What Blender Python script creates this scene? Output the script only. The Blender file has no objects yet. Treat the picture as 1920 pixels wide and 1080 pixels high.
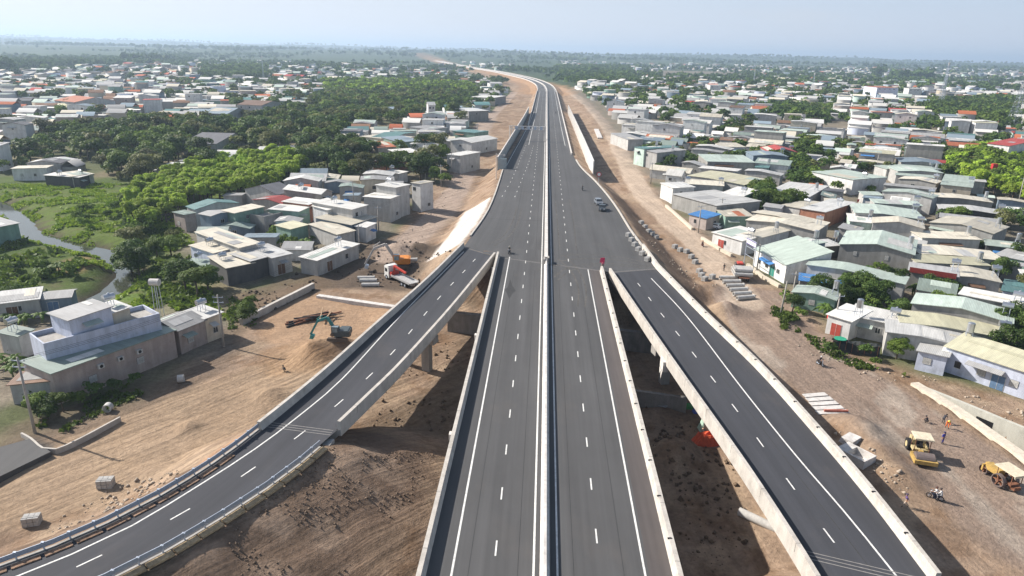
import bpy, bmesh, math, random
import numpy as np
from mathutils import Matrix, Vector
random.seed(7); rng = np.random.default_rng(7)
R = math.radians
S = bpy.context.scene
C = S.collection
# ------------------------------------------------------------------ camera, sky, sun, exposure
F = 1274.0; HC = 50.0
_vp = (66.0, -442.0); ROLL = math.atan(.0229)
def unroll(u, v):
    c, s = math.cos(ROLL), math.sin(ROLL); return u*c+v*s, -u*s+v*c
_u0, _v0 = unroll(*_vp)
TH = math.atan(-_v0/F)
YAW = math.atan2(_u0, F*math.cos(TH)-_v0*math.sin(TH))
cam = bpy.data.cameras.new('camera'); camo = bpy.data.objects.new('camera', cam); C.objects.link(camo)
cy, sy = math.cos(YAW), math.sin(YAW)
fwd = Vector((-sy*math.cos(TH), cy*math.cos(TH), -math.sin(TH)))
r0 = Vector((cy, sy, 0)); u0 = r0.cross(fwd)
rt = math.cos(ROLL)*r0 + math.sin(ROLL)*u0; up = -math.sin(ROLL)*r0 + math.cos(ROLL)*u0
m = Matrix((rt, up, -fwd)).transposed().to_4x4(); m.translation = Vector((0, 0, HC)); camo.matrix_world = m
cam.sensor_width = 36; cam.lens = 36*F/1920; cam.clip_start = 1; cam.clip_end = 40000
S.camera = camo
SUN_EL = 36.0; SUN_AZ = (-.945, .33)
w = bpy.data.worlds.new("World"); S.world = w; w.use_nodes = True
nt = w.node_tree; bg = nt.nodes['Background']
sky = nt.nodes.new('ShaderNodeTexSky'); sky.sky_type = 'NISHITA'; sky.sun_disc = False
sky.sun_elevation = R(SUN_EL); sky.sun_rotation = math.atan2(SUN_AZ[0], SUN_AZ[1])
sky.air_density = 1.0; sky.dust_density = 2.5; sky.ozone_density = 2.0; sky.altitude = 50
bg.inputs[1].default_value = .068
_t = nt.nodes.new('ShaderNodeTexCoord'); _s = nt.nodes.new('ShaderNodeSeparateXYZ'); nt.links.new(_t.outputs['Generated'], _s.inputs[0])
_r = nt.nodes.new('ShaderNodeMapRange'); nt.links.new(_s.outputs[2], _r.inputs[0]); _r.inputs[1].default_value = -.02; _r.inputs[2].default_value = .10
_d = nt.nodes.new('ShaderNodeMapRange'); nt.links.new(_s.outputs[0], _d.inputs[0]); _d.inputs[1].default_value = -.6; _d.inputs[2].default_value = .65
def _mix(a, b, f):
    n = nt.nodes.new('ShaderNodeMix'); n.data_type = 'RGBA'
    for i, q in ((6, a), (7, b)):
        if isinstance(q, tuple): n.inputs[i].default_value = (*q, 1)
        else: nt.links.new(q, n.inputs[i])
    if isinstance(f, float): n.inputs[0].default_value = f
    else: nt.links.new(f, n.inputs[0])
    return n.outputs[2]
hor = _mix((8.8, 8.9, 9.3), (6.6, 6.8, 7.7), _d.outputs[0]); top = _mix((7.4, 8.0, 8.9), (4.5, 5.8, 7.3), _d.outputs[0])
_c = nt.nodes.new('ShaderNodeTexNoise'); _m = nt.nodes.new('ShaderNodeMapping'); _m.inputs[3].default_value = (2.2, 2.2, 11); nt.links.new(_t.outputs['Generated'], _m.inputs[0]); nt.links.new(_m.outputs[0], _c.inputs['Vector']); _c.inputs['Scale'].default_value = 2.; _c.inputs['Detail'].default_value = 6
_q = nt.nodes.new('ShaderNodeMapRange'); nt.links.new(_c.outputs[0], _q.inputs[0]); _q.inputs[1].default_value = .55; _q.inputs[2].default_value = .8; _q.inputs[4].default_value = .45
haz = _mix(_mix(hor, top, _r.outputs[0]), (6.6, 6.7, 7.1), _q.outputs[0])
_u = nt.nodes.new('ShaderNodeMapRange'); nt.links.new(_s.outputs[2], _u.inputs[0]); _u.inputs[1].default_value = .10; _u.inputs[2].default_value = .5; _u.inputs[3].default_value = .92; _u.inputs[4].default_value = .15
nt.links.new(_mix(sky.outputs[0], haz, _u.outputs[0]), bg.inputs[0])
sl = bpy.data.lights.new('sun', 'SUN'); sl.energy = 5.0; sl.angle = R(.53); sl.color = (1, .93, .84)
so = bpy.data.objects.new('sun', sl); C.objects.link(so)
d = Vector((-SUN_AZ[0]*math.cos(R(SUN_EL)), -SUN_AZ[1]*math.cos(R(SUN_EL)), -math.sin(R(SUN_EL))))
so.rotation_euler = d.to_track_quat('-Z', 'Y').to_euler(); so.location = (-100, 50, 200)
S.view_settings.view_transform = 'Standard'; S.view_settings.look = 'None'
S.view_settings.gamma = 1; S.view_settings.exposure = .75; S.view_settings.use_curve_mapping = False
try:
    S.cycles.max_bounces = 6; S.cycles.volume_bounces = 0; S.cycles.transparent_max_bounces = 8
except Exception: pass

# ------------------------------------------------------------------ where a sight line meets the land
def P(px, py, z=0.):
    u, v = unroll(px-960., py-540.)
    fw = F*math.cos(TH)-v*math.sin(TH); dn = F*math.sin(TH)+v*math.cos(TH)
    t = (HC-z)/dn; X = u*t; Y = fw*t
    return X*cy-Y*sy, X*sy+Y*cy
def Q(x, y, z=0.):
    X = x*cy+y*sy; Y = -x*sy+y*cy; D = HC-z
    zc = Y*np.cos(TH)+D*np.sin(TH); zc = np.where(zc < 1, 1, zc) if isinstance(zc, np.ndarray) else max(zc, 1)
    v = (D*np.cos(TH)-Y*np.sin(TH))/zc*F; u = X/zc*F
    c, s = math.cos(ROLL), math.sin(ROLL)
    return 960+u*c-v*s, 540+u*s+v*c

# ------------------------------------------------------------------ curves of the roads (metres)
def smooth(pts, step=4.):
    p = np.array(pts, float); out = []
    q = np.vstack([2*p[0]-p[1], p, 2*p[-1]-p[-2]])
    for i in range(1, len(q)-2):
        n = max(1, int(np.linalg.norm(q[i+1]-q[i])/step))
        for k in range(n):
            t = k/n; a, b, c, d_ = q[i-1], q[i], q[i+1], q[i+2]
            out.append(.5*((2*b)+(c-a)*t+(2*a-5*b+4*c-d_)*t*t+(3*b-a-3*c+d_)*t**3))
    out.append(p[-1]); return np.array(out)
def resamp(p, n):
    p = np.array(p, float); s = np.r_[0, np.cumsum(np.linalg.norm(np.diff(p, axis=0), axis=1))]
    t = np.linspace(0, s[-1], n); return np.c_[np.interp(t, s, p[:, 0]), np.interp(t, s, p[:, 1])]
def normals(p):
    t = np.gradient(p, axis=0); t /= np.linalg.norm(t, axis=1)[:, None]+1e-9
    return np.c_[t[:, 1], -t[:, 0]]          # to the right of travel
def offset(p, d): return p + normals(p)*d
LO = smooth([(-64, 31.5), (-52, 38.8), (-44.9, 44.2), (-41.8, 47.1), (-39.1, 50.4), (-36.4, 54.8), (-33.9, 60.6), (-31.9, 67.5), (-28.9, 80.7), (-25.7, 98.6), (-21.4, 122.1), (-17.6, 147.6)], 3)
LI = smooth([(-54, 26), (-42, 36.5), (-34.6, 43.2), (-31.8, 46.8), (-28.7, 52), (-26.4, 56.5), (-24.6, 61), (-22.4, 68.3), (-20.5, 76.1), (-18.9, 82.9), (-16.7, 94.6), (-13.9, 111), (-9.5, 140.4)], 3)
RO = smooth([(35.6, 10), (35.3, 35), (35, 48.2), (34.7, 60.2), (33.8, 72), (32.0, 89.4), (28.8, 108.5), (24.8, 136.)], 3)
RI = smooth([(25.2, 10), (24.7, 35), (24.1, 47.1), (23.6, 53.6), (22.7, 62.5), (21.5, 72), (19.9, 84.1), (17.1, 106.6), (14.1, 132)], 3)
DL = smooth([(-17.6, 147.6), (-16, 166.7), (-14.9, 185), (-14.6, 208), (-14.8, 236), (-15, 255), (-14.6, 290), (-13, 340), (-11.4, 400), (-10, 500), (-9.5, 620), (-9.5, 800)], 8)
DR = smooth([(24.8, 136.), (23.8, 151.8), (22.6, 169), (21.9, 190), (20.6, 212), (18.2, 238), (15.2, 262), (13.6, 285), (12.8, 330), (12.5, 500), (12.3, 650), (12, 800)], 8)
FARC = smooth([(1.4, 800), (0, 880), (-5, 984), (-21, 1126), (-50, 1284), (-112, 1553), (-207, 1893), (-362, 2540), (-520, 3150), (-720, 3900)], 40)
DZ = 8.0
def seg_dist(X, Y, p):
    best = np.full(X.shape, 1e9)
    for a, b in zip(p[:-1], p[1:]):
        dx, dy = b-a; L2 = dx*dx+dy*dy+1e-9
        t = np.clip(((X-a[0])*dx+(Y-a[1])*dy)/L2, 0, 1)
        best = np.minimum(best, (X-a[0]-t*dx)**2+(Y-a[1]-t*dy)**2)
    return np.sqrt(best)
def inside(X, Y, poly):
    poly = np.array(poly, float); r = np.zeros(X.shape, bool); j = len(poly)-1
    for i in range(len(poly)):
        xi, yi = poly[i]; xj, yj = poly[j]
        if yi != yj:
            r ^= ((yi > Y) != (yj > Y)) & (X < (xj-xi)*(Y-yi)/(yj-yi)+xi)
        j = i
    return r
def sdf(X, Y, poly):
    p = np.vstack([poly, poly[:1]]); dd = seg_dist(X, Y, p); return np.where(inside(X, Y, poly), -dd, dd)
lo_e = LO[LO[:, 1] < 68]; li_e = LI[LI[:, 1] < 66]
EMB_L = np.vstack([resamp(lo_e, 14), resamp(li_e, 14)[::-1]])
ro_e = RO[RO[:, 1] < 49]; ri_e = RI[RI[:, 1] < 47]
EMB_R = np.vstack([resamp(ro_e, 6), resamp(ri_e, 6)[::-1]])
EMB_M = np.vstack([resamp(DL, 24)-[.5, 0], resamp(DR, 24)[::-1]+[.6, 0]])
# value noise
_g = rng.random((256, 256))
def vnoise(x, y):
    xi = np.floor(x).astype(int); yi = np.floor(y).astype(int); fx = x-xi; fy = y-yi
    fx = fx*fx*(3-2*fx); fy = fy*fy*(3-2*fy)
    g = lambda i, j: _g[i & 255, j & 255]
    return (g(xi, yi)*(1-fx)+g(xi+1, yi)*fx)*(1-fy)+(g(xi, yi+1)*(1-fx)+g(xi+1, yi+1)*fx)*fy
def fbm(x, y, o=4):
    s = 0; a = .5
    for k in range(o): s = s+a*vnoise(x*2**k+17.3*k, y*2**k+5.1*k); a *= .5
    return s
def sst(a, b, x):
    t = np.clip((x-a)/(b-a), 0, 1); return t*t*(3-2*t)
RIV = [(-40, 372), (0, 385), (40, 415), (60, 440), (100, 455), (160, 468), (205, 480), (232, 500), (240, 520), (215, 548), (185, 565), (150, 590)]
RIVW = np.array([P(a, b, -1.6) for a, b in RIV]); RIVW = smooth(RIVW, 4)
TR_W = np.array([P(1712, 722, 2.5), P(1790, 770, 2.5), P(1920, 862, 2.5), P(2060, 970, 2.5)])     # near cap of the underpass trough
def base_h(X, Y):
    mid = sst(-30, -14, X)*(1-sst(22, 40, X))
    b = 1.0*(1-sst(-20, 10, X)) + 2.5*sst(10, 40, X)
    b = b*(1-mid*(1-sst(125, 150, Y))) - .3*mid*(1-sst(125, 150, Y))
    rise = sst(150, 340, Y)*4.5
    b = b+rise*(1-.35*sst(-90, -200, X))
    # low ground round the stream
    dr = sst(-60, -80, X)*(1-sst(-260, -330, X))*sst(100, 120, Y)*(1-sst(260, 330, Y))
    b = b-1.2*dr
    far = np.hypot(X, Y)
    b = b+sst(1800, 6500, far)*(fbm(X/1500+3, Y/1500, 3)*(95+45*sst(500, -1500, X))-12)+sst(500, 1500, far)*(fbm(X/420, Y/420, 3)-.45)*9
    return b
def terrain(X, Y, fine=True):
    X = np.asarray(X, float); Y = np.asarray(Y, float)
    b = base_h(X, Y)
    b = b + (fbm(X/9, Y/9, 3)-.45)*.9*(np.hypot(X, Y) < 1200)
    d1 = sdf(X, Y, EMB_L); d2 = sdf(X, Y, EMB_R); d3 = sdf(X, Y, EMB_M)
    nz = (fbm(X/5+9, Y/5, 3)-.45)
    e1 = 7.75-np.maximum(d1-.8, 0)/np.where(X > -30-(68-Y)*.9, 2.5, 1.75)+nz*np.clip(d1, 0, 4)*.35
    e2 = 7.75-np.maximum(d2-.8, 0)/1.5+nz*np.clip(d2, 0, 4)*.3
    e3 = 7.85-np.maximum(d3-.6, 0)/1.6+nz*np.clip(d3, 0, 4)*.22
    mb = sst(-13, -11, X)*(1-sst(12, 13, X))*(Y < 141)      # nothing may rise through the bridge
    e1 = np.where(X > -10.5, np.minimum(e1, 3.), e1)
    z = np.maximum(np.maximum(b, e1), np.maximum(e2, e3))
    # far highway embankment
    d4 = seg_dist(X, Y, FARC)-13
    z = np.where(d4 < 40, np.maximum(z, 7.6-np.maximum(d4, 0)/3), z)
    z = np.where((d4 < 0), 7.7, z)
    # stream bed
    dv = seg_dist(X, Y, RIVW)
    z = np.where(dv < 16, np.minimum(z, -2.5+np.maximum(dv-.9, 0)*.46+nz*.8), z)
    # mound of dark soil between left ramp and main bridge, gravel bank on the right, heaps
    z = z+.0
    for px_, py_, rx, hh in HEAPS:
        hx, hy = px_, py_; dd = np.hypot(X-hx, Y-hy)/rx
        z = z+np.where(dd < 1.6, hh*np.exp(-dd*dd*2.2)*(0.65+.8*fbm(X/1.3+hx, Y/1.3, 3)), 0)
    # underpass trough on the right
    tr = TROUGH_D(X, Y); z = np.where(tr < 0, np.minimum(z, -1.5), z)
    z = np.where((d1 < .3) | (d2 < .3) | (d3 < .4), np.minimum(z, 7.72), z)
    return z
HEAPS = []
for a, b_, z0, rx, hh in [(745, 475, 1, 6, 2.6), (790, 470, 1.5, 5, 2.4), (765, 505, 1, 5, 1.8), (700, 470, 1, 4, 1.3), (590, 668, 1, 4.5, 2.4), (640, 655, 1, 4, 2.),
                          (505, 742, 1, 3.0, 1.1), (290, 885, 1.5, 2.5, 1.0), (350, 800, 1, 1.8, .8), (1330, 545, 2.5, 5, 1.6), (1355, 580, 2.5, 4, 1.8), (1245, 770, 0, 3, .8), (1265, 845, 0, 4, 2.0), (1240, 860, 0, 3, 1.5),
                          (1600, 800, 2.5, 3.5, 1.6), (1650, 850, 2.5, 3.5, 1.3), (1690, 895, 2.5, 3.2, 1.1), (1630, 820, 2.5, 3.3, 1.3), (1350, 500, 2.5, 4, .8), (1560, 640, 2.5, 4, 1.0), (1470, 605, 2.5, 3.5, 1.2),
                          (160, 460+55, -1, 7, 1.6), (900, 540, 0, 4, 1.2)]:
    HEAPS.append((*P(a, b_, z0), rx, hh))
TR_F = np.array([P(1714, 722, 2.5), P(1790, 752, 2.5), P(1920, 806, 2.5), P(2060, 862, 2.5)])     # far wall of the trough
def TROUGH_D(X, Y): return sdf(X, Y, np.vstack([TR_W, TR_F[::-1]]))
def TZ(x, y): return float(terrain(np.array([x]), np.array([y]))[0])
def G(px, py, h=0.):
    z = 2.
    for _ in range(5):
        x, y = P(px, py, z+h); z = .5*z+.5*BZ(x, y)
    x, y = P(px, py, z+h); return x, y, z
def GT(px, py):                                   # true terrain
    z = 2.
    for _ in range(14):
        x, y = P(px, py, z); z = .6*z+.4*TZ(x, y)
    return x, y, z

# ------------------------------------------------------------------ materials
MATS = {}
def nd(nt, t, **k):
    n = nt.nodes.new(t)
    for a, v in k.items():
        if a == 'inp':
            for i, q in v.items(): n.inputs[i].default_value = q
        else: setattr(n, a, v)
    return n
def mat(key, col, rough=.8, kind='plain', metal=0., amt=.25, scale=3., bump=0., coord='Object', spec=.3, obrand=.0, stain=None):
    if key in MATS: return MATS[key]
    m = bpy.data.materials.new(key); m.use_nodes = True; nt = m.node_tree; L = nt.links.new
    b = nt.nodes['Principled BSDF']; b.inputs['Roughness'].default_value = rough; b.inputs['Metallic'].default_value = metal
    b.inputs['Specular IOR Level'].default_value = spec
    tc = nd(nt, 'ShaderNodeTexCoord')
    base = nd(nt, 'ShaderNodeRGB'); base.outputs[0].default_value = (*col, 1); cur = base.outputs[0]
    def noisemix(cur, sc, lo, hi, vec, detail=6, col2=None, fmin=.35, fmax=.7):
        n = nd(nt, 'ShaderNodeTexNoise', inp={'Scale': sc, 'Detail': detail, 'Roughness': .65}); L(vec, n.inputs['Vector'])
        mr = nd(nt, 'ShaderNodeMapRange', inp={1: fmin, 2: fmax, 3: lo, 4: hi}); L(n.outputs[0], mr.inputs[0])
        if col2 is None:
            v = nd(nt, 'ShaderNodeVectorMath', operation='SCALE'); L(cur, v.inputs[0]); L(mr.outputs[0], v.inputs['Scale']); return v.outputs[0], n
        mx = nd(nt, 'ShaderNodeMix', data_type='RGBA'); L(mr.outputs[0], mx.inputs[0]); L(cur, mx.inputs[6]); mx.inputs[7].default_value = (*col2, 1); return mx.outputs[2], n
    vec = tc.outputs[coord]
    if kind == 'wall':       # rain streaks down the wall, damp foot
        mp = nd(nt, 'ShaderNodeMapping', inp={3: (.9, .9, .16)}); L(vec, mp.inputs[0])
        cur, _ = noisemix(cur, 1.0, 1-amt, 1+amt*.3, mp.outputs[0])
        cur, n = noisemix(cur, .6, 0, .55, vec, col2=stain or (col[0]*.45, col[1]*.43, col[2]*.4), fmin=.5, fmax=.75)
        cur, n = noisemix(cur, 9, .9, 1.1, vec)
    elif kind == 'roof':     # corrugated sheets
        mp = nd(nt, 'ShaderNodeMapping', inp={3: (1.1, .16, .5)}); L(vec, mp.inputs[0])
        cur, _ = noisemix(cur, 1.0, 1-amt, 1+amt*.4, mp.outputs[0])
        cur, _ = noisemix(cur, .35, 0, .5, vec, col2=stain or (.23, .2, .16), fmin=.55, fmax=.8)
        wv = nd(nt, 'ShaderNodeTexWave', inp={'Scale': 1.3, 'Distortion': .0}); L(vec, wv.inputs[0])
        mr = nd(nt, 'ShaderNodeMapRange', inp={3: .88, 4: 1.04}); L(wv.outputs[1], mr.inputs[0])
        v = nd(nt, 'ShaderNodeVectorMath', operation='SCALE'); L(cur, v.inputs[0]); L(mr.outputs[0], v.inputs['Scale']); cur = v.outputs[0]
        bp = nd(nt, 'ShaderNodeBump', inp={'Strength': .5, 'Distance': .04}); L(wv.outputs[1], bp.inputs['Height']); L(bp.outputs[0], b.inputs['Normal'])
    elif kind == 'asphalt':
        mp = nd(nt, 'ShaderNodeMapping', inp={3: (.55, .012, 1)}); L(tc.outputs['UV'], mp.inputs[0])
        cur, _ = noisemix(cur, 1.0, .86, 1.24, mp.outputs[0], fmin=.32, fmax=.68)
        mp2 = nd(nt, 'ShaderNodeMapping', inp={3: (.05, .03, 1)}); L(tc.outputs['UV'], mp2.inputs[0])
        cur, _ = noisemix(cur, 1.0, .88, 1.15, mp2.outputs[0])
        mp3 = nd(nt, 'ShaderNodeMapping', inp={3: (.16, .09, 1)}); L(tc.outputs['UV'], mp3.inputs[0])
        cur, _ = noisemix(cur, 1.0, 0, .22, mp3.outputs[0], col2=(.17, .14, .115), fmin=.55, fmax=.85)
        cur, n = noisemix(cur, 30, .82, 1.2, tc.outputs['Object'], detail=3)
        bp = nd(nt, 'ShaderNodeBump', inp={'Strength': .25, 'Distance': .02}); L(n.outputs[0], bp.inputs['Height']); L(bp.outputs[0], b.inputs['Normal'])
    else:
        cur, n = noisemix(cur, scale, 1-amt, 1+amt*.6, vec)
        cur, _ = noisemix(cur, scale*.2, 1-amt*.5, 1+amt*.4, vec)
        if bump:
            bp = nd(nt, 'ShaderNodeBump', inp={'Strength': bump, 'Distance': .1}); L(n.outputs[0], bp.inputs['Height']); L(bp.outputs[0], b.inputs['Normal'])
    if obrand:
        oi = nd(nt, 'ShaderNodeObjectInfo'); mr = nd(nt, 'ShaderNodeMapRange', inp={3: 1-obrand, 4: 1+obrand*.6}); L(oi.outputs['Random'], mr.inputs[0])
        v = nd(nt, 'ShaderNodeVectorMath', operation='SCALE'); L(cur, v.inputs[0]); L(mr.outputs[0], v.inputs['Scale']); cur = v.outputs[0]
    L(cur, b.inputs['Base Color']); MATS[key] = m; return m
def attr_mat(key, rough=.9, sub=False, detail=True):
    if key in MATS: return MATS[key]
    m = bpy.data.materials.new(key); m.use_nodes = True; nt = m.node_tree; L = nt.links.new
    b = nt.nodes['Principled BSDF']; b.inputs['Roughness'].default_value = rough; b.inputs['Specular IOR Level'].default_value = .15
    a = nd(nt, 'ShaderNodeAttribute', attribute_name='Col'); L(a.outputs['Color'], b.inputs['Base Color'])
    MATS[key] = m; return m
def leaf_mat(key, col, col2, red=None, trans=.33):
    if key in MATS: return MATS[key]
    m = bpy.data.materials.new(key); m.use_nodes = True; nt = m.node_tree; L = nt.links.new
    b = nt.nodes['Principled BSDF']; b.inputs['Roughness'].default_value = .6; b.inputs['Specular IOR Level'].default_value = .2
    tc = nd(nt, 'ShaderNodeTexCoord'); n = nd(nt, 'ShaderNodeTexNoise', inp={'Scale': .55, 'Detail': 4}); L(tc.outputs['Object'], n.inputs['Vector'])
    mr = nd(nt, 'ShaderNodeMapRange', inp={1: .35, 2: .65}); L(n.outputs[0], mr.inputs[0])
    mx = nd(nt, 'ShaderNodeMix', data_type='RGBA'); mx.inputs[6].default_value = (*col, 1); mx.inputs[7].default_value = (*col2, 1); L(mr.outputs[0], mx.inputs[0])
    oi = nd(nt, 'ShaderNodeObjectInfo'); m2 = nd(nt, 'ShaderNodeMapRange', inp={3: .7, 4: 1.3}); L(oi.outputs['Random'], m2.inputs[0])
    v = nd(nt, 'ShaderNodeVectorMath', operation='SCALE'); L(mx.outputs[2], v.inputs[0]); L(m2.outputs[0], v.inputs['Scale'])
    L(v.outputs[0], b.inputs['Base Color'])
    tr = nd(nt, 'ShaderNodeBsdfTranslucent'); L(v.outputs[0], tr.inputs[0]); ms = nd(nt, 'ShaderNodeMixShader', inp={0: trans})
    out = nt.nodes['Material Output']; L(b.outputs[0], ms.inputs[1]); L(tr.outputs[0], ms.inputs[2]); L(ms.outputs[0], out.inputs[0])
    MATS[key] = m; return m

# ------------------------------------------------------------------ mesh and object helpers
def link(name, me, m=None, parent=None, **tags):
    o = bpy.data.objects.new(name, me); C.objects.link(o)
    if m is not None and me is not None:
        for q in (m if isinstance(m, (list, tuple)) else [m]): me.materials.append(q)
    if parent is not None: o.parent = parent
    for k, v in tags.items():
        if v: o[k] = v
    return o
def tag(o, label, cat, group=None):
    o['label'] = label; o['category'] = cat
    if group: o['group'] = group
    return o
def thing(name, loc, rz=0., label=None, cat=None, group=None):
    o = bpy.data.objects.new(name, None); o.empty_display_size = .3; C.objects.link(o); o.location = loc; o.rotation_euler = (0, 0, rz)
    if label: tag(o, label, cat, group)
    return o
class MB:
    def __init__(s): s.v = []; s.f = []; s.mi = []; s.uv = None
    def add(s, vs, fs, mi=0):
        k = len(s.v); s.v += [tuple(q) for q in vs]; s.f += [tuple(i+k for i in f) for f in fs]; s.mi += [mi]*len(fs)
    def box(s, x0, y0, z0, x1, y1, z1, mi=0, M=None):
        vs = [(x, y, z) for z in (z0, z1) for y in (y0, y1) for x in (x0, x1)]
        if M is not None: vs = [tuple(M @ Vector(q)) for q in vs]
        s.add(vs, [(0, 2, 3, 1), (4, 5, 7, 6), (0, 1, 5, 4), (1, 3, 7, 5), (3, 2, 6, 7), (2, 0, 4, 6)], mi)
    def bar(s, a, b, w, h=None, mi=0):
        a = Vector(a); b = Vector(b); h = h or w; d = (b-a); L = d.length
        if L < 1e-6: return
        M = Matrix.Translation(a) @ d.to_track_quat('X', 'Z').to_matrix().to_4x4()
        s.box(0, -w/2, -h/2, L, w/2, h/2, mi, M)
    def tube(s, a, b, r, r2=None, n=10, mi=0, caps=True):
        a = Vector(a); b = Vector(b); r2 = r if r2 is None else r2; q = (b-a).to_track_quat('Z', 'X')
        vs = []
        for c, rr in ((a, r), (b, r2)):
            for i in range(n):
                t = 2*math.pi*i/n; vs.append(c+q @ Vector((rr*math.cos(t), rr*math.sin(t), 0)))
        fs = [(i, (i+1) % n, n+(i+1) % n, n+i) for i in range(n)]
        if caps: fs += [tuple(range(n))[::-1], tuple(range(n, 2*n))]
        s.add(vs, fs, mi)
    def ring(s, a, b, r, ri, n=18, mi=0):       # hollow pipe
        a = Vector(a); b = Vector(b); q = (b-a).to_track_quat('Z', 'X'); vs = []
        for c, rr in ((a, r), (b, r), (b, ri), (a, ri)):
            for i in range(n):
                t = 2*math.pi*i/n; vs.append(c+q @ Vector((rr*math.cos(t), rr*math.sin(t), 0)))
        fs = []
        for k in range(4):
            for i in range(n): fs.append((k*n+i, k*n+(i+1) % n, ((k+1) % 4)*n+(i+1) % n, ((k+1) % 4)*n+i))
        s.add(vs, fs, mi)
    def ball(s, c, r, n=8, mi=0, sz=1.):
        vs = [(c[0], c[1], c[2]-r*sz)]; fs = []
        for j in range(1, n//2+1):
            ph = -math.pi/2+math.pi*j/(n//2+1)
            for i in range(n): t = 2*math.pi*i/n; vs.append((c[0]+r*math.cos(ph)*math.cos(t), c[1]+r*math.cos(ph)*math.sin(t), c[2]+r*sz*math.sin(ph)))
        vs.append((c[0], c[1], c[2]+r*sz)); k = n//2
        for i in range(n): fs.append((0, 1+(i+1) % n, 1+i)); fs.append((len(vs)-1, 1+(k-1)*n+i, 1+(k-1)*n+(i+1) % n))
        for j in range(k-1):
            for i in range(n): fs.append((1+j*n+i, 1+j*n+(i+1) % n, 1+(j+1)*n+(i+1) % n, 1+(j+1)*n+i))
        s.add(vs, fs, mi)
    def mesh(s, name='m', smooth=False):
        me = bpy.data.meshes.new(name); me.from_pydata(s.v, [], s.f)
        if any(s.mi): me.polygons.foreach_set('material_index', s.mi)
        if smooth: me.polygons.foreach_set('use_smooth', [True]*len(s.f))
        me.update(); return me
    def build(s, name, m, parent=None, smooth=False, **k): return link(name, s.mesh(name, smooth), m, parent, **k)
def sweep(poly, prof, z=None, mb=None, mi=0, caps=True):
    """prof = closed list of (offset to the right, height) swept along poly"""
    mb = mb or MB(); p = np.asarray(poly); n = normals(p); k = len(prof); vs = []
    zz = z if z is not None else np.zeros(len(p))
    if np.isscalar(zz): zz = np.full(len(p), zz)
    for i in range(len(p)):
        for o, h in prof: vs.append((p[i, 0]+n[i, 0]*o, p[i, 1]+n[i, 1]*o, zz[i]+h))
    fs = []
    for i in range(len(p)-1):
        for j in range(k): fs.append((i*k+j, i*k+(j+1) % k, (i+1)*k+(j+1) % k, (i+1)*k+j))
    if caps: fs += [tuple(range(k))[::-1], tuple((len(p)-1)*k+j for j in range(k))]
    mb.add(vs, fs, mi); return mb
def strip(name, A, B, z, m, parent=None, n=None, cols=6, kind='structure', z2=None):
    n = n or max(len(A), len(B)); a = resamp(A, n); b = resamp(B, n)
    s = np.r_[0, np.cumsum(np.linalg.norm(np.diff((a+b)/2, axis=0), axis=1))]
    vs = []; uv = []; fs = []
    for i in range(n):
        for j in range(cols+1):
            t = j/cols; q = a[i]*(1-t)+b[i]*t; vs.append((q[0], q[1], z if z2 is None else z+(z2-z)*t)); uv.append((np.linalg.norm(b[i]-a[i])*t+a[i, 0]*.3, s[i]))
    for i in range(n-1):
        for j in range(cols):
            k = i*(cols+1)+j; fs.append((k, k+1, k+cols+2, k+cols+1))
    me = bpy.data.meshes.new(name); me.from_pydata(vs, [], fs); ul = me.uv_layers.new(name='UVMap')
    li = np.zeros(len(me.loops), int); me.loops.foreach_get('vertex_index', li); ul.data.foreach_set('uv', np.array(uv)[li].ravel())
    o = link(name, me, m, parent)
    if kind and parent is None: o['kind'] = kind
    return o

# ------------------------------------------------------------------ the ground
def axis(segs):
    out = [segs[0][0]]
    for a, b, st in segs:
        n = max(1, int(round((b-a)/st))); out += list(a+(b-a)*(np.arange(n)+1)/n)
    return np.array(out)
xs = axis([(-14000, -6000, 800), (-6000, -2000, 250), (-2000, -700, 60), (-700, -300, 14), (-300, -140, 4), (-140, -80, 1.6), (-80, 80, .8), (80, 140, 1.6), (140, 300, 4), (300, 700, 14), (700, 2000, 60), (2000, 6000, 250), (6000, 14000, 800)])
ys = axis([(-60, 30, 6), (30, 140, .8), (140, 300, 1.6), (300, 600, 4), (600, 1200, 12), (1200, 3000, 50), (3000, 7000, 160), (7000, 16000, 700)])
GX, GY = np.meshgrid(xs, ys)
GZ = terrain(GX, GY)
BHG = base_h(GX, GY)
def _bil(g, x, y):
    j = min(max(int(np.searchsorted(ys, y))-1, 0), len(ys)-2); i = min(max(int(np.searchsorted(xs, x))-1, 0), len(xs)-2)
    u = min(max((x-xs[i])/(xs[i+1]-xs[i]), 0), 1); v = min(max((y-ys[j])/(ys[j+1]-ys[j]), 0), 1)
    return float((g[j, i]*(1-u)+g[j, i+1]*u)*(1-v)+(g[j+1, i]*(1-u)+g[j+1, i+1]*u)*v)
def TZ(x, y): return _bil(GZ, x, y)
def BZ(x, y): return _bil(BHG, x, y)
def lerp(c1, c2, t): return c1*(1-t[..., None])+np.array(c2)*t[..., None]
def pm(poly, soft=0):                           # soft mask of a patch of ground
    w_ = np.array([G(a, b)[:2] for a, b in poly]); d_ = sdf(GX, GY, w_)
    s_ = soft or 2.; return sst(s_, -s_, d_+(fbm(GX/6, GY/6, 4)-.45)*s_*3)
SAND = (.30, .218, .158); TAN = (.255, .182, .128); DARK = (.085, .066, .052); GREEN = (.07, .105, .026); PINK = (.235, .178, .142); OCH = (.30, .185, .10)
col = np.zeros(GX.shape+(3,)); n1 = fbm(GX/14, GY/14, 5); n2 = fbm(GX/2.4+40, GY/2.4, 4); n3 = fbm(GX/60+7, GY/60, 4)
col[:] = (.17, .15, .095)
col = lerp(col, (.075, .095, .04), sst(.38, .56, n1)*.8)
farm = sst(350, 900, np.hypot(GX, GY))
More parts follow.
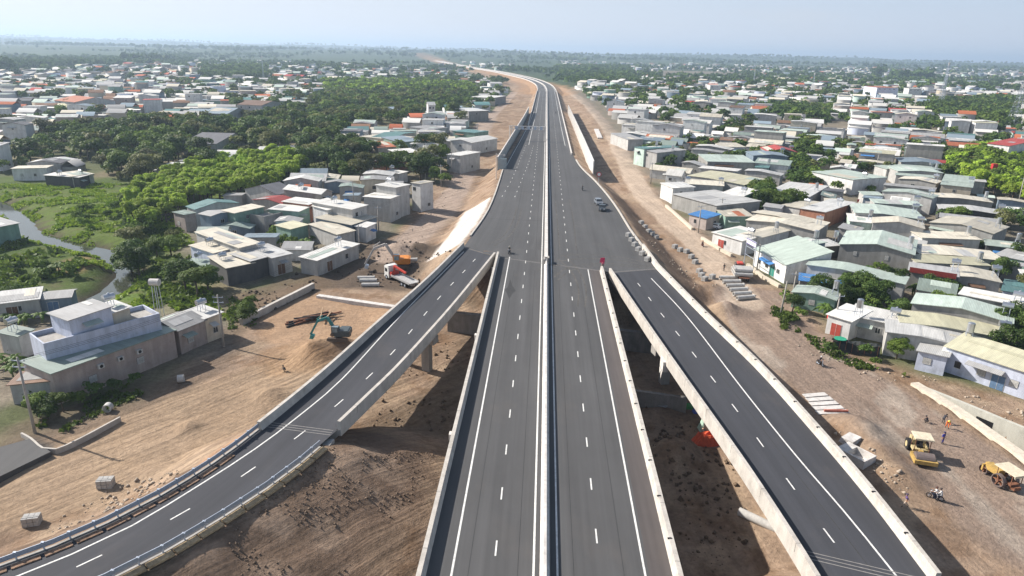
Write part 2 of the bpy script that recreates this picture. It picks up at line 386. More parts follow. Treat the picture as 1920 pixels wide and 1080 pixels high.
fld = fbm(GX/170+11, GY/90+3, 3)
col = lerp(col, (.04, .065, .028), farm*.9); col = lerp(col, (.045, .07, .03), farm*sst(.40, .50, fld)*.9)
col = lerp(col, (.12, .17, .055), farm*sst(.56, .62, fbm(GX/260+1, GY/120+8, 2))*.35)
# bare earth of the building site around the roads
site = [P(-200, 1200, 1), P(-60, 880, 1), P(130, 805, 1), P(300, 735, 1), P(430, 640, 1), P(470, 560, 1), P(600, 510, 1), P(690, 470, 1), P(790, 380, 2), P(870, 290, 4), P(895, 240, 5), P(935, 200, 5), P(960, 172, 5), P(930, 150, 6), P(860, 130, 6),
        P(950, 138, 6), P(1010, 150, 6), P(1060, 165, 6), P(1110, 195, 6), P(1150, 240, 5), P(1190, 310, 4), P(1250, 380, 3), P(1330, 440, 3), P(1415, 510, 2.5), P(1470, 545, 2.5), P(1530, 605, 2.5), P(1600, 655, 2.5), P(1720, 695, 2.5), P(2100, 800, 2.5), P(2300, 1300, 2.5)]
site = np.array(site); ds = sdf(GX, GY, site); ms = sst(2.5, -2.5, ds+(n1-.45)*8)
soil = np.zeros(col.shape); soil[:] = SAND
soil = lerp(soil, TAN, sst(.35, .6, n1)); soil = lerp(soil, (.16, .10, .06), sst(.48, .66, n2)*.75); soil = lerp(soil, (.19, .13, .09), sst(.52, .66, fbm(GX/7+33, GY/7, 4))*.7); soil = lerp(soil, (.38, .29, .205), sst(.5, .62, fbm(GX/5+90, GY/5, 4))*.5)
col = lerp(col, (0, 0, 0), ms)+soil*ms[..., None]
for poly, c, a, s_ in [
        ([(-200, 900), (0, 850), (250, 760), (420, 700), (560, 665), (640, 690), (590, 760), (480, 800), (300, 900), (0, 1000), (-200, 1080)], (.32, .235, .16), .75, 2.5),
        ([(470, 660), (560, 640), (660, 640), (690, 620), (600, 700), (500, 700)], OCH, .5, 1.5),
        ([(500, 590), (590, 550), (740, 575), (700, 640), (600, 650), (480, 640)], (.33, .22, .14), .8, 1.),
        ([(640, 450), (780, 450), (850, 470), (760, 545), (600, 540), (590, 500)], DARK, .85, 2),
        ([(420, 560), (600, 500), (620, 540), (470, 600), (440, 660), (400, 660)], (.13, .095, .065), .8, 1.5),
        ([(700, 480), (800, 400), (860, 320), (890, 240), (935, 205), (930, 225), (905, 280), (890, 330), (860, 400), (790, 460)], (.30, .235, .19), .9, 1.2),
        ([(330, 700), (470, 640), (440, 690), (250, 770), (80, 830), (0, 860), (0, 800)], (.14, .105, .08), .7, 1.5),
        ([(-20, 855), (60, 820), (100, 835), (0, 880)], (.07, .07, .07), 1., .6),
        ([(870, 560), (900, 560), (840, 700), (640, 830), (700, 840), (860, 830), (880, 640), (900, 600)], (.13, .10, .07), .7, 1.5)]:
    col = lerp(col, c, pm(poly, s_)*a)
# right: the wide dirt road and the side road
ro1 = smooth([P(2200, 1150, 2.5), P(1900, 960, 2.5), P(1700, 800, 2.5), P(1560, 700, 2.5), P(1450, 620, 2.5), P(1400, 560, 2.5)], 5)
d_ = seg_dist(GX, GY, ro1); mk = sst(9.0, 7.5, d_+(n1-.45)*5)*(GX > 36)
col = lerp(col, PINK, mk*.9); col = lerp(col, (.36, .31, .26), mk*sst(.5, .62, fbm(GX/3+5, GY/9, 4))*.6)
ro2 = smooth([P(1400, 570, 2.5), P(1345, 495, 2.5), P(1290, 440, 3), P(1215, 380, 3), P(1170, 310, 4), P(1140, 250, 5), P(1112, 212, 5.5), P(1085, 185, 6), P(1050, 164, 6)], 6)
d_ = seg_dist(GX, GY, ro2); mk = sst(4.4, 3.2, d_+(n1-.45)*2); col = lerp(col, (.43, .345, .27), mk*.85)
ro3 = smooth([P(730, 480, 2), P(800, 420, 2), P(865, 345, 3), P(890, 270, 5), P(905, 235, 5), P(940, 198, 6), P(965, 172, 6)], 6)
d_ = seg_dist(GX, GY, ro3); mk = sst(4.6, 3.6, d_+(n1-.45)*2); col = lerp(col, (.34, .265, .215), mk*.85)
# dark soil slope right of the left ramp, and beneath the bridges
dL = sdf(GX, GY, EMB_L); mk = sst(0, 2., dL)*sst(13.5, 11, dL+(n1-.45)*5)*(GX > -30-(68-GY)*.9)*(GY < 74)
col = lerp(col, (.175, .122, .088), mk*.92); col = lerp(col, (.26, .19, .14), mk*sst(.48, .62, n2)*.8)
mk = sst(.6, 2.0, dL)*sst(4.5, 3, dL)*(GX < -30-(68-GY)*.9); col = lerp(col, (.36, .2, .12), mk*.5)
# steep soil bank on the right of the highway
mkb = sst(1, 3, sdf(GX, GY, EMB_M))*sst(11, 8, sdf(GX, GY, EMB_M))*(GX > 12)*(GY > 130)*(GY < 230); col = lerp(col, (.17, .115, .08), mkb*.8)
mkb = sst(1.0, .2, np.abs(sdf(GX, GY, EMB_M)-4.4)-3.6+(n2-.45))*(GX < -12)*(GY > 150)*(GY < 205); col = lerp(col, (.55, .51, .47), mkb*.95)
# greens on the left
for poly, c, a, s_ in [
        ([(-300, 470), (0, 330), (150, 335), (260, 330), (350, 420), (370, 440), (400, 560), (440, 600), (330, 600), (300, 580), (100, 560), (-300, 640)], GREEN, .95, 3),
        ([(0, 350), (200, 350), (330, 440), (300, 470), (180, 460), (60, 420)], (.10, .14, .03), .8, 4),
        ([(190, 530), (240, 510), (380, 560), (340, 600), (250, 590), (180, 570)], (.10, .17, .02), .8, 1.5),
        ([(110, 490), (170, 480), (200, 500), (150, 520), (100, 510)], (.3, .19, .11), .8, 1.5),
        ([(250, 340), (430, 275), (570, 275), (560, 340), (400, 375), (290, 410)], (.09, .13, .02), .9, 4)]:
    col = lerp(col, c, pm(poly, s_)*a)
col = lerp(col, (.10, .085, .05), pm([(-300, 470), (0, 330), (260, 330), (370, 440), (440, 600), (0, 600)], 3)*sst(.52, .66, n2)*.6)
dv = seg_dist(GX, GY, RIVW); col = lerp(col, (.07, .06, .04), sst(5, 3.5, dv))
towns = [[(1060, 170), (1180, 130), (1930, 150), (1990, 620), (1900, 680), (1700, 665), (1480, 540), (1300, 430), (1180, 300), (1100, 200)], [(560, 350), (700, 330), (800, 330), (760, 420), (690, 460), (480, 540), (330, 500), (320, 400)], [(-50, 130), (560, 125), (640, 190), (480, 240), (300, 240), (-50, 310)], [(640, 250), (800, 225), (890, 240), (850, 300), (760, 330), (640, 320)], [(-60, 560), (120, 545), (420, 570), (440, 650), (60, 760), (-60, 790)]]
for tw in towns: col = lerp(col, (.20, .17, .14), pm(tw, 4)*.75)
col = lerp(col, (.33, .2, .11), sst(30, 8, seg_dist(GX, GY, FARC)-13+(n1-.45)*20)*(GX < 100)*.8)
col *= (.8+.45*n2)[..., None]
ny, nx = GX.shape
gv = np.c_[GX.ravel(), GY.ravel(), GZ.ravel()]
ii = (np.arange(ny-1)[:, None]*nx+np.arange(nx-1)[None]).ravel()
gf = np.c_[ii, ii+1, ii+nx+1, ii+nx]
def npmesh(name, v, f, smooth=False, colr=None, k=None):
    k = k or f.shape[1]
    me = bpy.data.meshes.new(name); me.vertices.add(len(v)); me.vertices.foreach_set('co', np.ascontiguousarray(v, np.float32).ravel())
    me.loops.add(f.size); me.loops.foreach_set('vertex_index', f.astype(np.int32).ravel())
    me.polygons.add(len(f)); me.polygons.foreach_set('loop_start', np.arange(0, f.size, k, dtype=np.int32)); me.polygons.foreach_set('loop_total', np.full(len(f), k, np.int32))
    if smooth: me.polygons.foreach_set('use_smooth', np.ones(len(f), bool))
    me.update(calc_edges=True)
    if colr is not None:
        a = me.color_attributes.new('Col', 'FLOAT_COLOR', 'POINT'); a.data.foreach_set('color', np.c_[np.clip(colr, 0, 1), np.ones(len(v))].astype(np.float32).ravel())
    return me
gme = npmesh('ground', gv, gf, True, col.reshape(-1, 3))
fa = gme.attributes.new('Bare', 'FLOAT', 'POINT'); fa.data.foreach_set('value', (ms*(1-.9*pm([(420, 560), (600, 500), (640, 440), (850, 470), (740, 600), (600, 660), (440, 660)], 3))*sst(900, 400, np.hypot(GX, GY))).ravel().astype(np.float32))
gm = bpy.data.materials.new('soil'); gm.use_nodes = True; nt = gm.node_tree; L = nt.links.new
b = nt.nodes['Principled BSDF']; b.inputs['Roughness'].default_value = .95; b.inputs['Specular IOR Level'].default_value = .1
at = nd(nt, 'ShaderNodeAttribute', attribute_name='Col'); tc = nd(nt, 'ShaderNodeTexCoord')
na = nd(nt, 'ShaderNodeTexNoise', inp={'Scale': 1.6, 'Detail': 9, 'Roughness': .72}); L(tc.outputs['Object'], na.inputs['Vector'])
mra = nd(nt, 'ShaderNodeMapRange', inp={1: .3, 2: .7, 3: .70, 4: 1.28}); L(na.outputs[0], mra.inputs[0])
sep = nd(nt, 'ShaderNodeSeparateXYZ'); L(tc.outputs['Object'], sep.inputs[0])
def streak(rot, sx, sy, lo, hi):
    mp = nd(nt, 'ShaderNodeMapping', vector_type='TEXTURE', inp={2: (0, 0, -rot), 3: (1/sx, 1/sy, 50)}); L(tc.outputs['Object'], mp.inputs[0])
    ns = nd(nt, 'ShaderNodeTexNoise', inp={'Scale': 1., 'Detail': 5, 'Roughness': .6}); L(mp.outputs[0], ns.inputs['Vector'])
    mr = nd(nt, 'ShaderNodeMapRange', inp={1: .35, 2: .65, 3: lo, 4: hi}); L(ns.outputs[0], mr.inputs[0]); return mr
def ang(a, b, z=1.):
    p, q = P(*a, z), P(*b, z); return math.atan2(q[1]-p[1], q[0]-p[0])
sL = streak(-ang((50, 880), (540, 690)), .05, 1.1, .78, 1.15); sR = streak(-ang((1560, 700), (1850, 930), 2.5), .035, .8, .88, 1.1)
gt = nd(nt, 'ShaderNodeMath', operation='GREATER_THAN', inp={1: 2.}); L(sep.outputs[0], gt.inputs[0])
mxs = nd(nt, 'ShaderNodeMix', data_type='FLOAT'); L(gt.outputs[0], mxs.inputs[0]); L(sL.outputs[0], mxs.inputs[2]); L(sR.outputs[0], mxs.inputs[3])
am = nd(nt, 'ShaderNodeAttribute', attribute_name='Bare'); mxb = nd(nt, 'ShaderNodeMix', data_type='FLOAT', inp={2: 1.}); L(am.outputs['Fac'], mxb.inputs[0]); L(mxs.outputs[0], mxb.inputs[3])
m1 = nd(nt, 'ShaderNodeMath', operation='MULTIPLY'); L(mra.outputs[0], m1.inputs[0]); L(mxb.outputs[0], m1.inputs[1])
vs_ = nd(nt, 'ShaderNodeVectorMath', operation='SCALE'); L(at.outputs['Color'], vs_.inputs[0]); L(m1.outputs[0], vs_.inputs['Scale']); L(vs_.outputs[0], b.inputs['Base Color'])
bp = nd(nt, 'ShaderNodeBump', inp={'Strength': .9, 'Distance': .28}); ad = nd(nt, 'ShaderNodeMath', operation='ADD'); L(na.outputs[0], ad.inputs[0]); L(mxb.outputs[0], ad.inputs[1]); L(ad.outputs[0], bp.inputs['Height']); L(bp.outputs[0], b.inputs['Normal'])
gro = link('ground', gme, gm); gro['kind'] = 'structure'
# stream
wm = bpy.data.materials.new('water'); wm.use_nodes = True; b = wm.node_tree.nodes['Principled BSDF']
b.inputs['Base Color'].default_value = (.05, .055, .04, 1); b.inputs['Roughness'].default_value = .06; b.inputs['Specular IOR Level'].default_value = .7
tw = nd(wm.node_tree, 'ShaderNodeTexNoise', inp={'Scale': 1.5, 'Detail': 3}); bw = nd(wm.node_tree, 'ShaderNodeBump', inp={'Strength': .08, 'Distance': .1}); wm.node_tree.links.new(tw.outputs[0], bw.inputs['Height']); wm.node_tree.links.new(bw.outputs[0], b.inputs['Normal'])
strip('stream_water', offset(RIVW, -9), offset(RIVW, 9), -1.6, wm, cols=2)

# ------------------------------------------------------------------ roads and bridges
ASPH = mat('asphalt', (.071, .071, .073), .8, 'asphalt'); ASPH2 = mat('asphalt_new', (.046, .048, .056), .85, 'asphalt'); ASPHR = mat('asphalt_shoulder', (.080, .071, .070), .9, 'asphalt')
WHITE = mat('road_paint', (.70, .70, .68), .6, amt=.3, scale=5)
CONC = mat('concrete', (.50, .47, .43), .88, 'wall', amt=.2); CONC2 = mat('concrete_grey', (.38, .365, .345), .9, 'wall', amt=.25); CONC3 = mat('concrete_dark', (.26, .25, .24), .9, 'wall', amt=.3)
PALE = mat('concrete_white', (.58, .555, .53), .85, amt=.22, scale=1.5)
STEEL = mat('galvanised_steel', (.42, .47, .55), .45, metal=.4, amt=.1); BLACK = mat('black', (.012, .012, .014), .6); RUBBER = mat('rubber', (.02, .02, .022), .8)
def S_(o): o['kind'] = 'structure'; return o
def straight(x, y0, y1, st=8):
    n = max(2, int(abs(y1-y0)/st)+1); return np.c_[np.full(n, x), np.linspace(y0, y1, n)]
yA = -12
rd = strip('road', straight(-8.8, yA, 141), straight(.9, yA, 137.2), DZ, ASPH); rd2 = strip('road', straight(1.9, yA, 137.2), straight(10.35, yA, 134.3), DZ, ASPH)
strip('road', straight(10.35, yA, 134.3), straight(12.4, yA, 133.6), DZ-.002, ASPHR, cols=2)
nL = 40
lout = offset(LO, .35); lin = offset(LI, -.35); rin = offset(RI, .35); rout = offset(RO, -.35)
strip('ramp_road', lout, lin, DZ, ASPH2, n=60); strip('ramp_road', rin, rout, DZ, ASPH2, n=50)
gl = np.array([(-17.6, 147.6), (-9.3, 141), (1.3, 137.2), (13.4, 133.2), (24.6, 136.)])
# merged deck beyond the joints: left and right carriageway
ymid = np.r_[137.2, np.linspace(140, 800, 90)]
def at_y(poly, y): p = np.asarray(poly); o = np.argsort(p[:, 1]); return np.interp(y, p[o, 1], p[o, 0])
LB = resamp(offset(DL, .3), 90); MBl = np.c_[np.full(90, .95), LB[:, 1]]
strip('road', LB, MBl, DZ, ASPH, n=90, cols=8)
tri = MB(); tri.add([(-17.3, 147.6, DZ), (-9.2, 141, DZ), (.95, 137.2, DZ), (.95, 147.6, DZ)], [(0, 1, 2, 3)]); 
def uvxy(o):
    me = o.data; ul = me.uv_layers.new(name='UVMap')
    for l in me.loops: c = me.vertices[l.vertex_index].co; ul.data[l.index].uv = (c.x, c.y)
    return o
S_(uvxy(tri.build('road', ASPH)))
RB = resamp(offset(DR, -.3), 90); MBr = np.c_[np.full(90, 1.85), RB[:, 1]]
strip('road', MBr, RB, DZ, ASPH, n=90, cols=8)
tri = MB(); tri.add([(1.85, 137.2, DZ-.004), (12.4, 133.6, DZ-.004), (14.6, 132.2, DZ-.004), (24.5, 136, DZ-.004), (1.85, 136.02, DZ-.004)], [(0, 1, 2, 3, 4)]); S_(uvxy(tri.build('road', ASPH)))
fl = offset(FARC, -10.5); fr = offset(FARC, 10.5)
strip('road', fl, offset(FARC, -.6), DZ, mat('asphalt_far', (.09, .09, .09), .9, 'asphalt'), cols=2); strip('road', offset(FARC, .6), fr, DZ, MATS['asphalt_far'], cols=2)
# painted lines (structure, on the roads)
mk = MB()
def line(poly, o, wd, z=DZ+.006): sweep(offset(np.asarray(poly), o), [(-wd/2, 0), (wd/2, 0), (wd/2, -.004), (-wd/2, -.004)], z, mk)
def dash(poly, o, first=0, on=2., per=8., wd=.15, t1=1e9):
    p = offset(np.asarray(poly), o); s = np.r_[0, np.cumsum(np.linalg.norm(np.diff(p, axis=0), axis=1))]; t = first
    while t+on < min(s[-1], t1):
        tt = np.array([t, t+on/2, t+on]); q = np.c_[np.interp(tt, s, p[:, 0]), np.interp(tt, s, p[:, 1])]
        n_ = normals(q)[1]*wd/2; z = DZ+.007; mk.add([(q[0, 0]-n_[0], q[0, 1]-n_[1], z), (q[0, 0]+n_[0], q[0, 1]+n_[1], z), (q[2, 0]+n_[0], q[2, 1]+n_[1], z), (q[2, 0]-n_[0], q[2, 1]-n_[1], z)], [(0, 1, 2, 3)]); t += per
line(straight(-6.5, yA, 141), 0, .19); line(straight(10.0, yA, 134), 0, .19); line(straight(.45, yA, 800), 0, .19); line(straight(2.5, yA, 800), 0, .17)
dash(straight(-2.95, -7.3, 800), 0, 0); dash(straight(6.15, -5.0, 800), 0, 0)
dsh = smooth([(-45.5, 37.2), (-40.6, 42), (-36.2, 47.3), (-32.1, 53.8), (-29.0, 60.6), (-26.3, 68), (-24.0, 76), (-22.1, 84), (-20.7, 91.9), (-19.6, 100.4), (-18.5, 108.7), (-17.3, 116.8), (-15.9, 125), (-14.6, 132.9), (-13.2, 141.8)], 2)
dash(dsh, 0, 2.5); lsol = smooth([(-56, 33), (-48, 38.6), (-42.6, 43.1), (-39.6, 46.2), (-36.6, 50.2), (-33.4, 56.8), (-30.6, 63.5), (-28.4, 70.5), (-25.9, 81), (-23.3, 101.1), (-20.0, 123.3), (-16.8, 143.8)], 3); line(lsol, 0, .18)
dshr = smooth([(29.5, 35), (28.9, 43), (28.3, 50), (27.5, 57), (26.7, 64.6), (25.9, 72.7), (25, 80.9), (24.0, 89.2), (23, 97.3), (21.9, 105.3), (20.8, 113), (19.8, 121.5), (18.6, 131)], 2)
dash(dshr, 0, 1.8); rsol = smooth([(33, 30), (32.3, 42), (31.6, 50.1), (30.8, 57.5), (29.4, 67.5), (27.7, 83.6), (25.4, 109.3), (22.3, 129.5)], 3); line(rsol, 0, .18)
dash([(-12.2, 205), (-10.8, 231.5), (-9.5, 280.6), (-8.4, 330)], 0, 0, 2, 8); dash([(-8.3, 205), (-7.3, 232), (-5.6, 281), (-4.9, 330)], 0, 0, 2, 8)
line([(-14.3, 262), (-11.9, 340), (-9.7, 420), (-8.2, 520)], 0, .18); line([(-7.2, 330), (-6.9, 420), (-6.6, 520), (-6.6, 800)], 0, .2); line([(10.2, 330), (9.9, 420), (9.9, 800)], 0, .2)
line(FARC, -9.3, .3); line(FARC, 9.3, .3); line(FARC, -1.4, .3); line(FARC, 1.4, .3)
S_(mk.build('road_markings', WHITE))
jm = MB()
for k in (0, 1, 2):
    for a_, b_ in [((-17.2, 147.4-k*.22), (-9.4, 141-k*.22)), ((-8.8, 140.6-k*.22), (.9, 137.2-k*.22)), ((1.9, 137-k*.22), (12.3, 133.6-k*.22)), ((14.7, 132.2+k*.22), (24.5, 135.8+k*.22))]:
        if k != 1: jm.bar((*a_, DZ+.012), (*b_, DZ+.012), .12, .006)
for a_, b_ in [((-31.4, 68.2), (-23.2, 67.0)), ((24.2, 50.6), (34.6, 47.4))]:
    for k in (0, .5, 1.0): jm.bar((a_[0], a_[1]+k, DZ+.012), (b_[0], b_[1]+k, DZ+.012), .1, .006)
S_(jm.build('road_joints', mat('joint', (.25, .24, .23), .8)))
# tyre marks, paving seams and a bitumen stain
tm_ = MB()
for k, (pp, wd) in enumerate([([(3, 128), (5.5, 134), (10, 137.5), (16, 138.6), (23, 137.5)], .35), ([(3.6, 126), (6.4, 132.5), (10.6, 136.2), (16.4, 137.2), (22.6, 136.2)], .3), ([(4, 139), (9, 141.5), (15, 141.8), (21, 139.5)], .45), ([(4.5, 143), (10, 144.8), (17, 144), (22, 141)], .35), ([(7, 112), (7.5, 122), (6.5, 132), (4, 141)], .3), ([(8.3, 112), (8.9, 122), (8, 133), (5.6, 143)], .3), ([(-12, 150), (-9, 158), (-7.5, 172), (-7, 190)], .3), ([(-10.6, 149), (-7.6, 158), (-6, 172), (-5.6, 190)], .3), ([(4.5, 150), (4.3, 175), (4.1, 200)], .25), ([(8.2, 148), (8.6, 176), (8.4, 205)], .25)]):
    sweep(smooth(pp, 1), [(-wd/2, 0), (wd/2, 0), (wd/2, -.002), (-wd/2, -.002)], DZ+.004+.0004*k, tm_)
S_(tm_.build('tyre_marks', mat('tyre_dust', (.105, .10, .095), .95, amt=.4, scale=1.5)))
tm_ = MB()
for x_ in (-5.1, -.9, 3.9, 8.2): sweep(straight(x_, yA, 132), [(-.03, 0), (.03, 0), (.03, -.002), (-.03, -.002)], DZ+.0035, tm_)
for x_ in (-6.6, -.9, 4.2, 8.4): sweep(straight(x_, 142, 420), [(-.04, 0), (.04, 0), (.04, -.002), (-.04, -.002)], DZ+.0035, tm_)
for y_ in (176, 215, 262): sweep([(-14, y_), (.9, y_-1)], [(-.1, 0), (.1, 0), (.1, -.002), (-.1, -.002)], DZ+.003, tm_)
sweep(offset(dshr, 1.5), [(-.05, 0), (.05, 0), (.05, -.002), (-.05, -.002)], DZ+.0035, tm_)
st_ = [(-5.6, 126), (-5.0, 122), (-4.6, 120.6), (-4.2, 119), (-4.7, 117.6), (-5.2, 114.5), (-5.9, 118), (-6.3, 119.6), (-5.8, 121)]; tm_.add([(a, b, DZ+.0055) for a, b in st_], [tuple(range(len(st_)))[::-1]])
S_(tm_.build('paving_seams', mat('seam_dark', (.046, .046, .047), .8)))
# median barrier
t = thing('median_barrier', (1.4, 0, DZ), 0, 'long white concrete median barrier running down the middle of the highway', 'barrier')
NJ = [(-.42, 0), (-.42, .12), (-.2, .4), (-.14, 1.0), (.14, 1.0), (.2, .4), (.42, .12), (.42, 0)]
sweep(straight(0, yA, 137.4), NJ).build('bridge_section', PALE, t)
WJ = [(-.4, 0), (-.34, 1.0), (.34, 1.0), (.4, 0)]
sweep(straight(0, 138.6, 800), WJ).build('road_section', PALE, t)
q = MB(); q.box(-.6, 135.9, 0, -.25, 138.0, 1.25); q.box(.25, 136.9, 0, .6, 138.6, 1.25); q.build('end_block', CONC2, t)
fbar = sweep(FARC, [(-.5, 0), (-.5, 1), (.5, 1), (.5, 0)], DZ).build('median_barrier', PALE); tag(fbar, 'distant stretch of pale median barrier where the highway bends away to the left', 'barrier')
# far edge barriers
for sd, lb in ((-1, 'left'), (1, 'right')):
    o = sweep(offset(FARC, sd*10.7), [(-.25, -.6), (-.25, .9), (.25, .9), (.25, -.6)], DZ).build('edge_barrier', PALE); tag(o, f'distant white edge barrier on the {lb} side of the bending highway', 'barrier')
    xx = (-9.9 if sd < 0 else 12.3)
    o = sweep(straight(xx, 420 if sd < 0 else 300, 800), [(-.2, -.6), (-.2, .85), (.2, .85), (.2, -.6)], DZ).build('edge_barrier', PALE); tag(o, f'white edge barrier along the {lb} side of the straight highway beyond the gantry', 'barrier')

def parapet(poly, side, name, parent, m=CONC, z=DZ, h=1.05):
    """side +1: carriageway lies to the left of the line"""
    s = side; pr = [(0, -.9), (0, h), (-s*.42, h), (-s*.5, .35), (-s*.62, 0), (-s*.62, -.9)]
    if s < 0: pr = pr[::-1]
    o = sweep(poly, pr, z).build(name, m, parent)
    p = np.asarray(poly); sl_ = np.r_[0, np.cumsum(np.linalg.norm(np.diff(p, axis=0), axis=1))]; n_ = normals(p); q = MB()
    for tt in np.arange(4, sl_[-1], 8.):
        i = int(np.searchsorted(sl_, tt))-1; f = (tt-sl_[i])/(sl_[i+1]-sl_[i]); c = p[i]*(1-f)+p[i+1]*f; nn = n_[i]; a = c+nn*.006*s; b_ = c-nn*s*.5
        q.bar((*a, z+.08), (*a, z+h+.004), .035, .012); q.bar((*a, z+h+.003), (*(c-nn*s*.426), z+h+.003), .035, .006)
    if q.v: q.build('panel_joints', BLACK, o)
    return o
def bridge(label, A, B, ya, yb, piers, cat='bridge', capl=(2.6, 2.6)):
    """A left edge, B right edge polylines (outer faces)"""
    t = thing('bridge', (0, 0, 0), 0, label, cat)
    a = A[(A[:, 1] > ya) & (A[:, 1] < yb)]; b_ = B[(B[:, 1] > ya) & (B[:, 1] < yb)]
    n = 30; a = resamp(a, n); b_ = resamp(b_, n); vs = []
    for i in range(n):
        na_ = (b_[i]-a[i])/np.linalg.norm(b_[i]-a[i])
        for p_, o_, z_ in ((a, .05, -.25), (b_, -.05, -.25), (b_, -.05, -.7), (b_, -1.3, -2.1), (a, 1.3, -2.1), (a, .05, -.7)):
            vs.append((p_[i][0]+na_[0]*o_, p_[i][1]+na_[1]*o_, DZ+z_+.2))
    fs = [(i*6+j, (i+1)*6+j, (i+1)*6+(j+1) % 6, i*6+(j+1) % 6) for i in range(n-1) for j in range(6)]+[(5, 4, 3, 2, 1, 0), tuple((n-1)*6+j for j in range(6))]
    g = MB(); g.add(vs, fs); g.build('deck_girder', CONC2, t)
    parapet(a, -1, 'parapet', t); parapet(b_, 1, 'parapet', t)
    for y in piers:
        i = int(np.argmin(np.abs(a[:, 1]-y))); A_, B_ = a[i], b_[i]; mid = (A_+B_)/2; dr = (B_-A_)/np.linalg.norm(B_-A_); wd = np.linalg.norm(B_-A_)
        an = math.atan2(dr[1], dr[0]); M = Matrix.Translation((*mid, 0)) @ Matrix.Rotation(an, 4, 'Z'); q = MB()
        q.box(-wd/2+.7, -.9, DZ-3.1, wd/2-.7, .9, DZ-1.91, 0, M)
        for xx in (-wd*.25, wd*.25): q.box(xx-.7, -.6, -3.0, xx+.7, .6, DZ-3.11, 0, M)
        q.build('pier', CONC2, t)
    return t, a, b_
tm, _, _ = bridge('central twin carriageway bridge with pale parapets running straight down the middle', straight(-9.25, yA, 141.2, 4), straight(12.95, yA, 133.2, 4), -13, 142, (20, 48, 84, 118))
tl, la, lb_ = bridge('curved left ramp bridge with one solid line and pale grey parapets', LO, LI, 65.8, 148, (103,))
tr_, ra, rb_ = bridge('right ramp bridge with sunlit white parapets and dark new asphalt', RI, RO, 46.5, 137, (100,))
# abutments
q = MB(); M = Matrix.Translation((-27.2, 66.6, 0)) @ Matrix.Rotation(-.10, 4, 'Z'); q.box(-4.6, -.7, -1, 4.4, .7, DZ-.4, 0, M); q.build('abutment', CONC2, tl)
q = MB(); M = Matrix.Translation((29.4, 48.2, 0)) @ Matrix.Rotation(-.2, 4, 'Z'); q.box(-5.4, -1.0, -1, 5.2, .6, DZ-.4, 0, M); q.build('abutment', CONC, tr_)
q = MB(); q.bar((24.2, 46.6, 4.4), (24.8, 38.0, 4.4), .5, 6.8); q.build('wing_wall', CONC, tr_)
q = MB(); q.bar((-17.4, 145.5, 3), (1, 139.6, 3), 1.6, 8); q.bar((1, 139.6, 3), (24.6, 134.6+2.5, 3), 1.6, 8); q.build('abutment', CONC2, tm)
# white drain brackets hanging on the parapets
for px, py, par in ((845, 813, tm), (896, 628, tm), (928, 503, tm), (1157, 616, tm), (1212, 825, tm)):
    x, y = P(px, py, 7.6); x = -9.55 if px < 1000 else 13.2; q = MB(); q.box(x-.28, y-.4, 6.9, x+.28, y+.4, 7.7); q.tube((x, y, 6.9), (x, y, 5.2), .12); q.build('drain_box', PALE, par)
x, y = P(1252, 690, 7); q = MB(); q.box(18.6, 91.2, 6.0, 19.4, 93.6, 7.6); q.add([(18.55, 91.2, 6.0), (18.55, 93.4, 6.0), (18.5, 92.9, 5.0), (18.55, 92.4, 5.7), (18.5, 91.7, 4.7)], [(0, 1, 2, 3, 4)]); q.build('joint_spill', PALE, tr_)
# little drain spouts on top of the right parapets
for poly, par, y0_, y1_ in ((RO, tr_, 50, 134), (straight(12.95, yA, 133, 3), tm, 30, 130)):
    p = poly[(poly[:, 1] > y0_) & (poly[:, 1] < y1_)]; s = np.r_[0, np.cumsum(np.linalg.norm(np.diff(p, axis=0), axis=1))]; n_ = normals(p); bk = None
    for tt in np.arange(2, s[-1], 6.2):
        x, y = np.interp(tt, s, p[:, 0]), np.interp(tt, s, p[:, 1])
        if bk is None: q = MB(); q.box(-.56, -.07, .98, -.2, .07, 1.1); bk = q.mesh('bracket'); bk.materials.append(BLACK)
        o = link('bracket', bk, None, par); o.location = (x, y, DZ)
# paved corner in the lower left
pl = [P(a, b, 1.6) for a, b in ((-60, 925), (0, 893), (95, 847), (58, 822), (0, 838), (-60, 850))]; q = MB(); q.add([(a, b, 1.6) for a, b in pl]+[(a, b, .2) for a, b in pl], [(5, 4, 3, 2, 1, 0), (6, 7, 8, 9, 10, 11)]+[(i, (i+1) % 6, 6+(i+1) % 6, 6+i) for i in range(6)]); S_(uvxy(q.build('side_road', ASPH)))
S_(sweep(smooth([P(a, b, 1.6) for a, b in ((40, 812), (58, 822), (80, 840), (105, 842), (150, 822), (225, 782))], 1), [(-.12, -1), (-.12, .06), (.12, .06), (.12, -1)], 1.6).build('road_kerb', CONC))
# underpass cross walls in the pit
def wall_thing(pts, h, th, label, name='retaining_wall', m=CONC2, z=None, cat='wall'):
    q = MB()
    for a_, b_ in zip(pts[:-1], pts[1:]):
        q.bar((a_[0], a_[1], (a_[2] if z is None else z)+h/2-.6), (b_[0], b_[1], (b_[2] if z is None else z)+h/2-.6), th, h+1.2)
    o = q.build(name, m); tag(o, label, cat); return o
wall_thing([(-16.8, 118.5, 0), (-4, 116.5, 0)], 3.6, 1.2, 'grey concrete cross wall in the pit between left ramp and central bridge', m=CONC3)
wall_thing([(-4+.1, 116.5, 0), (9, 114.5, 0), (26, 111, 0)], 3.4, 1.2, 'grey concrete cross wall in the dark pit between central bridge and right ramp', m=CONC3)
wall_thing([(9, 93.5, 0), (22.5, 90.5, 0)], 2.4, .6, 'low dark formwork wall in the shaded pit beside the right ramp', m=CONC3)
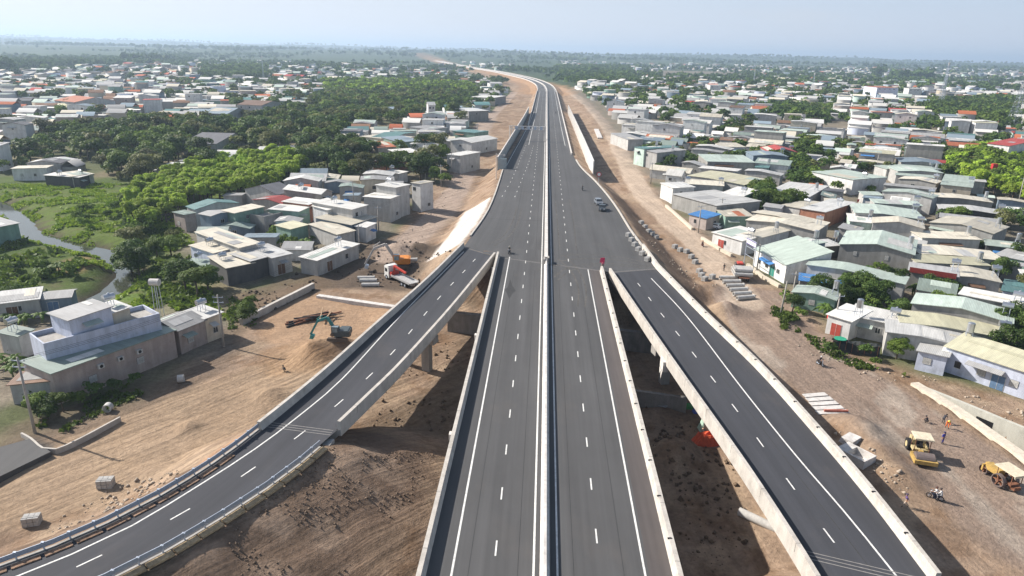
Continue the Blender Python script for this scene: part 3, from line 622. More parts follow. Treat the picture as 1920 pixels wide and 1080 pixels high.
# ramp sections on earth
for poly, nm, lab in ((LO, 'outer', 'blue grey steel guard rail on the outer side of the left ramp by the dirt'), (LI, 'inner', 'steel guard rail on the inner side of the left ramp above the dark soil slope')):
    p = poly[poly[:, 1] < (69.5 if nm == 'outer' else 68)]; p = offset(p, .1 if nm == 'outer' else -.1)
    t = thing('guard_rail', (0, 0, 0), 0, lab, 'guard rail')
    for zz in (.42,) if nm == 'outer' else (.5,):
        sweep(p, [(-.03, zz-.1), (-.08, zz+.03), (-.02, zz+.14), (-.08, zz+.26), (-.03, zz+.38), (.04, zz+.38), (.04, zz-.1)], DZ).build('rail_beam', STEEL, t)
    s = np.r_[0, np.cumsum(np.linalg.norm(np.diff(p, axis=0), axis=1))]; me = None
    for k, tt in enumerate(np.arange(.5, s[-1], 2.0 if nm == 'outer' else 2.)):
        x, y = np.interp(tt, s, p[:, 0]), np.interp(tt, s, p[:, 1])
        if me is None:
            q = MB(); q.box(-.06, -.05, -.6, .06, .05, .8); q.box(-.14, -.1, .72, .14, .1, .86); me = q.mesh('post'); me.materials.append(STEEL)
        o = link('post', me, None, t); o.location = (x, y, DZ)
    e = sweep(p, [(-.12, -.9), (-.12, .1), (.12, .1), (.12, -.9)], DZ).build('road_kerb', CONC2); S_(e)
# laid soil and brick squares behind the outer kerb
q = MB(); p = offset(LO[LO[:, 1] < 66], .95); s = np.r_[0, np.cumsum(np.linalg.norm(np.diff(p, axis=0), axis=1))]
for tt in np.arange(.2, s[-1]-2, 2.4):
    a_ = (np.interp(tt, s, p[:, 0]), np.interp(tt, s, p[:, 1]), DZ+.05); b_ = (np.interp(tt+2.1, s, p[:, 0]), np.interp(tt+2.1, s, p[:, 1]), DZ+.05); q.bar(a_, b_, .6, .12)
S_(q.build('verge', mat('verge_soil', (.27, .175, .12), .95, amt=.5, scale=3, bump=1.)))
q = MB(); p = offset(LI[LI[:, 1] < 65.5], .55); s = np.r_[0, np.cumsum(np.linalg.norm(np.diff(p, axis=0), axis=1))]
for tt in np.arange(.2, s[-1]-2, 2.4):
    a_ = (np.interp(tt, s, p[:, 0]), np.interp(tt, s, p[:, 1]), DZ+.02); b_ = (np.interp(tt+2.2, s, p[:, 0]), np.interp(tt+2.2, s, p[:, 1]), DZ+.02); q.bar(a_, b_, .75, .2)
S_(q.build('verge', mat('verge_sand', (.44, .33, .2), .95, amt=.4, scale=4, bump=1.)))
# kerbs along the merged deck
dl2 = DL[DL[:, 1] > 149]; dr2 = DR[(DR[:, 1] > 137)]
for p, lb in ((dl2[dl2[:, 1] < 258], 'left'), (dr2[dr2[:, 1] < 290], 'right')):
    S_(sweep(p, [(-.2, -.5), (-.2, .28), (.2, .28), (.2, -.5)], DZ).build('road_kerb', CONC))
parapet(np.vstack([RO[-1:], DR[(DR[:, 1] > 136.2) & (DR[:, 1] < 156)]]), 1, 'end_parapet', tr_)
# noise walls
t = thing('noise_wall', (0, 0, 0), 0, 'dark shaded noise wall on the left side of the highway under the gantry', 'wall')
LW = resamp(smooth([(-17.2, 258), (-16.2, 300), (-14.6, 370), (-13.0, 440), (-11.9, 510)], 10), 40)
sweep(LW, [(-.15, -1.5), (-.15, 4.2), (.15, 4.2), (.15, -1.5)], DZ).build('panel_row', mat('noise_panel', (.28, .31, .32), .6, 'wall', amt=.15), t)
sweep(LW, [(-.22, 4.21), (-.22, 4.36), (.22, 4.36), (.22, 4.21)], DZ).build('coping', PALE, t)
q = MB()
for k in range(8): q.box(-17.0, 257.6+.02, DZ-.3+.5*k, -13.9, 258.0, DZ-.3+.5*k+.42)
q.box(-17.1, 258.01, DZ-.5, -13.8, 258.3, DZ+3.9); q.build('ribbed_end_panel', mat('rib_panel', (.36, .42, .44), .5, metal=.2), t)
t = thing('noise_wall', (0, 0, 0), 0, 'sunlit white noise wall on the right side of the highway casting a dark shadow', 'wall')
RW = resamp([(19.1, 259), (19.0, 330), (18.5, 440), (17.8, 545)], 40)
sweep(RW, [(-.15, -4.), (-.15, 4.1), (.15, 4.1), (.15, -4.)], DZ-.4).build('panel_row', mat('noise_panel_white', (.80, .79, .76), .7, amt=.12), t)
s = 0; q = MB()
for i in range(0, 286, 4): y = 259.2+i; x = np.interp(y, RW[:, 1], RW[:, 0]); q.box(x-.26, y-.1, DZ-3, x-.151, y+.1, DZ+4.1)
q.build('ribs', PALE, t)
# trough walls of the right underpass
t = thing('underpass_trough', (0, 0, 0), 0, 'wedge shaped concrete underpass trough at the right edge below the blue and white house', 'underpass')
sweep(resamp(TR_W, 14), [(-.9, -4.8), (-.9, .45), (.5, .45), (.5, -4.8)], 2.5).build('near_wall', mat('concrete_cream', (.58, .52, .43), .9, amt=.2, scale=1.5), t)
fw_ = sweep(resamp(TR_F, 14), [(-.3, -5.), (-.3, .35), (.3, .35), (.3, -5.)], 2.5).build('far_wall', mat('concrete_cream2', (.50, .49, .43), .9, 'wall', amt=.15), t)
q = MB(); a_, b_ = P(1803, 778, 1.2), P(1826, 787, 1.2); x, y = P(1815, 775, 1.2); dr = (TR_F[2]-TR_F[1])/np.linalg.norm(TR_F[2]-TR_F[1]); nn = np.array([dr[1], -dr[0]])
c0 = TR_F[1]+dr*3.4+nn*.33; q.bar((*(c0), 1.3), (*(c0+dr*2.2), 1.3), .06, 1.0); q.build('opening', BLACK, t)

# ------------------------------------------------------------------ houses
RC = {'pale green': (.42, .49, .44), 'grey green': (.25, .31, .28), 'cream': (.58, .54, .45), 'white': (.66, .65, .62), 'grey': (.36, .36, .36), 'pale grey': (.50, .50, .49), 'dark grey': (.13, .13, .14), 'red': (.36, .06, .05), 'orange tile': (.40, .13, .06),
      'rusty brown': (.20, .12, .08), 'teal': (.10, .20, .20), 'blue': (.07, .22, .50), 'yellowish': (.52, .50, .36), 'blue grey': (.22, .28, .33)}
WC = {'grey': (.33, .325, .31), 'light grey': (.46, .455, .44), 'white': (.68, .68, .67), 'cream': (.56, .50, .40), 'green': (.24, .36, .30), 'blue grey': (.20, .26, .32), 'pinkish': (.42, .36, .33), 'pale blue': (.60, .65, .78), 'dark': (.10, .10, .10), 'brick': (.36, .17, .11), 'mint': (.48, .60, .54)}
def rmat(c): return mat('roof_'+c.replace(' ', '_'), RC[c], .55, 'roof', amt=.22, obrand=.22)
def wmat(c): return mat('wall_'+c.replace(' ', '_'), WC[c], .9, 'wall', amt=.24, obrand=.15)
GLASS = mat('window_glass', (.03, .035, .04), .25, spec=.6); FRAME = mat('window_frame', (.55, .55, .53), .6); DOORG = mat('door_green', (.05, .25, .2), .5); DOORR = mat('door_red', (.38, .07, .05), .6); DOORB = mat('door_brown', (.14, .08, .05), .6); DOORW = mat('door_blue', (.12, .2, .32), .6)
def prof_pts(kind, L, W, rise):
    if kind == 'flat': return 'x', [(0, 0), (L, .15)]
    if kind == 'mono': return 'y', [(0, 0), (W, rise)]
    if kind == 'side': return 'x', [(0, rise), (L, 0)]
    if kind == 'peak': return 'x', [(0, 0), (L*.5, rise), (L, 0)]
    if kind == 'peakl': return 'x', [(0, rise*.55), (L*.38, rise), (L, 0)]
    return 'y', [(0, 0), (W*.5, rise), (W, 0)]
def house_meshes(L, W, H, kind, rise, oh=.35, para=False):
    ax, pr = prof_pts(kind, L, W, rise); q = MB(); D = W if ax == 'x' else L
    tr = (lambda s, d, z: (s, d, z)) if ax == 'x' else (lambda s, d, z: (d, s, z))
    n = len(pr); vs = []
    for d_ in (0, D):
        vs += [tr(pr[0][0], d_, -3.0)]+[tr(s, d_, H+z) for s, z in pr]+[tr(pr[-1][0], d_, -3.0)]
    k = n+2; fs = [tuple(range(k)), tuple(range(k, 2*k))[::-1], (0, k, k+1, 1), (n, 2*k-2, 2*k-1, k-1)]
    q.add(vs, fs); wall = q
    r = MB(); th = .12; vs = []
    ex = list(pr); s0, z0 = pr[0]; s1, z1 = pr[1]; g = (z1-z0)/(s1-s0); ex[0] = (s0-oh, z0-g*oh); a0, b0 = pr[-2]; a1, b1 = pr[-1]; g = (b1-b0)/(a1-a0); ex[-1] = (a1+oh, b1+g*oh)
    for d_ in (-oh, D+oh):
        vs += [tr(s, d_, H+z+.03+th) for s, z in ex]+[tr(s, d_, H+z+.03) for s, z in reversed(ex)]
    k = 2*n; fs = [tuple(range(k))[::-1], tuple(range(k, 2*k))]+[(i, (i+1) % k, k+(i+1) % k, k+i) for i in range(k)]
    r.add(vs, fs)
    if para:
        r = MB(); r.box(.25, .25, H-.25, L-.25, W-.25, H-.2)
        wall = MB(); wall.box(0, 0, -3, L, W, H-.35); e = .22
        for b_ in ((0, 0, L, e), (0, W-e, L, W), (0, e, e, W-e), (L-e, e, L, W-e)): wall.box(b_[0], b_[1], H-.351, b_[2], b_[3], H+.45)
    return wall, r
_win = {}
def win_mesh(w_, h_, style):
    k = (w_, h_, style)
    if k in _win: return _win[k]
    q = MB(); q.box(0, -.05, 0, w_, .02, h_, 0); e = .07
    if style == 'open': q.box(-.04, -.07, -.08, w_+.04, -.051, -.01, 1)
    elif style == 'slat':
        for i in range(6): q.box(.02, -.075, h_*i/6+.02, w_-.02, -.051, h_*(i+1)/6-.03, 1)
    else:
        for b_ in ((0, 0, w_, e), (0, h_-e, w_, h_), (0, e, e, h_-e), (w_-e, e, w_, h_-e), (w_/2-.03, e, w_/2+.03, h_-e)): q.box(b_[0], -.08, b_[1], b_[2], -.051, b_[3], 1)
    me = q.mesh('window'); me.materials.append(GLASS); me.materials.append(FRAME); _win[k] = me; return me
def door_mesh(w_, h_, dm):
    k = ('d', w_, h_, dm.name)
    if k in _win: return _win[k]
    q = MB(); q.box(-.08, -.05, 0, w_+.08, .02, h_+.08, 1); q.box(0, -.08, 0, w_, -.051, h_, 0); q.box(w_/2-.02, -.1, 0, w_/2+.02, -.081, h_, 1)
    me = q.mesh('door'); me.materials.append(dm); me.materials.append(FRAME); _win[k] = me; return me
FOOT = []; HOUSES = []; LMK = []
def house(A, B, Cc, H, roof, wall, kind='flat', rise=.8, label=None, wins=2, front=None, door=None, name='house', cat='house', group=None, z0=None, para=False, dh=.0, sh=None, Wmin=3.):
    ax_, ay_, az = G(*A, H); bx, by = P(*B, az+H+dh); cx_, cy_ = P(*Cc, az+H)
    ex = np.array([bx-ax_, by-ay_]); L = np.linalg.norm(ex); ex /= L; ey = np.array([-ex[1], ex[0]]); W = float(np.dot([cx_-ax_, cy_-ay_], ey))
    flip = W < 0
    W = max(abs(W), Wmin); W = min(W, 1.5*L) if A[1] < 240 else W; ang_ = math.atan2(ex[1], ex[0])
    org = np.array([ax_, ay_])
    if flip: org = org-ey*W
    zz = min(TZ(*(org+ex*L/2+ey*W/2)), az+.5) if z0 is None else z0
    if z0 is None: zz = az
    return house_at(org[0], org[1], zz, ang_, L, W, H, roof, wall, kind, rise, label, wins, door, name, cat, group, para)
def house_at(x, y, z, an, L, W, H, roof, wall, kind, rise, label, wins=2, door=None, name='house', cat='house', group=None, para=False, parts=True, front_gap=0):
    t = thing(name, (x, y, z), an, label, cat, group)
    wm_, rm_ = house_meshes(L, W, H, kind, rise, para=para)
    wm_.build('wall', wmat(wall), t); rm_.build('roof', CONC2 if para else rmat(roof), t)
    rr = random.Random(int(abs(x*13+y*7)))
    for i in range(wins):
        w_ = rr.choice((.9, 1.2)); me = win_mesh(w_, 1.1, rr.choice(('open', 'slat', 'frame'))); o = link('window', me, None, t)
        o.location = (L*(i+.6)/(wins+.4)-w_/2+rr.uniform(-.5, .5), 0, min(1.3 if H < 5 else H-2.2, H-1.5))
    if wins and W > 5:
        o = link('window', win_mesh(1.2, 1.1, 'frame'), None, t); o.rotation_euler = (0, 0, R(90)); o.location = (L, W*.55, min(1.3, H-1.5))
    if door is not None:
        o = link('door', door_mesh(1.8, 2.3, door), None, t); o.location = (L*.22 if wins < 3 else L*.55, 0, .05)
    if y < 420 and not para:
        ax, pr = prof_pts(kind, L, W, rise); D = W if ax == 'x' else L
        for k in range(rr.choice((1, 2, 2, 3))):
            i = rr.randrange(len(pr)-1); (s0, z0), (s1, z1) = pr[i], pr[i+1]; a0, b0 = sorted((rr.uniform(.02, .98), rr.uniform(.02, .98))); d0, d1 = sorted((rr.uniform(-.02, 1), rr.uniform(0, 1.02)))
            if b0-a0 < .12 or d1-d0 < .15: continue
            f = lambda q_, d_: ((s0+(s1-s0)*q_, d_*D) if ax == 'x' else (d_*D, s0+(s1-s0)*q_))+(H+z0+(z1-z0)*q_+.15+.012*(k+1),)
            c8 = [f(a0, d0), f(b0, d0), f(b0, d1), f(a0, d1)]; g_ = MB(); g_.add(c8+[(u_, v_, w_+.03) for u_, v_, w_ in c8], [(0, 3, 2, 1), (4, 5, 6, 7), (0, 1, 5, 4), (1, 2, 6, 5), (2, 3, 7, 6), (3, 0, 4, 7)])
            g_.build('roof_patch', rmat(rr.choice(('cream', 'pale grey', 'grey', 'white', 'pale green', roof, roof, roof, 'grey'))), t)
        if rr.random() < .35:
            g_ = MB(); a0 = rr.uniform(0, L*.4); g_.bar((a0+L*.2, -.05, H-1.0), (a0+L*.2, -1.3, H-1.35), L*.4, .06); g_.build('awning', rmat(rr.choice(('pale green', 'grey', 'blue', 'pale grey', 'rusty brown'))), t)
    c_, s_ = math.cos(an), math.sin(an)
    FOOT.append(np.array([(x, y), (x+c_*L, y+s_*L), (x+c_*L-s_*W, y+s_*L+c_*W), (x-s_*W, y+c_*W)]))
    HOUSES.append(dict(o=t, x=x+c_*L/2-s_*W/2, y=y+s_*L/2+c_*W/2, L=L, W=W, H=H, roof=roof, wall=wall, label=label, z=z, an=an, kind=kind))
    return t
HR = 'long low houses of the settlement on the right'; HL = 'houses along the dirt road on the left'
PEAK = 'peak'
HAND = [
 # ---- right settlement, nearest first
 ((1775, 650), (1950, 706), (1792, 628), 4.2, 'yellowish', 'pale blue', 'mono', .6, 'long pale blue and white walled house above the trough at the right edge', 3, DOORW, {}),
 ((1722, 658), (1776, 671), (1736, 641), 3.2, 'pale grey', 'pale blue', 'flat', .1, 'low pale blue walled annex with small dark window beside the yard tree', 1, None, {}),
 ((1663, 626), (1830, 655), (1690, 608), 3.8, 'pale grey', 'light grey', 'peakl', .6, 'long pale grey roof just behind the pale blue walled house', 1, None, {}),
 ((1690, 608), (1903, 638), (1700, 588), 4.0, 'yellowish', 'light grey', 'peakl', .6, 'very long yellowish roof second behind the pale blue walled house', 0, None, {}),
 ((1711, 569), (1897, 606), (1716, 550), 5.2, 'pale green', 'grey', 'peak', .9, 'large pale green gabled roof over a bare grey side wall near the right edge', 0, None, {}),
 ((1800, 552), (1911, 575), (1802, 538), 5.8, 'white', 'grey', 'flat', .1, 'tall grey block with white flat roof right above the large pale green roof', 0, None, {}),
 ((1594, 591), (1677, 609), (1604, 574), 3.6, 'white', 'light grey', 'mono', .3, 'small light grey house with barred window beside the black netting', 2, None, {}),
 ((1553, 590), (1596, 603), (1560, 566), 3.6, 'white', 'white', 'mono', .3, 'small white fronted house with red cloth and open entrance beside the dirt road', 0, DOORR, {}),
 ((1487, 548), (1566, 563), (1492, 535), 3.2, 'pale green', 'green', 'peak', .6, 'green sheet metal shed with pale green roof beside the road bend', 1, None, {}),
 ((1500, 526), (1584, 537), (1508, 516), 2.8, 'blue', 'grey', 'mono', .2, 'low shed with bright blue tarpaulin roof among banana plants', 0, None, {}),
 ((1513, 500), (1695, 533), (1519, 488), 4.6, 'pale green', 'light grey', 'peakl', .8, 'long pale green roof right behind the bright blue tarpaulin shed', 1, None, {}),
 ((1575, 458), (1713, 478), (1584, 433), 5.4, 'pale green', 'grey', 'peak', 1.3, 'big bare grey gabled wall with two small square windows beside the alley', 2, None, {}),
 ((1541, 463), (1576, 460), (1546, 452), 3.4, 'pale grey', 'dark', 'mono', .3, 'small porch roof with red flag on the left of the big bare grey gable', 0, None, {}),
 ((1637, 418), (1732, 429), (1600, 404), 5.2, 'cream', 'light grey', 'peak', 1.1, 'stained light grey gabled house second behind the two window grey gable', 0, None, {}),
 ((1594, 415), (1637, 419), (1604, 404), 4.0, 'white', 'mint', 'mono', .3, 'small white roofed front room facing the alley in the middle of the row', 1, None, {}),
 ((1604, 402), (1735, 413), (1612, 386), 4.6, 'pale green', 'light grey', 'peakl', .8, 'wide pale green roof third behind the two window grey gable', 0, None, {}),
 ((1641, 381), (1728, 387), (1644, 374), 5.0, 'pale green', 'light grey', 'flat', .1, 'smooth light grey side wall with one tiny hole fourth in the row', 1, None, {}),
 ((1655, 359), (1748, 372), (1657, 353), 5.2, 'pale green', 'light grey', 'peak', .9, 'pale lilac grey gabled wall with mint edged roof fifth in the row', 0, None, {}),
 ((1621, 366), (1655, 368), (1626, 360), 3.6, 'pale green', 'light grey', 'flat', .1, 'low mint roofed entry beside red flags on the alley', 0, None, {}),
 ((1686, 335), (1755, 344), (1688, 330), 5.6, 'cream', 'grey', 'peak', .6, 'brownish grey gable wall with one barred window sixth in the row', 1, None, {}),
 ((1684, 321), (1768, 325), (1687, 314), 5.4, 'pale green', 'light grey', 'peak', .5, 'light grey block with mint roof edge seventh in the row', 0, None, {}),
 ((1690, 304), (1768, 309), (1694, 297), 5.0, 'blue grey', 'grey', 'peak', .7, 'blue grey roofed house eighth in the row beside the bright grove', 0, None, {}),
 ((1663, 317), (1765, 318), (1668, 311), 4.4, 'pale green', 'light grey', 'peak', .5, 'narrow mint roof between the seventh and eighth houses of the row', 0, None, {}),
 ((1765, 346), (1822, 352), (1768, 329), 6.2, 'pale green', 'cream', 'mono', .5, 'tall greenish grey wall with dark slit window beside the right grove', 1, None, {}),
 ((1757, 372), (1860, 380), (1760, 365), 4.4, 'cream', 'grey', 'peakl', .6, 'cream roofed low house in front of the tall greenish grey wall', 1, None, {}),
 ((1762, 392), (1890, 405), (1766, 384), 4.0, 'pale grey', 'dark', 'peak', .6, 'open sided shelter with pale roof and red flowers beneath it', 0, None, {}),
 ((1745, 417), (1862, 438), (1752, 402), 5.0, 'cream', 'grey', 'peak', 1.0, 'smooth dark grey gabled wall with cream roof at the right', 0, None, {}),
 ((1730, 446), (1838, 451), (1736, 434), 4.2, 'cream', 'light grey', 'flat', .1, 'long cream roof directly behind the dense banana row', 0, None, {}),
 ((1725, 478), (1885, 490), (1727, 462), 4.2, 'cream', 'light grey', 'peakl', .5, 'broad cream roof right in front of the dense banana row', 0, None, {}),
 ((1720, 492), (1855, 500), (1722, 478), 4.4, 'yellowish', 'light grey', 'flat', .1, 'broad yellowish cream roof behind the red edged roof', 0, None, {}),
 ((1705, 507), (1795, 521), (1710, 493), 4.6, 'grey', 'grey', 'flat', .1, 'grey roof with a red front edge over a rain streaked wall', 0, None, {'band': 'red'}),
 ((1796, 520), (1876, 530), (1800, 503), 4.4, 'cream', 'grey', 'peakl', .5, 'cream roofed end house right of the red edged roof', 0, None, {}),
 ((1880, 545), (1940, 556), (1886, 525), 4.0, 'teal', 'pale blue', 'flat', .1, 'teal and pale blue roofed lean-to at the right edge', 0, None, {}),
 ((1868, 478), (1935, 492), (1872, 466), 3.8, 'pale grey', 'green', 'mono', .3, 'pale roofed hut with green front at the right edge', 1, None, {}),
 ((1850, 460), (1912, 468), (1853, 450), 3.6, 'pale green', 'dark', 'flat', .1, 'mint and dark teal roofed shed near the right edge', 0, None, {}),
 ((1416, 466), (1475, 497), (1438, 438), 4.2, 'pale green', 'white', 'mono', 2.6, 'pale green roofed white shop house with teal door facing the dirt road', 3, DOORG, {}),
 ((1478, 452), (1512, 462), (1462, 432), 6.0, 'pale green', 'blue grey', 'flat', .1, 'blue grey rear block behind the pale green shop house', 0, None, {}),
 ((1337, 436), (1392, 452), (1352, 418), 3.6, 'white', 'white', 'mono', .4, 'white roofed white house with a rusty red door beside the dirt road', 1, DOORR, {}),
 ((1392, 438), (1425, 446), (1396, 413), 4.0, 'cream', 'white', 'peak', .5, 'cream roofed house behind the roadside sign frame', 0, None, {}),
 ((1400, 413), (1530, 434), (1412, 396), 4.6, 'cream', 'grey', 'peak', .8, 'long cream gabled roof behind the pale green shop house', 0, None, {}),
 ((1361, 406), (1412, 407), (1380, 393), 4.2, 'cream', 'green', 'flat', .1, 'cream roof with one orange rusted sheet beside the tall trees', 0, None, {'band': 'orange tile'}),
 ((1412, 398), (1505, 420), (1418, 392), 4.8, 'cream', 'grey', 'peak', .6, 'narrow cream roof in front of the round dark trees', 0, None, {}),
 ((1262, 364), (1344, 387), (1298, 346), 4.6, 'pale grey', 'grey', 'flat', .1, 'corrugated grey walled workshop with broad pale roof above the blue awning', 0, None, {}),
 ((1262, 353), (1302, 352), (1266, 343), 5.2, 'white', 'white', 'flat', .1, 'white box shaped house with blue trim beside the road', 1, None, {}),
 ((1285, 345), (1356, 350), (1278, 336), 5.0, 'cream', 'light grey', 'flat', .1, 'long cream flat roof behind the white box shaped house', 0, None, {}),
 ((1345, 366), (1385, 372), (1365, 350), 4.6, 'white', 'green', 'mono', .4, 'white roof with green side panel between workshop and trees', 0, None, {}),
 ((1293, 402), (1325, 410), (1298, 393), 3.4, 'blue', 'pinkish', 'mono', .5, 'pinkish roadside kiosk under a blue awning', 1, None, {}),
 ((1290, 331), (1395, 347), (1292, 316), 4.6, 'yellowish', 'light grey', 'peakl', .5, 'wide yellow green stained roof near the road', 0, None, {}),
 ((1327, 303), (1415, 306), (1330, 290), 5.2, 'pale green', 'grey', 'flat', .1, 'rain streaked grey block with mint roof beside the blue grey gable', 0, None, {}),
 ((1416, 314), (1440, 316), (1420, 308), 4.4, 'teal', 'mint', 'flat', .1, 'little teal and mint hut beside the streaked grey block', 0, None, {}),
 ((1413, 292), (1477, 294), (1418, 285), 6.0, 'blue grey', 'blue grey', 'peak', .6, 'smooth blue grey gabled wall in front of the red roof', 0, None, {}),
 ((1440, 284), (1495, 286), (1446, 277), 5.2, 'red', 'grey', 'peak', 1.4, 'bright red peaked roof behind the blue grey wall', 0, None, {}),
 ((1357, 276), (1398, 277), (1353, 268), 4.6, 'cream', 'white', 'flat', .1, 'small white house with cream roof above the banana clump', 1, None, {}),
 ((1523, 322), (1600, 338), (1536, 309), 4.8, 'pale green', 'white', 'flat', .1, 'long white walled house with pale green roof beyond the cream roofs', 2, None, {}),
 ((1441, 360), (1517, 370), (1478, 341), 4.0, 'pale grey', 'light grey', 'flat', .1, 'large plain pale grey roof between two groups of trees', 0, None, {}),
 ((1502, 391), (1547, 399), (1542, 371), 4.8, 'pale grey', 'brick', 'flat', .1, 'pale grey flat roof over brownish wall at the alley corner', 0, None, {}),
 ((1548, 385), (1580, 388), (1566, 374), 4.0, 'cream', 'grey', 'flat', .1, 'cream lean-to right of the brownish walled corner house', 0, None, {}),
 ((1465, 385), (1500, 392), (1495, 372), 4.2, 'cream', 'light grey', 'flat', .1, 'cream roof squeezed behind the round dark trees', 0, None, {}),
 ((1852, 269), (1893, 274), (1864, 255), 8.0, 'red', 'white', 'gable', 1.8, 'white two storey house with bright red gabled roof by the grove', 3, None, {}),
 ((1150+50, 280), (1232, 287), (1206, 268), 6.5, 'grey', 'light grey', 'mono', .6, 'light grey tall narrow house nearest the dirt road among the far right row', 1, None, {}),
 ((1190, 276), (1208, 280), (1200, 262), 7.0, 'teal', 'mint', 'flat', .1, 'mint green tall house with teal flat roof beside the dirt road', 1, None, {}),
 ((1178, 262), (1206, 262), (1184, 250), 5.2, 'grey', 'light grey', 'flat', .1, 'grey roof with white parapet further up the dirt road', 0, None, {}),
 # ---- left side
 ((98, 704), (326, 620), (82, 668), 4.6, 'grey green', 'pinkish', 'side', .3, 'long low grey green roof over a bare pinkish wall with air conditioners', 2, None, {'ac': 3}),
 ((82, 650), (300, 592), (62, 628), 7.2, 'grey', 'pale blue', 'flat', .1, 'tall pale blue grey two storey house with roof terrace behind the pinkish wall', 0, None, {'para': True, 'W': 5}),
 ((129, 601), (208, 577), (110, 583), 10.0, 'grey', 'pale blue', 'flat', .1, 'upper storey block with grey sheet roof standing on the roof terrace', 0, None, {'W': 4}),
 ((209, 588), (243, 578), (192, 572), 8.9, 'pale grey', 'cream', 'flat', .1, 'beige roof room at the right end of the upper storey block', 0, None, {'W': 3.4}),
 ((62, 640), (80, 637), (57, 630), 6.0, 'white', 'white', 'flat', .1, 'small white balcony block at the left end of the tall pale blue house', 1, DOORB, {'para': True, 'W': 3}),
 ((34, 631), (61, 621), (18, 616), 4.0, 'grey green', 'light grey', 'flat', .1, 'small windowless pale shed left of the tall blue grey house', 0, None, {}),
 ((18, 722), (97, 716), (2, 702), 3.2, 'rusty brown', 'light grey', 'flat', .1, 'low dark red roofed lean-to at the left edge by the leaning pole', 0, None, {}),
 ((334, 620), (384, 600), (318, 592), 4.2, 'grey', 'pinkish', 'gable', .9, 'half demolished house with grey corrugated roof and one white wall by the pole', 1, None, {}),
 ((384, 598), (415, 588), (372, 577), 4.4, 'pale grey', 'cream', 'flat', .1, 'small beige house touching the utility pole', 1, None, {}),
 ((-10, 571), (72, 561), (-8, 552), 3.2, 'pale grey', 'light grey', 'mono', .3, 'long low grey roofed hut at the left edge beside the stream', 1, DOORB, {}),
 ((74, 562), (132, 557), (84, 548), 3.0, 'grey', 'blue grey', 'gable', .5, 'low hut with blue door beside the stream', 0, DOORW, {}),
 ((-60, 437), (34, 419), (-60, 416), 5.0, 'grey', 'teal' if False else 'green', 'mono', .6, 'dark green walled shed cut by the left edge beyond the stream', 0, None, {}),
 ((366, 393), (447, 381), (345, 388), 5.4, 'teal', 'light grey', 'peak', 1.2, 'dark teal gabled roof at the back of the left cluster by the bright grove', 0, None, {}),
 ((325, 398), (346, 404), (336, 392), 4.6, 'grey green', 'pinkish', 'flat', .1, 'small brown walled annex at the left end of the cluster', 1, None, {}),
 ((396, 408), (440, 398), (378, 403), 5.6, 'pale grey', 'blue grey', 'peakl', .7, 'pale grey roof over blue grey wall joined to the dark green box', 1, None, {}),
 ((440, 400), (494, 389), (432, 392), 6.2, 'cream', 'green', 'flat', .1, 'dark green walled box house with cream roof in the left cluster', 1, None, {}),
 ((449, 465), (487, 457), (408, 428), 5.8, 'cream', 'light grey', 'flat', .1, 'long pinkish cream roof pointing toward the viewer in the left cluster', 0, None, {}),
 ((401, 475), (440, 466), (369, 458), 4.8, 'cream', 'pale blue', 'flat', .1, 'cream roof over pale blue wall beside the bushes', 1, None, {}),
 ((425, 503), (476, 493), (403, 483), 4.0, 'cream', 'dark', 'mono', .4, 'striped corrugated cream awning roof over a dark open front', 0, None, {}),
 ((470, 490), (508, 480), (450, 476), 4.2, 'pale grey', 'dark', 'mono', .3, 'pale grey awning roof over a dark open front middle of three', 0, None, {}),
 ((511, 484), (546, 476), (490, 463), 4.2, 'pale grey', 'light grey', 'mono', .3, 'pale grey roof at the right end of the three open fronts', 1, DOORB, {}),
 ((378, 502), (403, 491), (362, 487), 2.8, 'grey green', 'green', 'flat', .1, 'low faded green lean-to beside the stream bushes', 0, None, {}),
 ((530, 383), (558, 376), (492, 371), 5.0, 'red', 'pinkish', 'gable', .9, 'faded red roof in the left cluster', 0, None, {}),
 ((560, 397), (580, 389), (533, 382), 4.8, 'white', 'green', 'flat', .1, 'white roof next to the faded red roof', 0, None, {}),
 ((578, 384), (602, 377), (556, 371), 5.4, 'white', 'brick', 'flat', .1, 'small white roof with red brown edge behind the faded red roof', 0, None, {}),
 ((602, 364), (622, 359), (562, 348), 6.0, 'pale grey', 'pinkish', 'peak', 1.0, 'pale roofed pinkish house at the top of the left cluster', 2, None, {}),
 ((520, 365), (554, 358), (506, 346), 5.2, 'dark grey', 'light grey', 'gable', 2.0, 'steep dark tiled roof among the dark trees', 0, None, {}),
 ((495, 409), (536, 399), (493, 399), 4.6, 'grey', 'grey', 'flat', .1, 'stained grey house with roof terrace beside the dark green box', 2, None, {'para': True, 'W': 6}),
 ((545, 430), (577, 423), (530, 420), 4.0, 'yellowish', 'green', 'flat', .1, 'small green sided shed with yellowish roof in the left cluster', 0, None, {}),
 ((633, 440), (665, 434), (580, 421), 4.2, 'cream', 'light grey', 'flat', .1, 'cream roof over streaky plank wall near the roadside poles', 0, None, {}),
 ((614, 394), (648, 388), (578, 388), 6.2, 'white', 'white', 'flat', .1, 'white walled house with white roof in the middle of the left cluster', 0, None, {}),
 ((660, 393), (688, 386), (606, 375), 7.2, 'white', 'light grey', 'flat', .1, 'bright white roof with a black skylight rising above the cluster', 2, None, {}),
 ((658, 422), (706, 407), (618, 404), 4.6, 'cream', 'blue grey', 'mono', .4, 'wide cream green awning roof over a dark shop front by the road', 0, None, {}),
 ((686, 427), (704, 420), (682, 422), 4.2, 'white', 'white', 'flat', .1, 'tiny white walled booth beside the dark shop front', 0, None, {}),
 ((682, 369), (731, 374), (702, 362), 6.8, 'white', 'light grey', 'flat', .1, 'white two storey house facing the left dirt road', 1, None, {}),
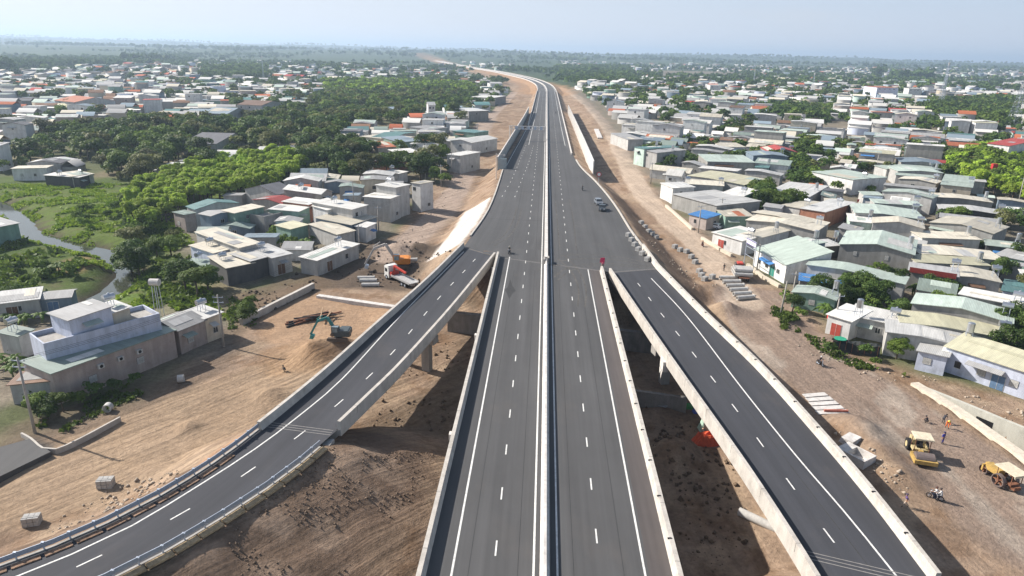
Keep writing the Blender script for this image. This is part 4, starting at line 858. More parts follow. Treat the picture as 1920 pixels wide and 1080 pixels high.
 ((705, 347), (742, 353), (726, 341), 9.0, 'white', 'light grey', 'flat', .1, 'taller pale house right behind the white two storey house', 0, None, {}),
 ((772, 343), (788, 346), (786, 337), 8.6, 'cream', 'white', 'flat', .1, 'slim white tower house standing alone at the road', 1, None, {}),
 ((742, 366), (768, 362), (748, 352), 5.0, 'grey', 'dark', 'flat', .1, 'dark grey shed between the pale house and the slim tower house', 0, None, {}),
 ((594, 489), (672, 458), (565, 483), 3.6, 'white', 'light grey', 'mono', .2, 'long white roofed row of rooms nearest the excavation', 2, DOORB, {}),
 ((675, 256), (738, 263), (676, 247), 4.6, 'cream', 'cream', 'flat', .1, 'big cream flat roof at the top of the tree framed group', 0, None, {}),
 ((709, 277), (742, 276), (704, 266), 4.2, 'orange tile', 'cream', 'flat', .1, 'orange brown roof in the tree framed group on the left', 0, None, {}),
 ((736, 259), (779, 249), (724, 251), 4.8, 'teal', 'grey', 'peak', .8, 'grey teal peaked roof right of the big cream roof', 0, None, {}),
 ((750, 267), (790, 264), (752, 257), 5.0, 'blue grey', 'green', 'mono', .5, 'blue grey roof below the grey teal peaked roof', 0, None, {}),
 ((746, 288), (786, 286), (748, 280), 4.4, 'white', 'dark', 'flat', .1, 'narrow white roof over a dark opening in the tree framed group', 0, None, {}),
 ((704, 302), (748, 294), (700, 294), 4.0, 'dark grey', 'grey', 'flat', .1, 'long dark grey roof in front of the narrow white roof', 0, None, {}),
 ((730, 306), (768, 298), (728, 297), 4.2, 'rusty brown', 'brick', 'gable', .8, 'rusty brown roof with a pink gable end near the roadside trees', 0, None, {}),
 ((748, 326), (764, 323), (752, 316), 3.6, 'white', 'white', 'flat', .1, 'small bright white roof alone among dark bushes by the road', 0, None, {}),
 ((845, 264), (884, 268), (842, 251), 5.6, 'white', 'white', 'peak', 1.0, 'white gabled warehouse facing the left dirt road', 1, None, {}),
 ((828, 264), (848, 266), (832, 255), 5.0, 'pale grey', 'light grey', 'flat', .1, 'pale grey roof left of the white gabled warehouse', 0, None, {}),
 ((838, 290), (863, 293), (820, 277), 6.8, 'white', 'light grey', 'flat', .1, 'tall light grey house with white roof closest to the road below the warehouse', 1, None, {}),
 ((806, 243), (838, 240), (806, 235), 4.6, 'grey', 'light grey', 'flat', .1, 'dark grey roof behind the white gabled warehouse', 0, None, {}),
 ((850, 246), (890, 250), (850, 240), 5.0, 'teal', 'green', 'flat', .1, 'row of teal roofs behind the warehouse beside the road', 0, None, {}),
 ((879, 209), (916, 208), (880, 202), 7.0, 'pale grey', 'grey', 'flat', .1, 'big grey block with pale roof at the road where it climbs', 1, None, {}),
 ((838, 206), (879, 208), (840, 199), 6.5, 'blue grey', 'blue grey', 'flat', .1, 'blue grey walled hall left of the big grey block', 0, None, {}),
 ((803, 197), (816, 197), (805, 191), 12.0, 'pale grey', 'white', 'gable', 1.6, 'slender white tower house rising from the far trees', 2, None, {}),
 ((766, 201), (788, 200), (767, 195), 5.0, 'pale green', 'green', 'gable', 1.0, 'pale green roof left of the slender white tower house', 0, None, {}),
 ((730, 206), (757, 205), (730, 198), 5.0, 'blue grey', 'light grey', 'gable', 1.2, 'blue grey roof among the far trees left of the pale green roof', 0, None, {}),
 ((880, 182), (925, 184), (880, 177), 6., 'white', 'grey', 'flat', .1, 'long white roofed hall just beyond the woods', 0, None, {}),
 ((107, 325), (136, 332), (122, 315), 3.6, 'cream', 'light grey', 'flat', .1, 'lone cream roofed hut in the bushes beyond the meadow', 1, None, {}),
 ((148, 333), (167, 329), (128, 320), 3.6, 'white', 'dark', 'flat', .1, 'white lean-to roof joined to the lone hut beyond the meadow', 0, None, {}),
 ((342, 268), (405, 270), (350, 248), 5.0, 'dark grey', 'light grey', 'gable', 2.5, 'wide steep dark roof half hidden by trees on the left', 0, None, {}),
 ((380, 212), (425, 214), (386, 200), 7.5, 'blue grey', 'light grey', 'gable', 2.6, 'large slate grey hip roof above the dense trees on the left', 3, None, {}),
 ((445, 196), (490, 198), (450, 186), 7.0, 'rusty brown', 'light grey', 'gable', 2.2, 'large brown grey roof right of the slate grey hip roof', 3, None, {}),
 ((102, 188), (140, 192), (108, 178), 7.5, 'orange tile', 'light grey', 'gable', 2.6, 'pale gabled house with red tiled edge among grey roofs on the far left', 1, None, {}),
 ((1412, 205), (1440, 206), (1388+0, 195), 6.5, 'orange tile', 'cream', 'gable', 2.0, 'long orange tiled roof in the right middle distance', 1, None, {}),
 ((1645, 164), (1685, 165), (1650, 160), 14, 'orange tile', 'pale blue', 'flat', .2, 'large pale blue four storey block with orange top in the right distance', 4, None, {}),
 ((1705, 166), (1728, 166.7), (1708, 161), 14, 'white', 'white', 'flat', .2, 'bright white tall block right of the pale blue four storey block', 3, None, {}),
 ((1332, 160), (1352, 160.5), (1333, 155), 12, 'white', 'white', 'flat', .2, 'bright white tall house alone in the right middle distance', 2, None, {}),
]
for A_, B_, C_, H_, rf, wl, kd, rs, lb, wn, dr_, ex_ in HAND:
    o = house(A_, B_, C_, H_, rf, wl, kd, rs, lb or ex_.get('label'), wn, door=dr_, group=None, para=ex_.get('para', False), Wmin=ex_.get('W', 3.2))
    h = HOUSES[-1]
    if 'band' in ex_:
        q = MB(); q.box(0, -.42, H_-.25, h['L']*(.98 if ex_['band'] == 'red' else .5), -.37, H_+.9) if ex_['band'] == 'red' else q.box(h['L']*.45, .1, H_+.2, h['L']*.9, h['W']*.7, H_+.26)
        q.build('roof_edge', rmat(ex_['band']), o)
    if 'ac' in ex_:
        for k in range(3):
            q = MB(); q.box(0, -.45, 0, .9, -.02, .65); q.tube((.45, -.47, .33), (.45, -.44, .33), .26, n=14, mi=1); u = q.build('air_conditioner', [FRAME, BLACK], o); u.location = (h['L']*(.32+.16*k), 0, 3.1)
for h in HOUSES: LMK.append((h['label'], h['x'], h['y']))

# ------------------------------------------------------------------ words that single out repeated things
MARKS = [('two window gable', 1640, 450), ('pale blue house', 1850, 690), ('blue tarpaulin shed', 1545, 525), ('pale green shop house', 1445, 480), ('red edged roof', 1750, 510), ('large green gable', 1800, 590), ('white box house', 1280, 350),
         ('blue grey gable', 1445, 295), ('red roofed white house', 1870, 275), ('grey workshop', 1310, 385), ('tall greenish grey wall', 1795, 360), ('tall blue grey house', 180, 640), ('dark green box house', 465, 405), ('long white row', 630, 480), ('slim white tower', 785, 355),
         ('white two storey house', 715, 395), ('white gabled warehouse', 865, 275), ('big grey roadside block', 897, 215), ('far tower house', 808, 205), ('slate grey hip roof', 405, 215), ('wide steep dark roof', 370, 270), ('lone meadow hut', 135, 330), ('red edged gable', 120, 190),
         ('long orange tiled roof', 1425, 208), ('tall pale blue block', 1665, 175), ('lone white tall house', 1342, 165), ('mint green tall house', 1198, 285), ('wide cream flat roof', 700, 260), ('stream bend', 235, 500), ('long white walled house', 1560, 335), ('highway gantry', 990, 260), ('left phone mast', 493, 150)]
ORD = ['nearest', 'second', 'third', 'fourth', 'fifth', 'sixth', 'seventh', 'eighth', 'ninth', 'tenth', 'eleventh', 'twelfth']
BLK = 0
def name_all(items, noun):
    """items: (object, adjective words, x, y, z) -> label each by look, nearest landmark, side and rank"""
    g = {}
    for o, adj, x, y, z in items:
        px, py = Q(x, y, z); dm, k = min((math.hypot(px-a, (py-b_)*1.6), i) for i, (_, a, b_) in enumerate(MARKS))
        _, a, b_ = MARKS[k]; dx, dy = px-a, py-b_
        side = ('right of' if dx > 0 else 'left of') if abs(dx) > abs(dy)*1.5 else ('below' if dy > 0 else 'above')
        g.setdefault((adj, k, side), []).append((dm, o))
    for (adj, k, side), l in g.items():
        l.sort(key=lambda q: q[0])
        for i, (_, o) in enumerate(l):
            od = ORD[i] if i < 12 else f'{i+1}th'; o['label'] = f'{adj} {noun}, {od} {side} the {MARKS[k][0]}'

def gi(x, y): return min(max(int(np.searchsorted(ys, y)), 0), len(ys)-1), min(max(int(np.searchsorted(xs, x)), 0), len(xs)-1)
def site_at(x, y): return float(ds[gi(x, y)])
def bh(x, y): return float(base_h(np.array([x]), np.array([y]))[0])
def in1(px, py, pl):
    r = False; j = len(pl)-1
    for i in range(len(pl)):
        xi, yi = pl[i]; xj, yj = pl[j]
        if (yi > py) != (yj > py) and px < (xj-xi)*(py-yi)/(yj-yi)+xi: r = not r
        j = i
    return r
# ------------------------------------------------------------------ house fields further off
_hg = {}; _hn = 0
def rect_d(x, y, F_):
    best = 1e9
    global _hn
    for f in F_[_hn:]:
        c = (f[0]+f[2])/2
        for di in range(int((c[0]-26)//26), int((c[0]+26)//26)+1):
            for dj in range(int((c[1]-26)//26), int((c[1]+26)//26)+1): _hg.setdefault((di, dj), []).append((c, f))
    _hn = len(F_)
    for c, f in _hg.get((int(x//26), int(y//26)), ()):
        e = f[1]-f[0]; g = f[3]-f[0]; L1 = math.hypot(*e); L2 = math.hypot(*g); u = ((x-c[0])*e[0]+(y-c[1])*e[1])/L1; v = ((x-c[0])*g[0]+(y-c[1])*g[1])/L2
        best = min(best, max(abs(u)-L1/2, abs(v)-L2/2))
    return best
def inpx(x, y, z, polys):
    px, py = Q(x, y, z); return any(in1(px, py, pl) for pl in polys)
T_DARK = [[(0, 305), (120, 252), (330, 235), (480, 232), (590, 195), (610, 172), (760, 172), (900, 185), (880, 205), (800, 222), (700, 240), (640, 255), (560, 283), (480, 296), (420, 300), (370, 312), (255, 362), (200, 345), (100, 312), (20, 345), (0, 345)],
          [(560, 272), (640, 255), (660, 285), (700, 300), (740, 315), (830, 300), (830, 335), (800, 345), (640, 338), (566, 340)],
          [(200, 440), (330, 430), (350, 480), (400, 540), (400, 590), (330, 580), (300, 520), (250, 470)],
          [(1385, 395), (1400, 352), (1440, 345), (1500, 380), (1495, 400), (1440, 405)], [(1740, 190), (1900, 185), (1930, 225), (1850, 238), (1740, 228)], [(1440, 203), (1560, 203), (1565, 230), (1450, 225)],
          [(1478, 262), (1530, 262), (1540, 300), (1490, 300)], [(1465, 300), (1520, 305), (1530, 345), (1470, 345)], [(1040, 128), (1180, 128), (1200, 165), (1080, 160)], [(0, 118), (360, 105), (360, 120), (0, 135)], [(380, 130), (500, 128), (500, 150), (380, 150)], [(1515, 335), (1600, 345), (1610, 365), (1560, 370), (1520, 355)]]
T_BRIGHT = [[(248, 385), (300, 350), (430, 310), (560, 300), (578, 325), (560, 345), (500, 366), (440, 380), (350, 400), (310, 432), (262, 440), (245, 415)], [(1778, 300), (1860, 285), (1930, 290), (1930, 400), (1875, 380), (1800, 350), (1775, 325)], [(600, 160), (760, 158), (880, 168), (900, 182), (760, 180), (620, 178)]]
MEAD = [[(-60, 470), (0, 340), (250, 335), (340, 420), (400, 560), (330, 610), (-60, 600)], [(1230, 130), (1440, 138), (1440, 155), (1230, 152)], [(540, 98), (880, 105), (800, 130), (560, 118)]]
GARD = [[(1585, 548), (1640, 548), (1705, 572), (1700, 612), (1640, 600), (1585, 588)], [(1722, 540), (1830, 552), (1800, 568), (1712, 562)], [(1730, 458), (1850, 464), (1850, 478), (1725, 474)], [(1385, 380), (1400, 372), (1450, 368), (1505, 390), (1498, 408), (1440, 408)], [(1470, 330), (1530, 330), (1540, 352), (1480, 350)], [(1600, 350), (1650, 356), (1640, 370), (1600, 365)]]
MEAD += GARD
site_c = site.mean(0); fill = []
aR = HOUSES[11]['an']
def try_fill(x, y, an, L_, W_, H_):
    z = BZ(x, y); px, py = Q(x, y, z+H_)
    if not (-30 < px < 1950 and py > 112): return
    if site_at(x, y) < 7 or inpx(x, y, z, T_DARK+T_BRIGHT+MEAD): return
    if y > 700 and float(seg_dist(np.array([x]), np.array([y]), FARC)[0]) < 40: return
    if y < 420:
        c, s = math.cos(an), math.sin(an)
        for u, v in ((0, 0), (.5, .5), (-.5, .5), (.5, -.5), (-.5, -.5)):
            if rect_d(x+c*L_*u-s*W_*v, y+s*L_*u+c*W_*v, HF) < .4: return
    fill.append((x, y, z, an, L_, W_, H_))
HF = list(FOOT); rr = random.Random(11)
def field(x0, x1, y0, y1, a, du, dv, occ, wob=.06):
    c, s = math.cos(a), math.sin(a); cx_, cy_ = (x0+x1)/2, (y0+y1)/2; Rm = math.hypot(x1-x0, y1-y0)/2
    for i in range(int(-Rm/du), int(Rm/du)):
        for j in range(int(-Rm/dv), int(Rm/dv)):
            u, v = i*du+rr.uniform(-.8, .8), j*dv+rr.uniform(-.5, .5); x, y = cx_+c*u-s*v, cy_+s*u+c*v
            if not (x0 < x < x1 and y0 < y < y1) or rr.random() > occ: continue
            if i % 4 == 0 and y < 500: continue           # lanes
            H_ = rr.choice((3.4, 3.8, 4.2, 4.6, 5)) if rr.random() > .13 else rr.uniform(6.5, 9.5)
            try_fill(x, y, a+rr.uniform(-wob, wob), du*rr.uniform(.7, .97), dv*rr.uniform(.6, .9), H_)
field(42, 330, 140, 420, aR, 16, 7.5, .8); field(44, 560, 420, 760, aR+.1, 13.5, 9.5, .6, .15); field(44, 1100, 760, 1500, aR-.1, 15, 16, .42, .5); field(60, 2000, 1500, 3000, .1, 30, 34, .26, .8)
field(-330, -40, 215, 420, .12, 13, 9, .72, .2); field(-640, -44, 420, 800, .2, 13, 10.5, .58, .3); field(-1100, -44, 800, 1500, -.1, 15.5, 17, .4, .5); field(-2000, -100, 1500, 2600, .1, 32, 36, .22, .8)
for h_ in fill: HF.append(np.array([(h_[0]+a*h_[4]/2*math.cos(h_[3])-b_*h_[5]/2*math.sin(h_[3]), h_[1]+a*h_[4]/2*math.sin(h_[3])+b_*h_[5]/2*math.cos(h_[3])) for a, b_ in ((-1, -1), (1, -1), (1, 1), (-1, 1))]))
def small(n, x0, x1, y0, y1, a):
    for _ in range(n):
        x, y = rr.uniform(x0, x1), rr.uniform(y0, y1); L_, W_ = rr.uniform(4, 9), rr.uniform(3.2, 5.5); an = a+rr.uniform(-.1, .1)+(math.pi/2 if rr.random() < .2 else 0); m_ = len(fill); try_fill(x, y, an, L_, W_, rr.uniform(2.8, 4.0))
        if len(fill) > m_: HF.append(np.array([(x+p*L_/2*math.cos(an)-q_*W_/2*math.sin(an), y+p*L_/2*math.sin(an)+q_*W_/2*math.cos(an)) for p, q_ in ((-1, -1), (1, -1), (1, 1), (-1, 1))]))
small(900, 45, 260, 95, 400, aR); small(500, -190, -40, 150, 400, .12)
fill.sort(key=lambda q: -(q[4]*q[6])/(q[0]**2+q[1]**2+2400))
NI = 320-len(HAND); names_ = []
rw = random.Random(5)
rch = ['pale green']*4+['cream']*4+['white']*5+['grey']*4+['pale grey']*5+['grey green']*2+['blue grey']*2*2+['grey']*3+['rusty brown', 'rusty brown', 'orange tile', 'teal', 'dark grey', 'dark grey', 'yellowish', 'red']*1+['pale grey', 'white', 'grey', 'cream']*2
wch = ['grey']*5+['light grey']*5+['white']*5+['cream']*2+['blue grey']*2+['mint', 'pinkish', 'green', 'pale blue']
for k, (x, y, z, an, L_, W_, H_) in enumerate(fill[:NI]):
    rf, wl = rw.choice(rch), rw.choice(wch)
    if math.hypot(x, y) < 330:
        if rf in ('red', 'blue', 'orange tile', 'rusty brown'): rf = rw.choice(('grey', 'pale grey', 'cream', 'pale green'))
        if H_ > 6 and x < 0: H_ = 4.2
    kd = rw.choice(('flat', 'flat', 'peak', 'gable', 'mono', 'peakl')); c, s = math.cos(an), math.sin(an)
    if H_ > 6 and rw.random() < .6: wl = 'white'
    o = house_at(x-c*L_/2+s*W_/2, y-s*L_/2-c*W_/2, z, an, L_, W_, H_, rf, wl, kd, rw.uniform(.4, 1.2) if kd != 'gable' else rw.uniform(1, 2), 'x', rw.choice((0, 1, 2)) if y < 600 else 0, name='house', group='small houses filling the settlements')
    names_.append((o, f"{'tall' if H_ > 6 else 'low'} {rf} roofed {wl} walled", x, y, z+H_))
name_all(names_, 'house')
# the remaining hundreds as one far-off mass
def far_houses(lst, name):
    V, Fc, Cl = [], [], []
    for x, y, z, an, L_, W_, H_ in lst:
        if y > 1500: L_, W_ = min(L_, 15), min(W_, 12)
        c, s = math.cos(an), math.sin(an); k = len(V); rc = np.array(RC[rw.choice(rch)]); wc = np.array(WC[rw.choice(wch)])*rw.uniform(.8, 1.1)
        if rw.random() < .05: rc = np.array((.42, .13, .07))
        g = rw.choice((0, .3, 1.4, 2.2)); T = lambda u, v, h: (x+c*u-s*v, y+s*u+c*v, z+h); a, b_ = L_/2, W_/2
        V += [T(-a, -b_, -3), T(a, -b_, -3), T(a, b_, -3), T(-a, b_, -3), T(-a, -b_, H_), T(a, -b_, H_), T(a, b_, H_), T(-a, b_, H_), T(-a, 0, H_+g), T(a, 0, H_+g)]; Cl += [wc]*10
        Fc += [(k, k+1, k+5, k+4), (k+1, k+2, k+6, k+5), (k+2, k+3, k+7, k+6), (k+3, k, k+4, k+7)]
        m_ = len(V); a += .3; b_ += .3; V += [T(-a, -b_, H_+.1), T(a, -b_, H_+.1), T(a, 0, H_+g+.12), T(-a, 0, H_+g+.12), T(a, b_, H_+.1), T(-a, b_, H_+.1)]; Cl += [rc*rw.uniform(.75, 1.1)]*6
        Fc += [(m_, m_+1, m_+2, m_+3), (m_+3, m_+2, m_+4, m_+5)]
    me = npmesh(name, np.array(V), np.array(Fc), False, np.array(Cl)); o = link(name, me, attr_mat('far_house')); o['kind'] = 'stuff'
    tag(o, 'countless small pale roofed houses spreading across the hazy plain', 'houses')
far_houses(fill[NI:], 'distant_houses')
print('FILL', len(fill))

# ------------------------------------------------------------------ trees
def leaves(cent, rad, n, size, seed, squash=.8):
    """n leaf clumps on and inside lobes; returns verts (n*4,3)"""
    r = np.random.default_rng(seed); cent = np.array(cent, float); rad = np.array(rad, float)
    pr = rad**2; idx = r.choice(len(cent), n, p=pr/pr.sum()); d_ = r.normal(size=(n, 3)); d_ /= np.linalg.norm(d_, axis=1)[:, None]
    d_[:, 2] = np.where(d_[:, 2] < -.3, -d_[:, 2]*.6, d_[:, 2]); rr_ = rad[idx]*(.72+.36*r.random(n)**.6)
    p = cent[idx]+d_*rr_[:, None]*np.array([1, 1, squash])
    nn = d_*.9+r.normal(size=(n, 3))*.55+np.array([0, 0, .6]); nn /= np.linalg.norm(nn, axis=1)[:, None]
    t = np.cross(nn, r.normal(size=(n, 3))); t /= np.linalg.norm(t, axis=1)[:, None]; b_ = np.cross(nn, t)
    sz = size*(.6+.8*r.random(n))[:, None]; t = t*sz; b_ = b_*sz*.7
    v = np.stack([p-t-b_*.3, p-b_, p+t+b_*.2, p+b_*1.1-t*.2], 1).reshape(-1, 3); return v
def lobes(seed, r_, h_, n=8, base=.35):
    q = random.Random(seed); c = [(0, 0, h_*.68)]; rd_ = [r_*.62]
    for i in range(n):
        a = 2.4*i+q.uniform(-.4, .4); d_ = r_*q.uniform(.35, .72); c.append((d_*math.cos(a), d_*math.sin(a), h_*q.uniform(base+.1, .86))); rd_.append(r_*q.uniform(.28, .46))
    return c, rd_
def trunk_mb(seed, r_, h_):
    q = MB(); rn = random.Random(seed); tp = (rn.uniform(-.3, .3), rn.uniform(-.3, .3), h_*.5); tw = max(.12, h_*.028)
    q.tube((0, 0, -1.2), tp, tw*1.3, tw*.8, 7)
    for i in range(4):
        a = i*1.6+rn.uniform(-.4, .4); q.tube(tp, (tp[0]+r_*.5*math.cos(a), tp[1]+r_*.5*math.sin(a), h_*rn.uniform(.62, .8)), tw*.65, tw*.25, 6)
    return q
BARK = mat('bark', (.12, .095, .07), .95, amt=.4, scale=5)
LV = {'dark': leaf_mat('leaf_dark', (.045, .085, .02), (.10, .155, .034)), 'mid': leaf_mat('leaf_mid', (.085, .14, .024), (.145, .205, .04)), 'bright': leaf_mat('leaf_bright', (.24, .36, .035), (.34, .43, .06), trans=.45),
      'olive': leaf_mat('leaf_olive', (.11, .125, .04), (.15, .155, .06)), 'banana': leaf_mat('leaf_banana', (.06, .13, .02), (.14, .20, .045), trans=.35), 'grass': leaf_mat('leaf_weed', (.12, .20, .02), (.23, .30, .04), trans=.3)}
LCOL = {'dark': (.07, .118, .028), 'mid': (.11, .165, .032), 'bright': (.24, .35, .04), 'olive': (.135, .15, .052)}
TM = {}
def tree_meshes(sp, var, lod):
    k = (sp, var, lod)
    if k in TM: return TM[k]
    sd = hash_(sp)+var*13; h_ = 8.0; r_ = {'dark': 4.2, 'mid': 3.9, 'bright': 3.0, 'olive': 4.3}[sp]
    c, rd_ = lobes(sd, r_, h_, 9, .28 if sp != 'bright' else .4); n, sz = {0: (3600, .22), 1: (2000, .29), 2: (900, .42)}[lod]
    v = leaves(c, rd_, n, sz, sd); me = npmesh('crown', v, np.arange(len(v)).reshape(-1, 4)); me.materials.append(LV[sp])
    tk = ('t', sp, var)
    if tk not in TM: t_ = trunk_mb(sd, r_, h_).mesh('trunk', True); t_.materials.append(BARK); TM[tk] = t_
    TM[k] = (me, TM[tk]); return TM[k]
def hash_(s): return sum(ord(c) for c in s)
TREES = []
rt_ = random.Random(21)
def scatter(poly, spacing, sp, hs, jit=.8, keep=1., clear=1.0, allow_site=False):
    w_ = np.array([G(a, b_)[:2] for a, b_ in poly]); x0, y0 = w_.min(0); x1, y1 = w_.max(0)
    y = y0
    while y < y1:
        x = x0
        while x < x1:
            X_, Y_ = x+rt_.uniform(-jit, jit)*spacing/2, y+rt_.uniform(-jit, jit)*spacing/2
            if rt_.random() < keep and in1(X_, Y_, w_) and (allow_site or site_at(X_, Y_) > 1):
                if Y_ > 450 or rect_d(X_, Y_, HF) > clear: TREES.append((X_, Y_, rt_.choice(sp), rt_.uniform(*hs)))
            x += spacing
        y += spacing
for i, pl in enumerate(T_DARK[:9]): scatter(pl, 7.5 if i < 2 else 5.5, ['dark']*3+['mid']*5+['olive']*(3 if i < 2 else 1), (4.5, 11) if i < 2 else (4, 7.5), clear=2.5, keep=.4 if i == 2 else .9)
scatter(T_DARK[11], 6, ['dark', 'mid'], (4, 7))
scatter(T_DARK[8], 14, ['dark', 'mid'], (8, 13)); scatter(T_DARK[9], 16, ['dark'], (9, 15)); scatter(T_DARK[10], 12, ['mid', 'dark'], (9, 13))
scatter(T_BRIGHT[0], 4.2, ['bright'], (6.6, 8.2), clear=.4); scatter(T_BRIGHT[1], 4.8, ['bright', 'bright', 'mid'], (6.5, 8.5)); scatter(T_BRIGHT[2], 9, ['mid', 'bright'], (9, 13))
scatter([(240, 410), (300, 400), (320, 425), (250, 440)], 6, ['mid', 'bright'], (4.5, 7)); scatter([(130, 400), (235, 385), (240, 420), (150, 430)], 7, ['mid', 'dark'], (3, 5)); scatter([(0, 500), (130, 500), (180, 560), (140, 590), (0, 600)], 7, ['dark', 'mid'], (3, 4.5), keep=.7)
scatter([(480, 430), (560, 445), (560, 480), (510, 470)], 5, ['mid'], (2.5, 4)); scatter([(425, 590), (470, 570), (470, 610), (430, 620)], 4.5, ['mid'], (3, 4.5), allow_site=True)
for px, py, sp, h_ in [(1610, 560, 'dark', 6.5), (1635, 575, 'dark', 6), (1590, 575, 'dark', 4.5), (1655, 560, 'mid', 5), (1700, 655, 'mid', 4.5), (1680, 672, 'mid', 4), (1485, 585, 'dark', 4), (1500, 600, 'mid', 2.6), (1475, 575, 'mid', 3.4), (1555, 665, 'dark', 2.6), (1620, 672, 'dark', 3.0), (1640, 690, 'mid', 2.2), (1645, 380, 'mid', 3), (1700, 350, 'mid', 3),
                      (245, 500, 'dark', 9), (262, 512, 'dark', 8), (350, 545, 'dark', 7.5), (372, 560, 'mid', 7), (392, 545, 'dark', 6), (330, 520, 'mid', 5), (120, 772, 'mid', 3.2), (90, 790, 'dark', 3), (150, 760, 'mid', 2.6), (180, 745, 'dark', 2.8), (215, 735, 'dark', 2.5), (255, 720, 'dark', 2.2), (70, 780, 'mid', 3.5), (60, 750, 'dark', 3),
                      (815, 345, 'mid', 7), (800, 330, 'dark', 7), (835, 350, 'mid', 6), (790, 290, 'dark', 9), (700, 292, 'dark', 8), (672, 300, 'dark', 8), (830, 325, 'dark', 6), (850, 225, 'mid', 13), (865, 235, 'olive', 10), (1240, 255, 'mid', 8), (1262, 262, 'mid', 7), (1205, 290, 'dark', 5), (1285, 275, 'dark', 7), (1335, 285, 'mid', 6)]:
    x, y, z = G(px, py); TREES.append((x, y, sp, h_))
for gp in GARD: scatter(gp, 3.4, ['dark', 'dark', 'mid'], (3.2, 5.5), clear=.2, keep=.8)
scatter(GARD[3], 4.5, ['dark', 'mid'], (6, 8), clear=.5); scatter([(425, 480+30), (450, 520), (440, 545), (400, 540)], 4, ['mid', 'dark'], (3, 5), allow_site=True)
# sprinkled between houses
HF2 = [(x, y, max(L_, W_)/2) for x, y, z, an, L_, W_, H_ in fill]; grid = {}
for x, y, r_ in HF2: grid.setdefault((int(x//20), int(y//20)), []).append((x, y, r_))
def free(x, y):
    i, j = int(x//20), int(y//20)
    return all((x-a)**2+(y-b_)**2 > (r_*.8+1)**2 for di in (-1, 0, 1) for dj in (-1, 0, 1) for a, b_, r_ in grid.get((i+di, j+dj), ()))
def sprinkle(n, x0, x1, y0, y1, hs, sp):
    for _ in range(n):
        x, y = rt_.uniform(x0, x1), rt_.uniform(y0, y1); z = BZ(x, y); px, py = Q(x, y, z)
        if not (-20 < px < 1940 and py > 100) or inpx(x, y, z, MEAD) or site_at(x, y) < 3: continue
        if fbm(np.array([x/60]), np.array([y/60]), 3)[0] < .36 or not free(x, y) or (y < 420 and rect_d(x, y, HF) < 1): continue
        if y > 700 and float(seg_dist(np.array([x]), np.array([y]), FARC)[0]) < 34: continue
        TREES.append((x, y, rt_.choice(sp), rt_.uniform(*hs)))
sprinkle(2300, 42, 320, 90, 420, (2.5, 7), ['dark', 'dark', 'mid', 'olive']); sprinkle(2200, 42, 640, 420, 900, (5, 11), ['dark', 'dark', 'mid']); sprinkle(2200, -640, -42, 240, 900, (5, 11), ['dark', 'mid', 'olive'])
sprinkle(3000, -1600, 1600, 900, 2000, (8, 14), ['dark', 'dark', 'mid'])
HRD = random.Random(3)
for _ in range(16000):                                          # woods on the plain
    y = 1000+7500*HRD.random()**1.6; x = HRD.uniform(-.85, .85)*y-50
    if fbm(np.array([x/380+3]), np.array([y/330]), 3)[0] < .43: continue
    if float(seg_dist(np.array([x]), np.array([y]), FARC)[0]) < 45: continue
    TREES.append((x, y, HRD.choice(('dark', 'dark', 'dark', 'mid')), HRD.uniform(7, 13)*(1 if y < 3000 else 1.6)))
# two tall groves standing out on the skyline
for poly, n, h_ in (([(235, 118), (320, 116)], 34, 24), ([(1672, 148), (1742, 150)], 30, 26), ([(1632, 142), (1655, 143)], 7, 28), ([(0, 136), (18, 137)], 7, 24), ([(1095, 138), (1120, 138)], 8, 20)):
    for i in range(n):
        t_ = HRD.random(); px = poly[0][0]+(poly[1][0]-poly[0][0])*t_; x, y, z = G(px, poly[0][1]+HRD.uniform(-1, 3)); TREES.append((x, y, 'dark', h_*HRD.uniform(.7, 1.1)))
TREES.sort(key=lambda q: -q[3]/math.sqrt(q[0]**2+q[1]**2+2400))
tx = np.array([q[0] for q in TREES]); ty = np.array([q[1] for q in TREES]); near = 420
tz = base_h(tx, ty); tz[:near] = terrain(tx[:near], ty[:near])
tl_ = []; ADJ = {'dark': 'dark green', 'mid': 'mid green', 'bright': 'bright green', 'olive': 'olive green'}
cnt = 0; rest = []
for i, (x, y, sp, h_) in enumerate(TREES):
    px, py = Q(x, y, tz[i]+h_*.5)
    if not (-60 < px < 1980 and py < 1120): continue
    if cnt >= 295: rest.append(i); continue
    cnt += 1; dist = math.hypot(x, y); lod = 0 if dist < 190 and h_ > 3 else (1 if dist < 330 else 2)
    cm, tmh = tree_meshes(sp, i % 5, lod); s_ = h_/8.0
    t = thing('tree', (x, y, tz[i]), HRD.uniform(0, 6.28), 'x', 'tree' if h_ > 3.6 else 'shrub', 'trees and shrubs growing between the houses' if sp != 'bright' else 'bright green grove trees')
    t.scale = (s_*HRD.uniform(.9, 1.15), s_*HRD.uniform(.9, 1.15), s_)
    link('trunk', tmh, None, t); link('crown', cm, None, t)
    tl_.append((t, f"{'tall' if h_ > 7 else 'small' if h_ < 4.2 else 'round'} {ADJ[sp]}", x, y, tz[i]+h_*.6))
name_all(tl_, 'tree')
print('TREES', len(TREES), 'rest', len(rest))
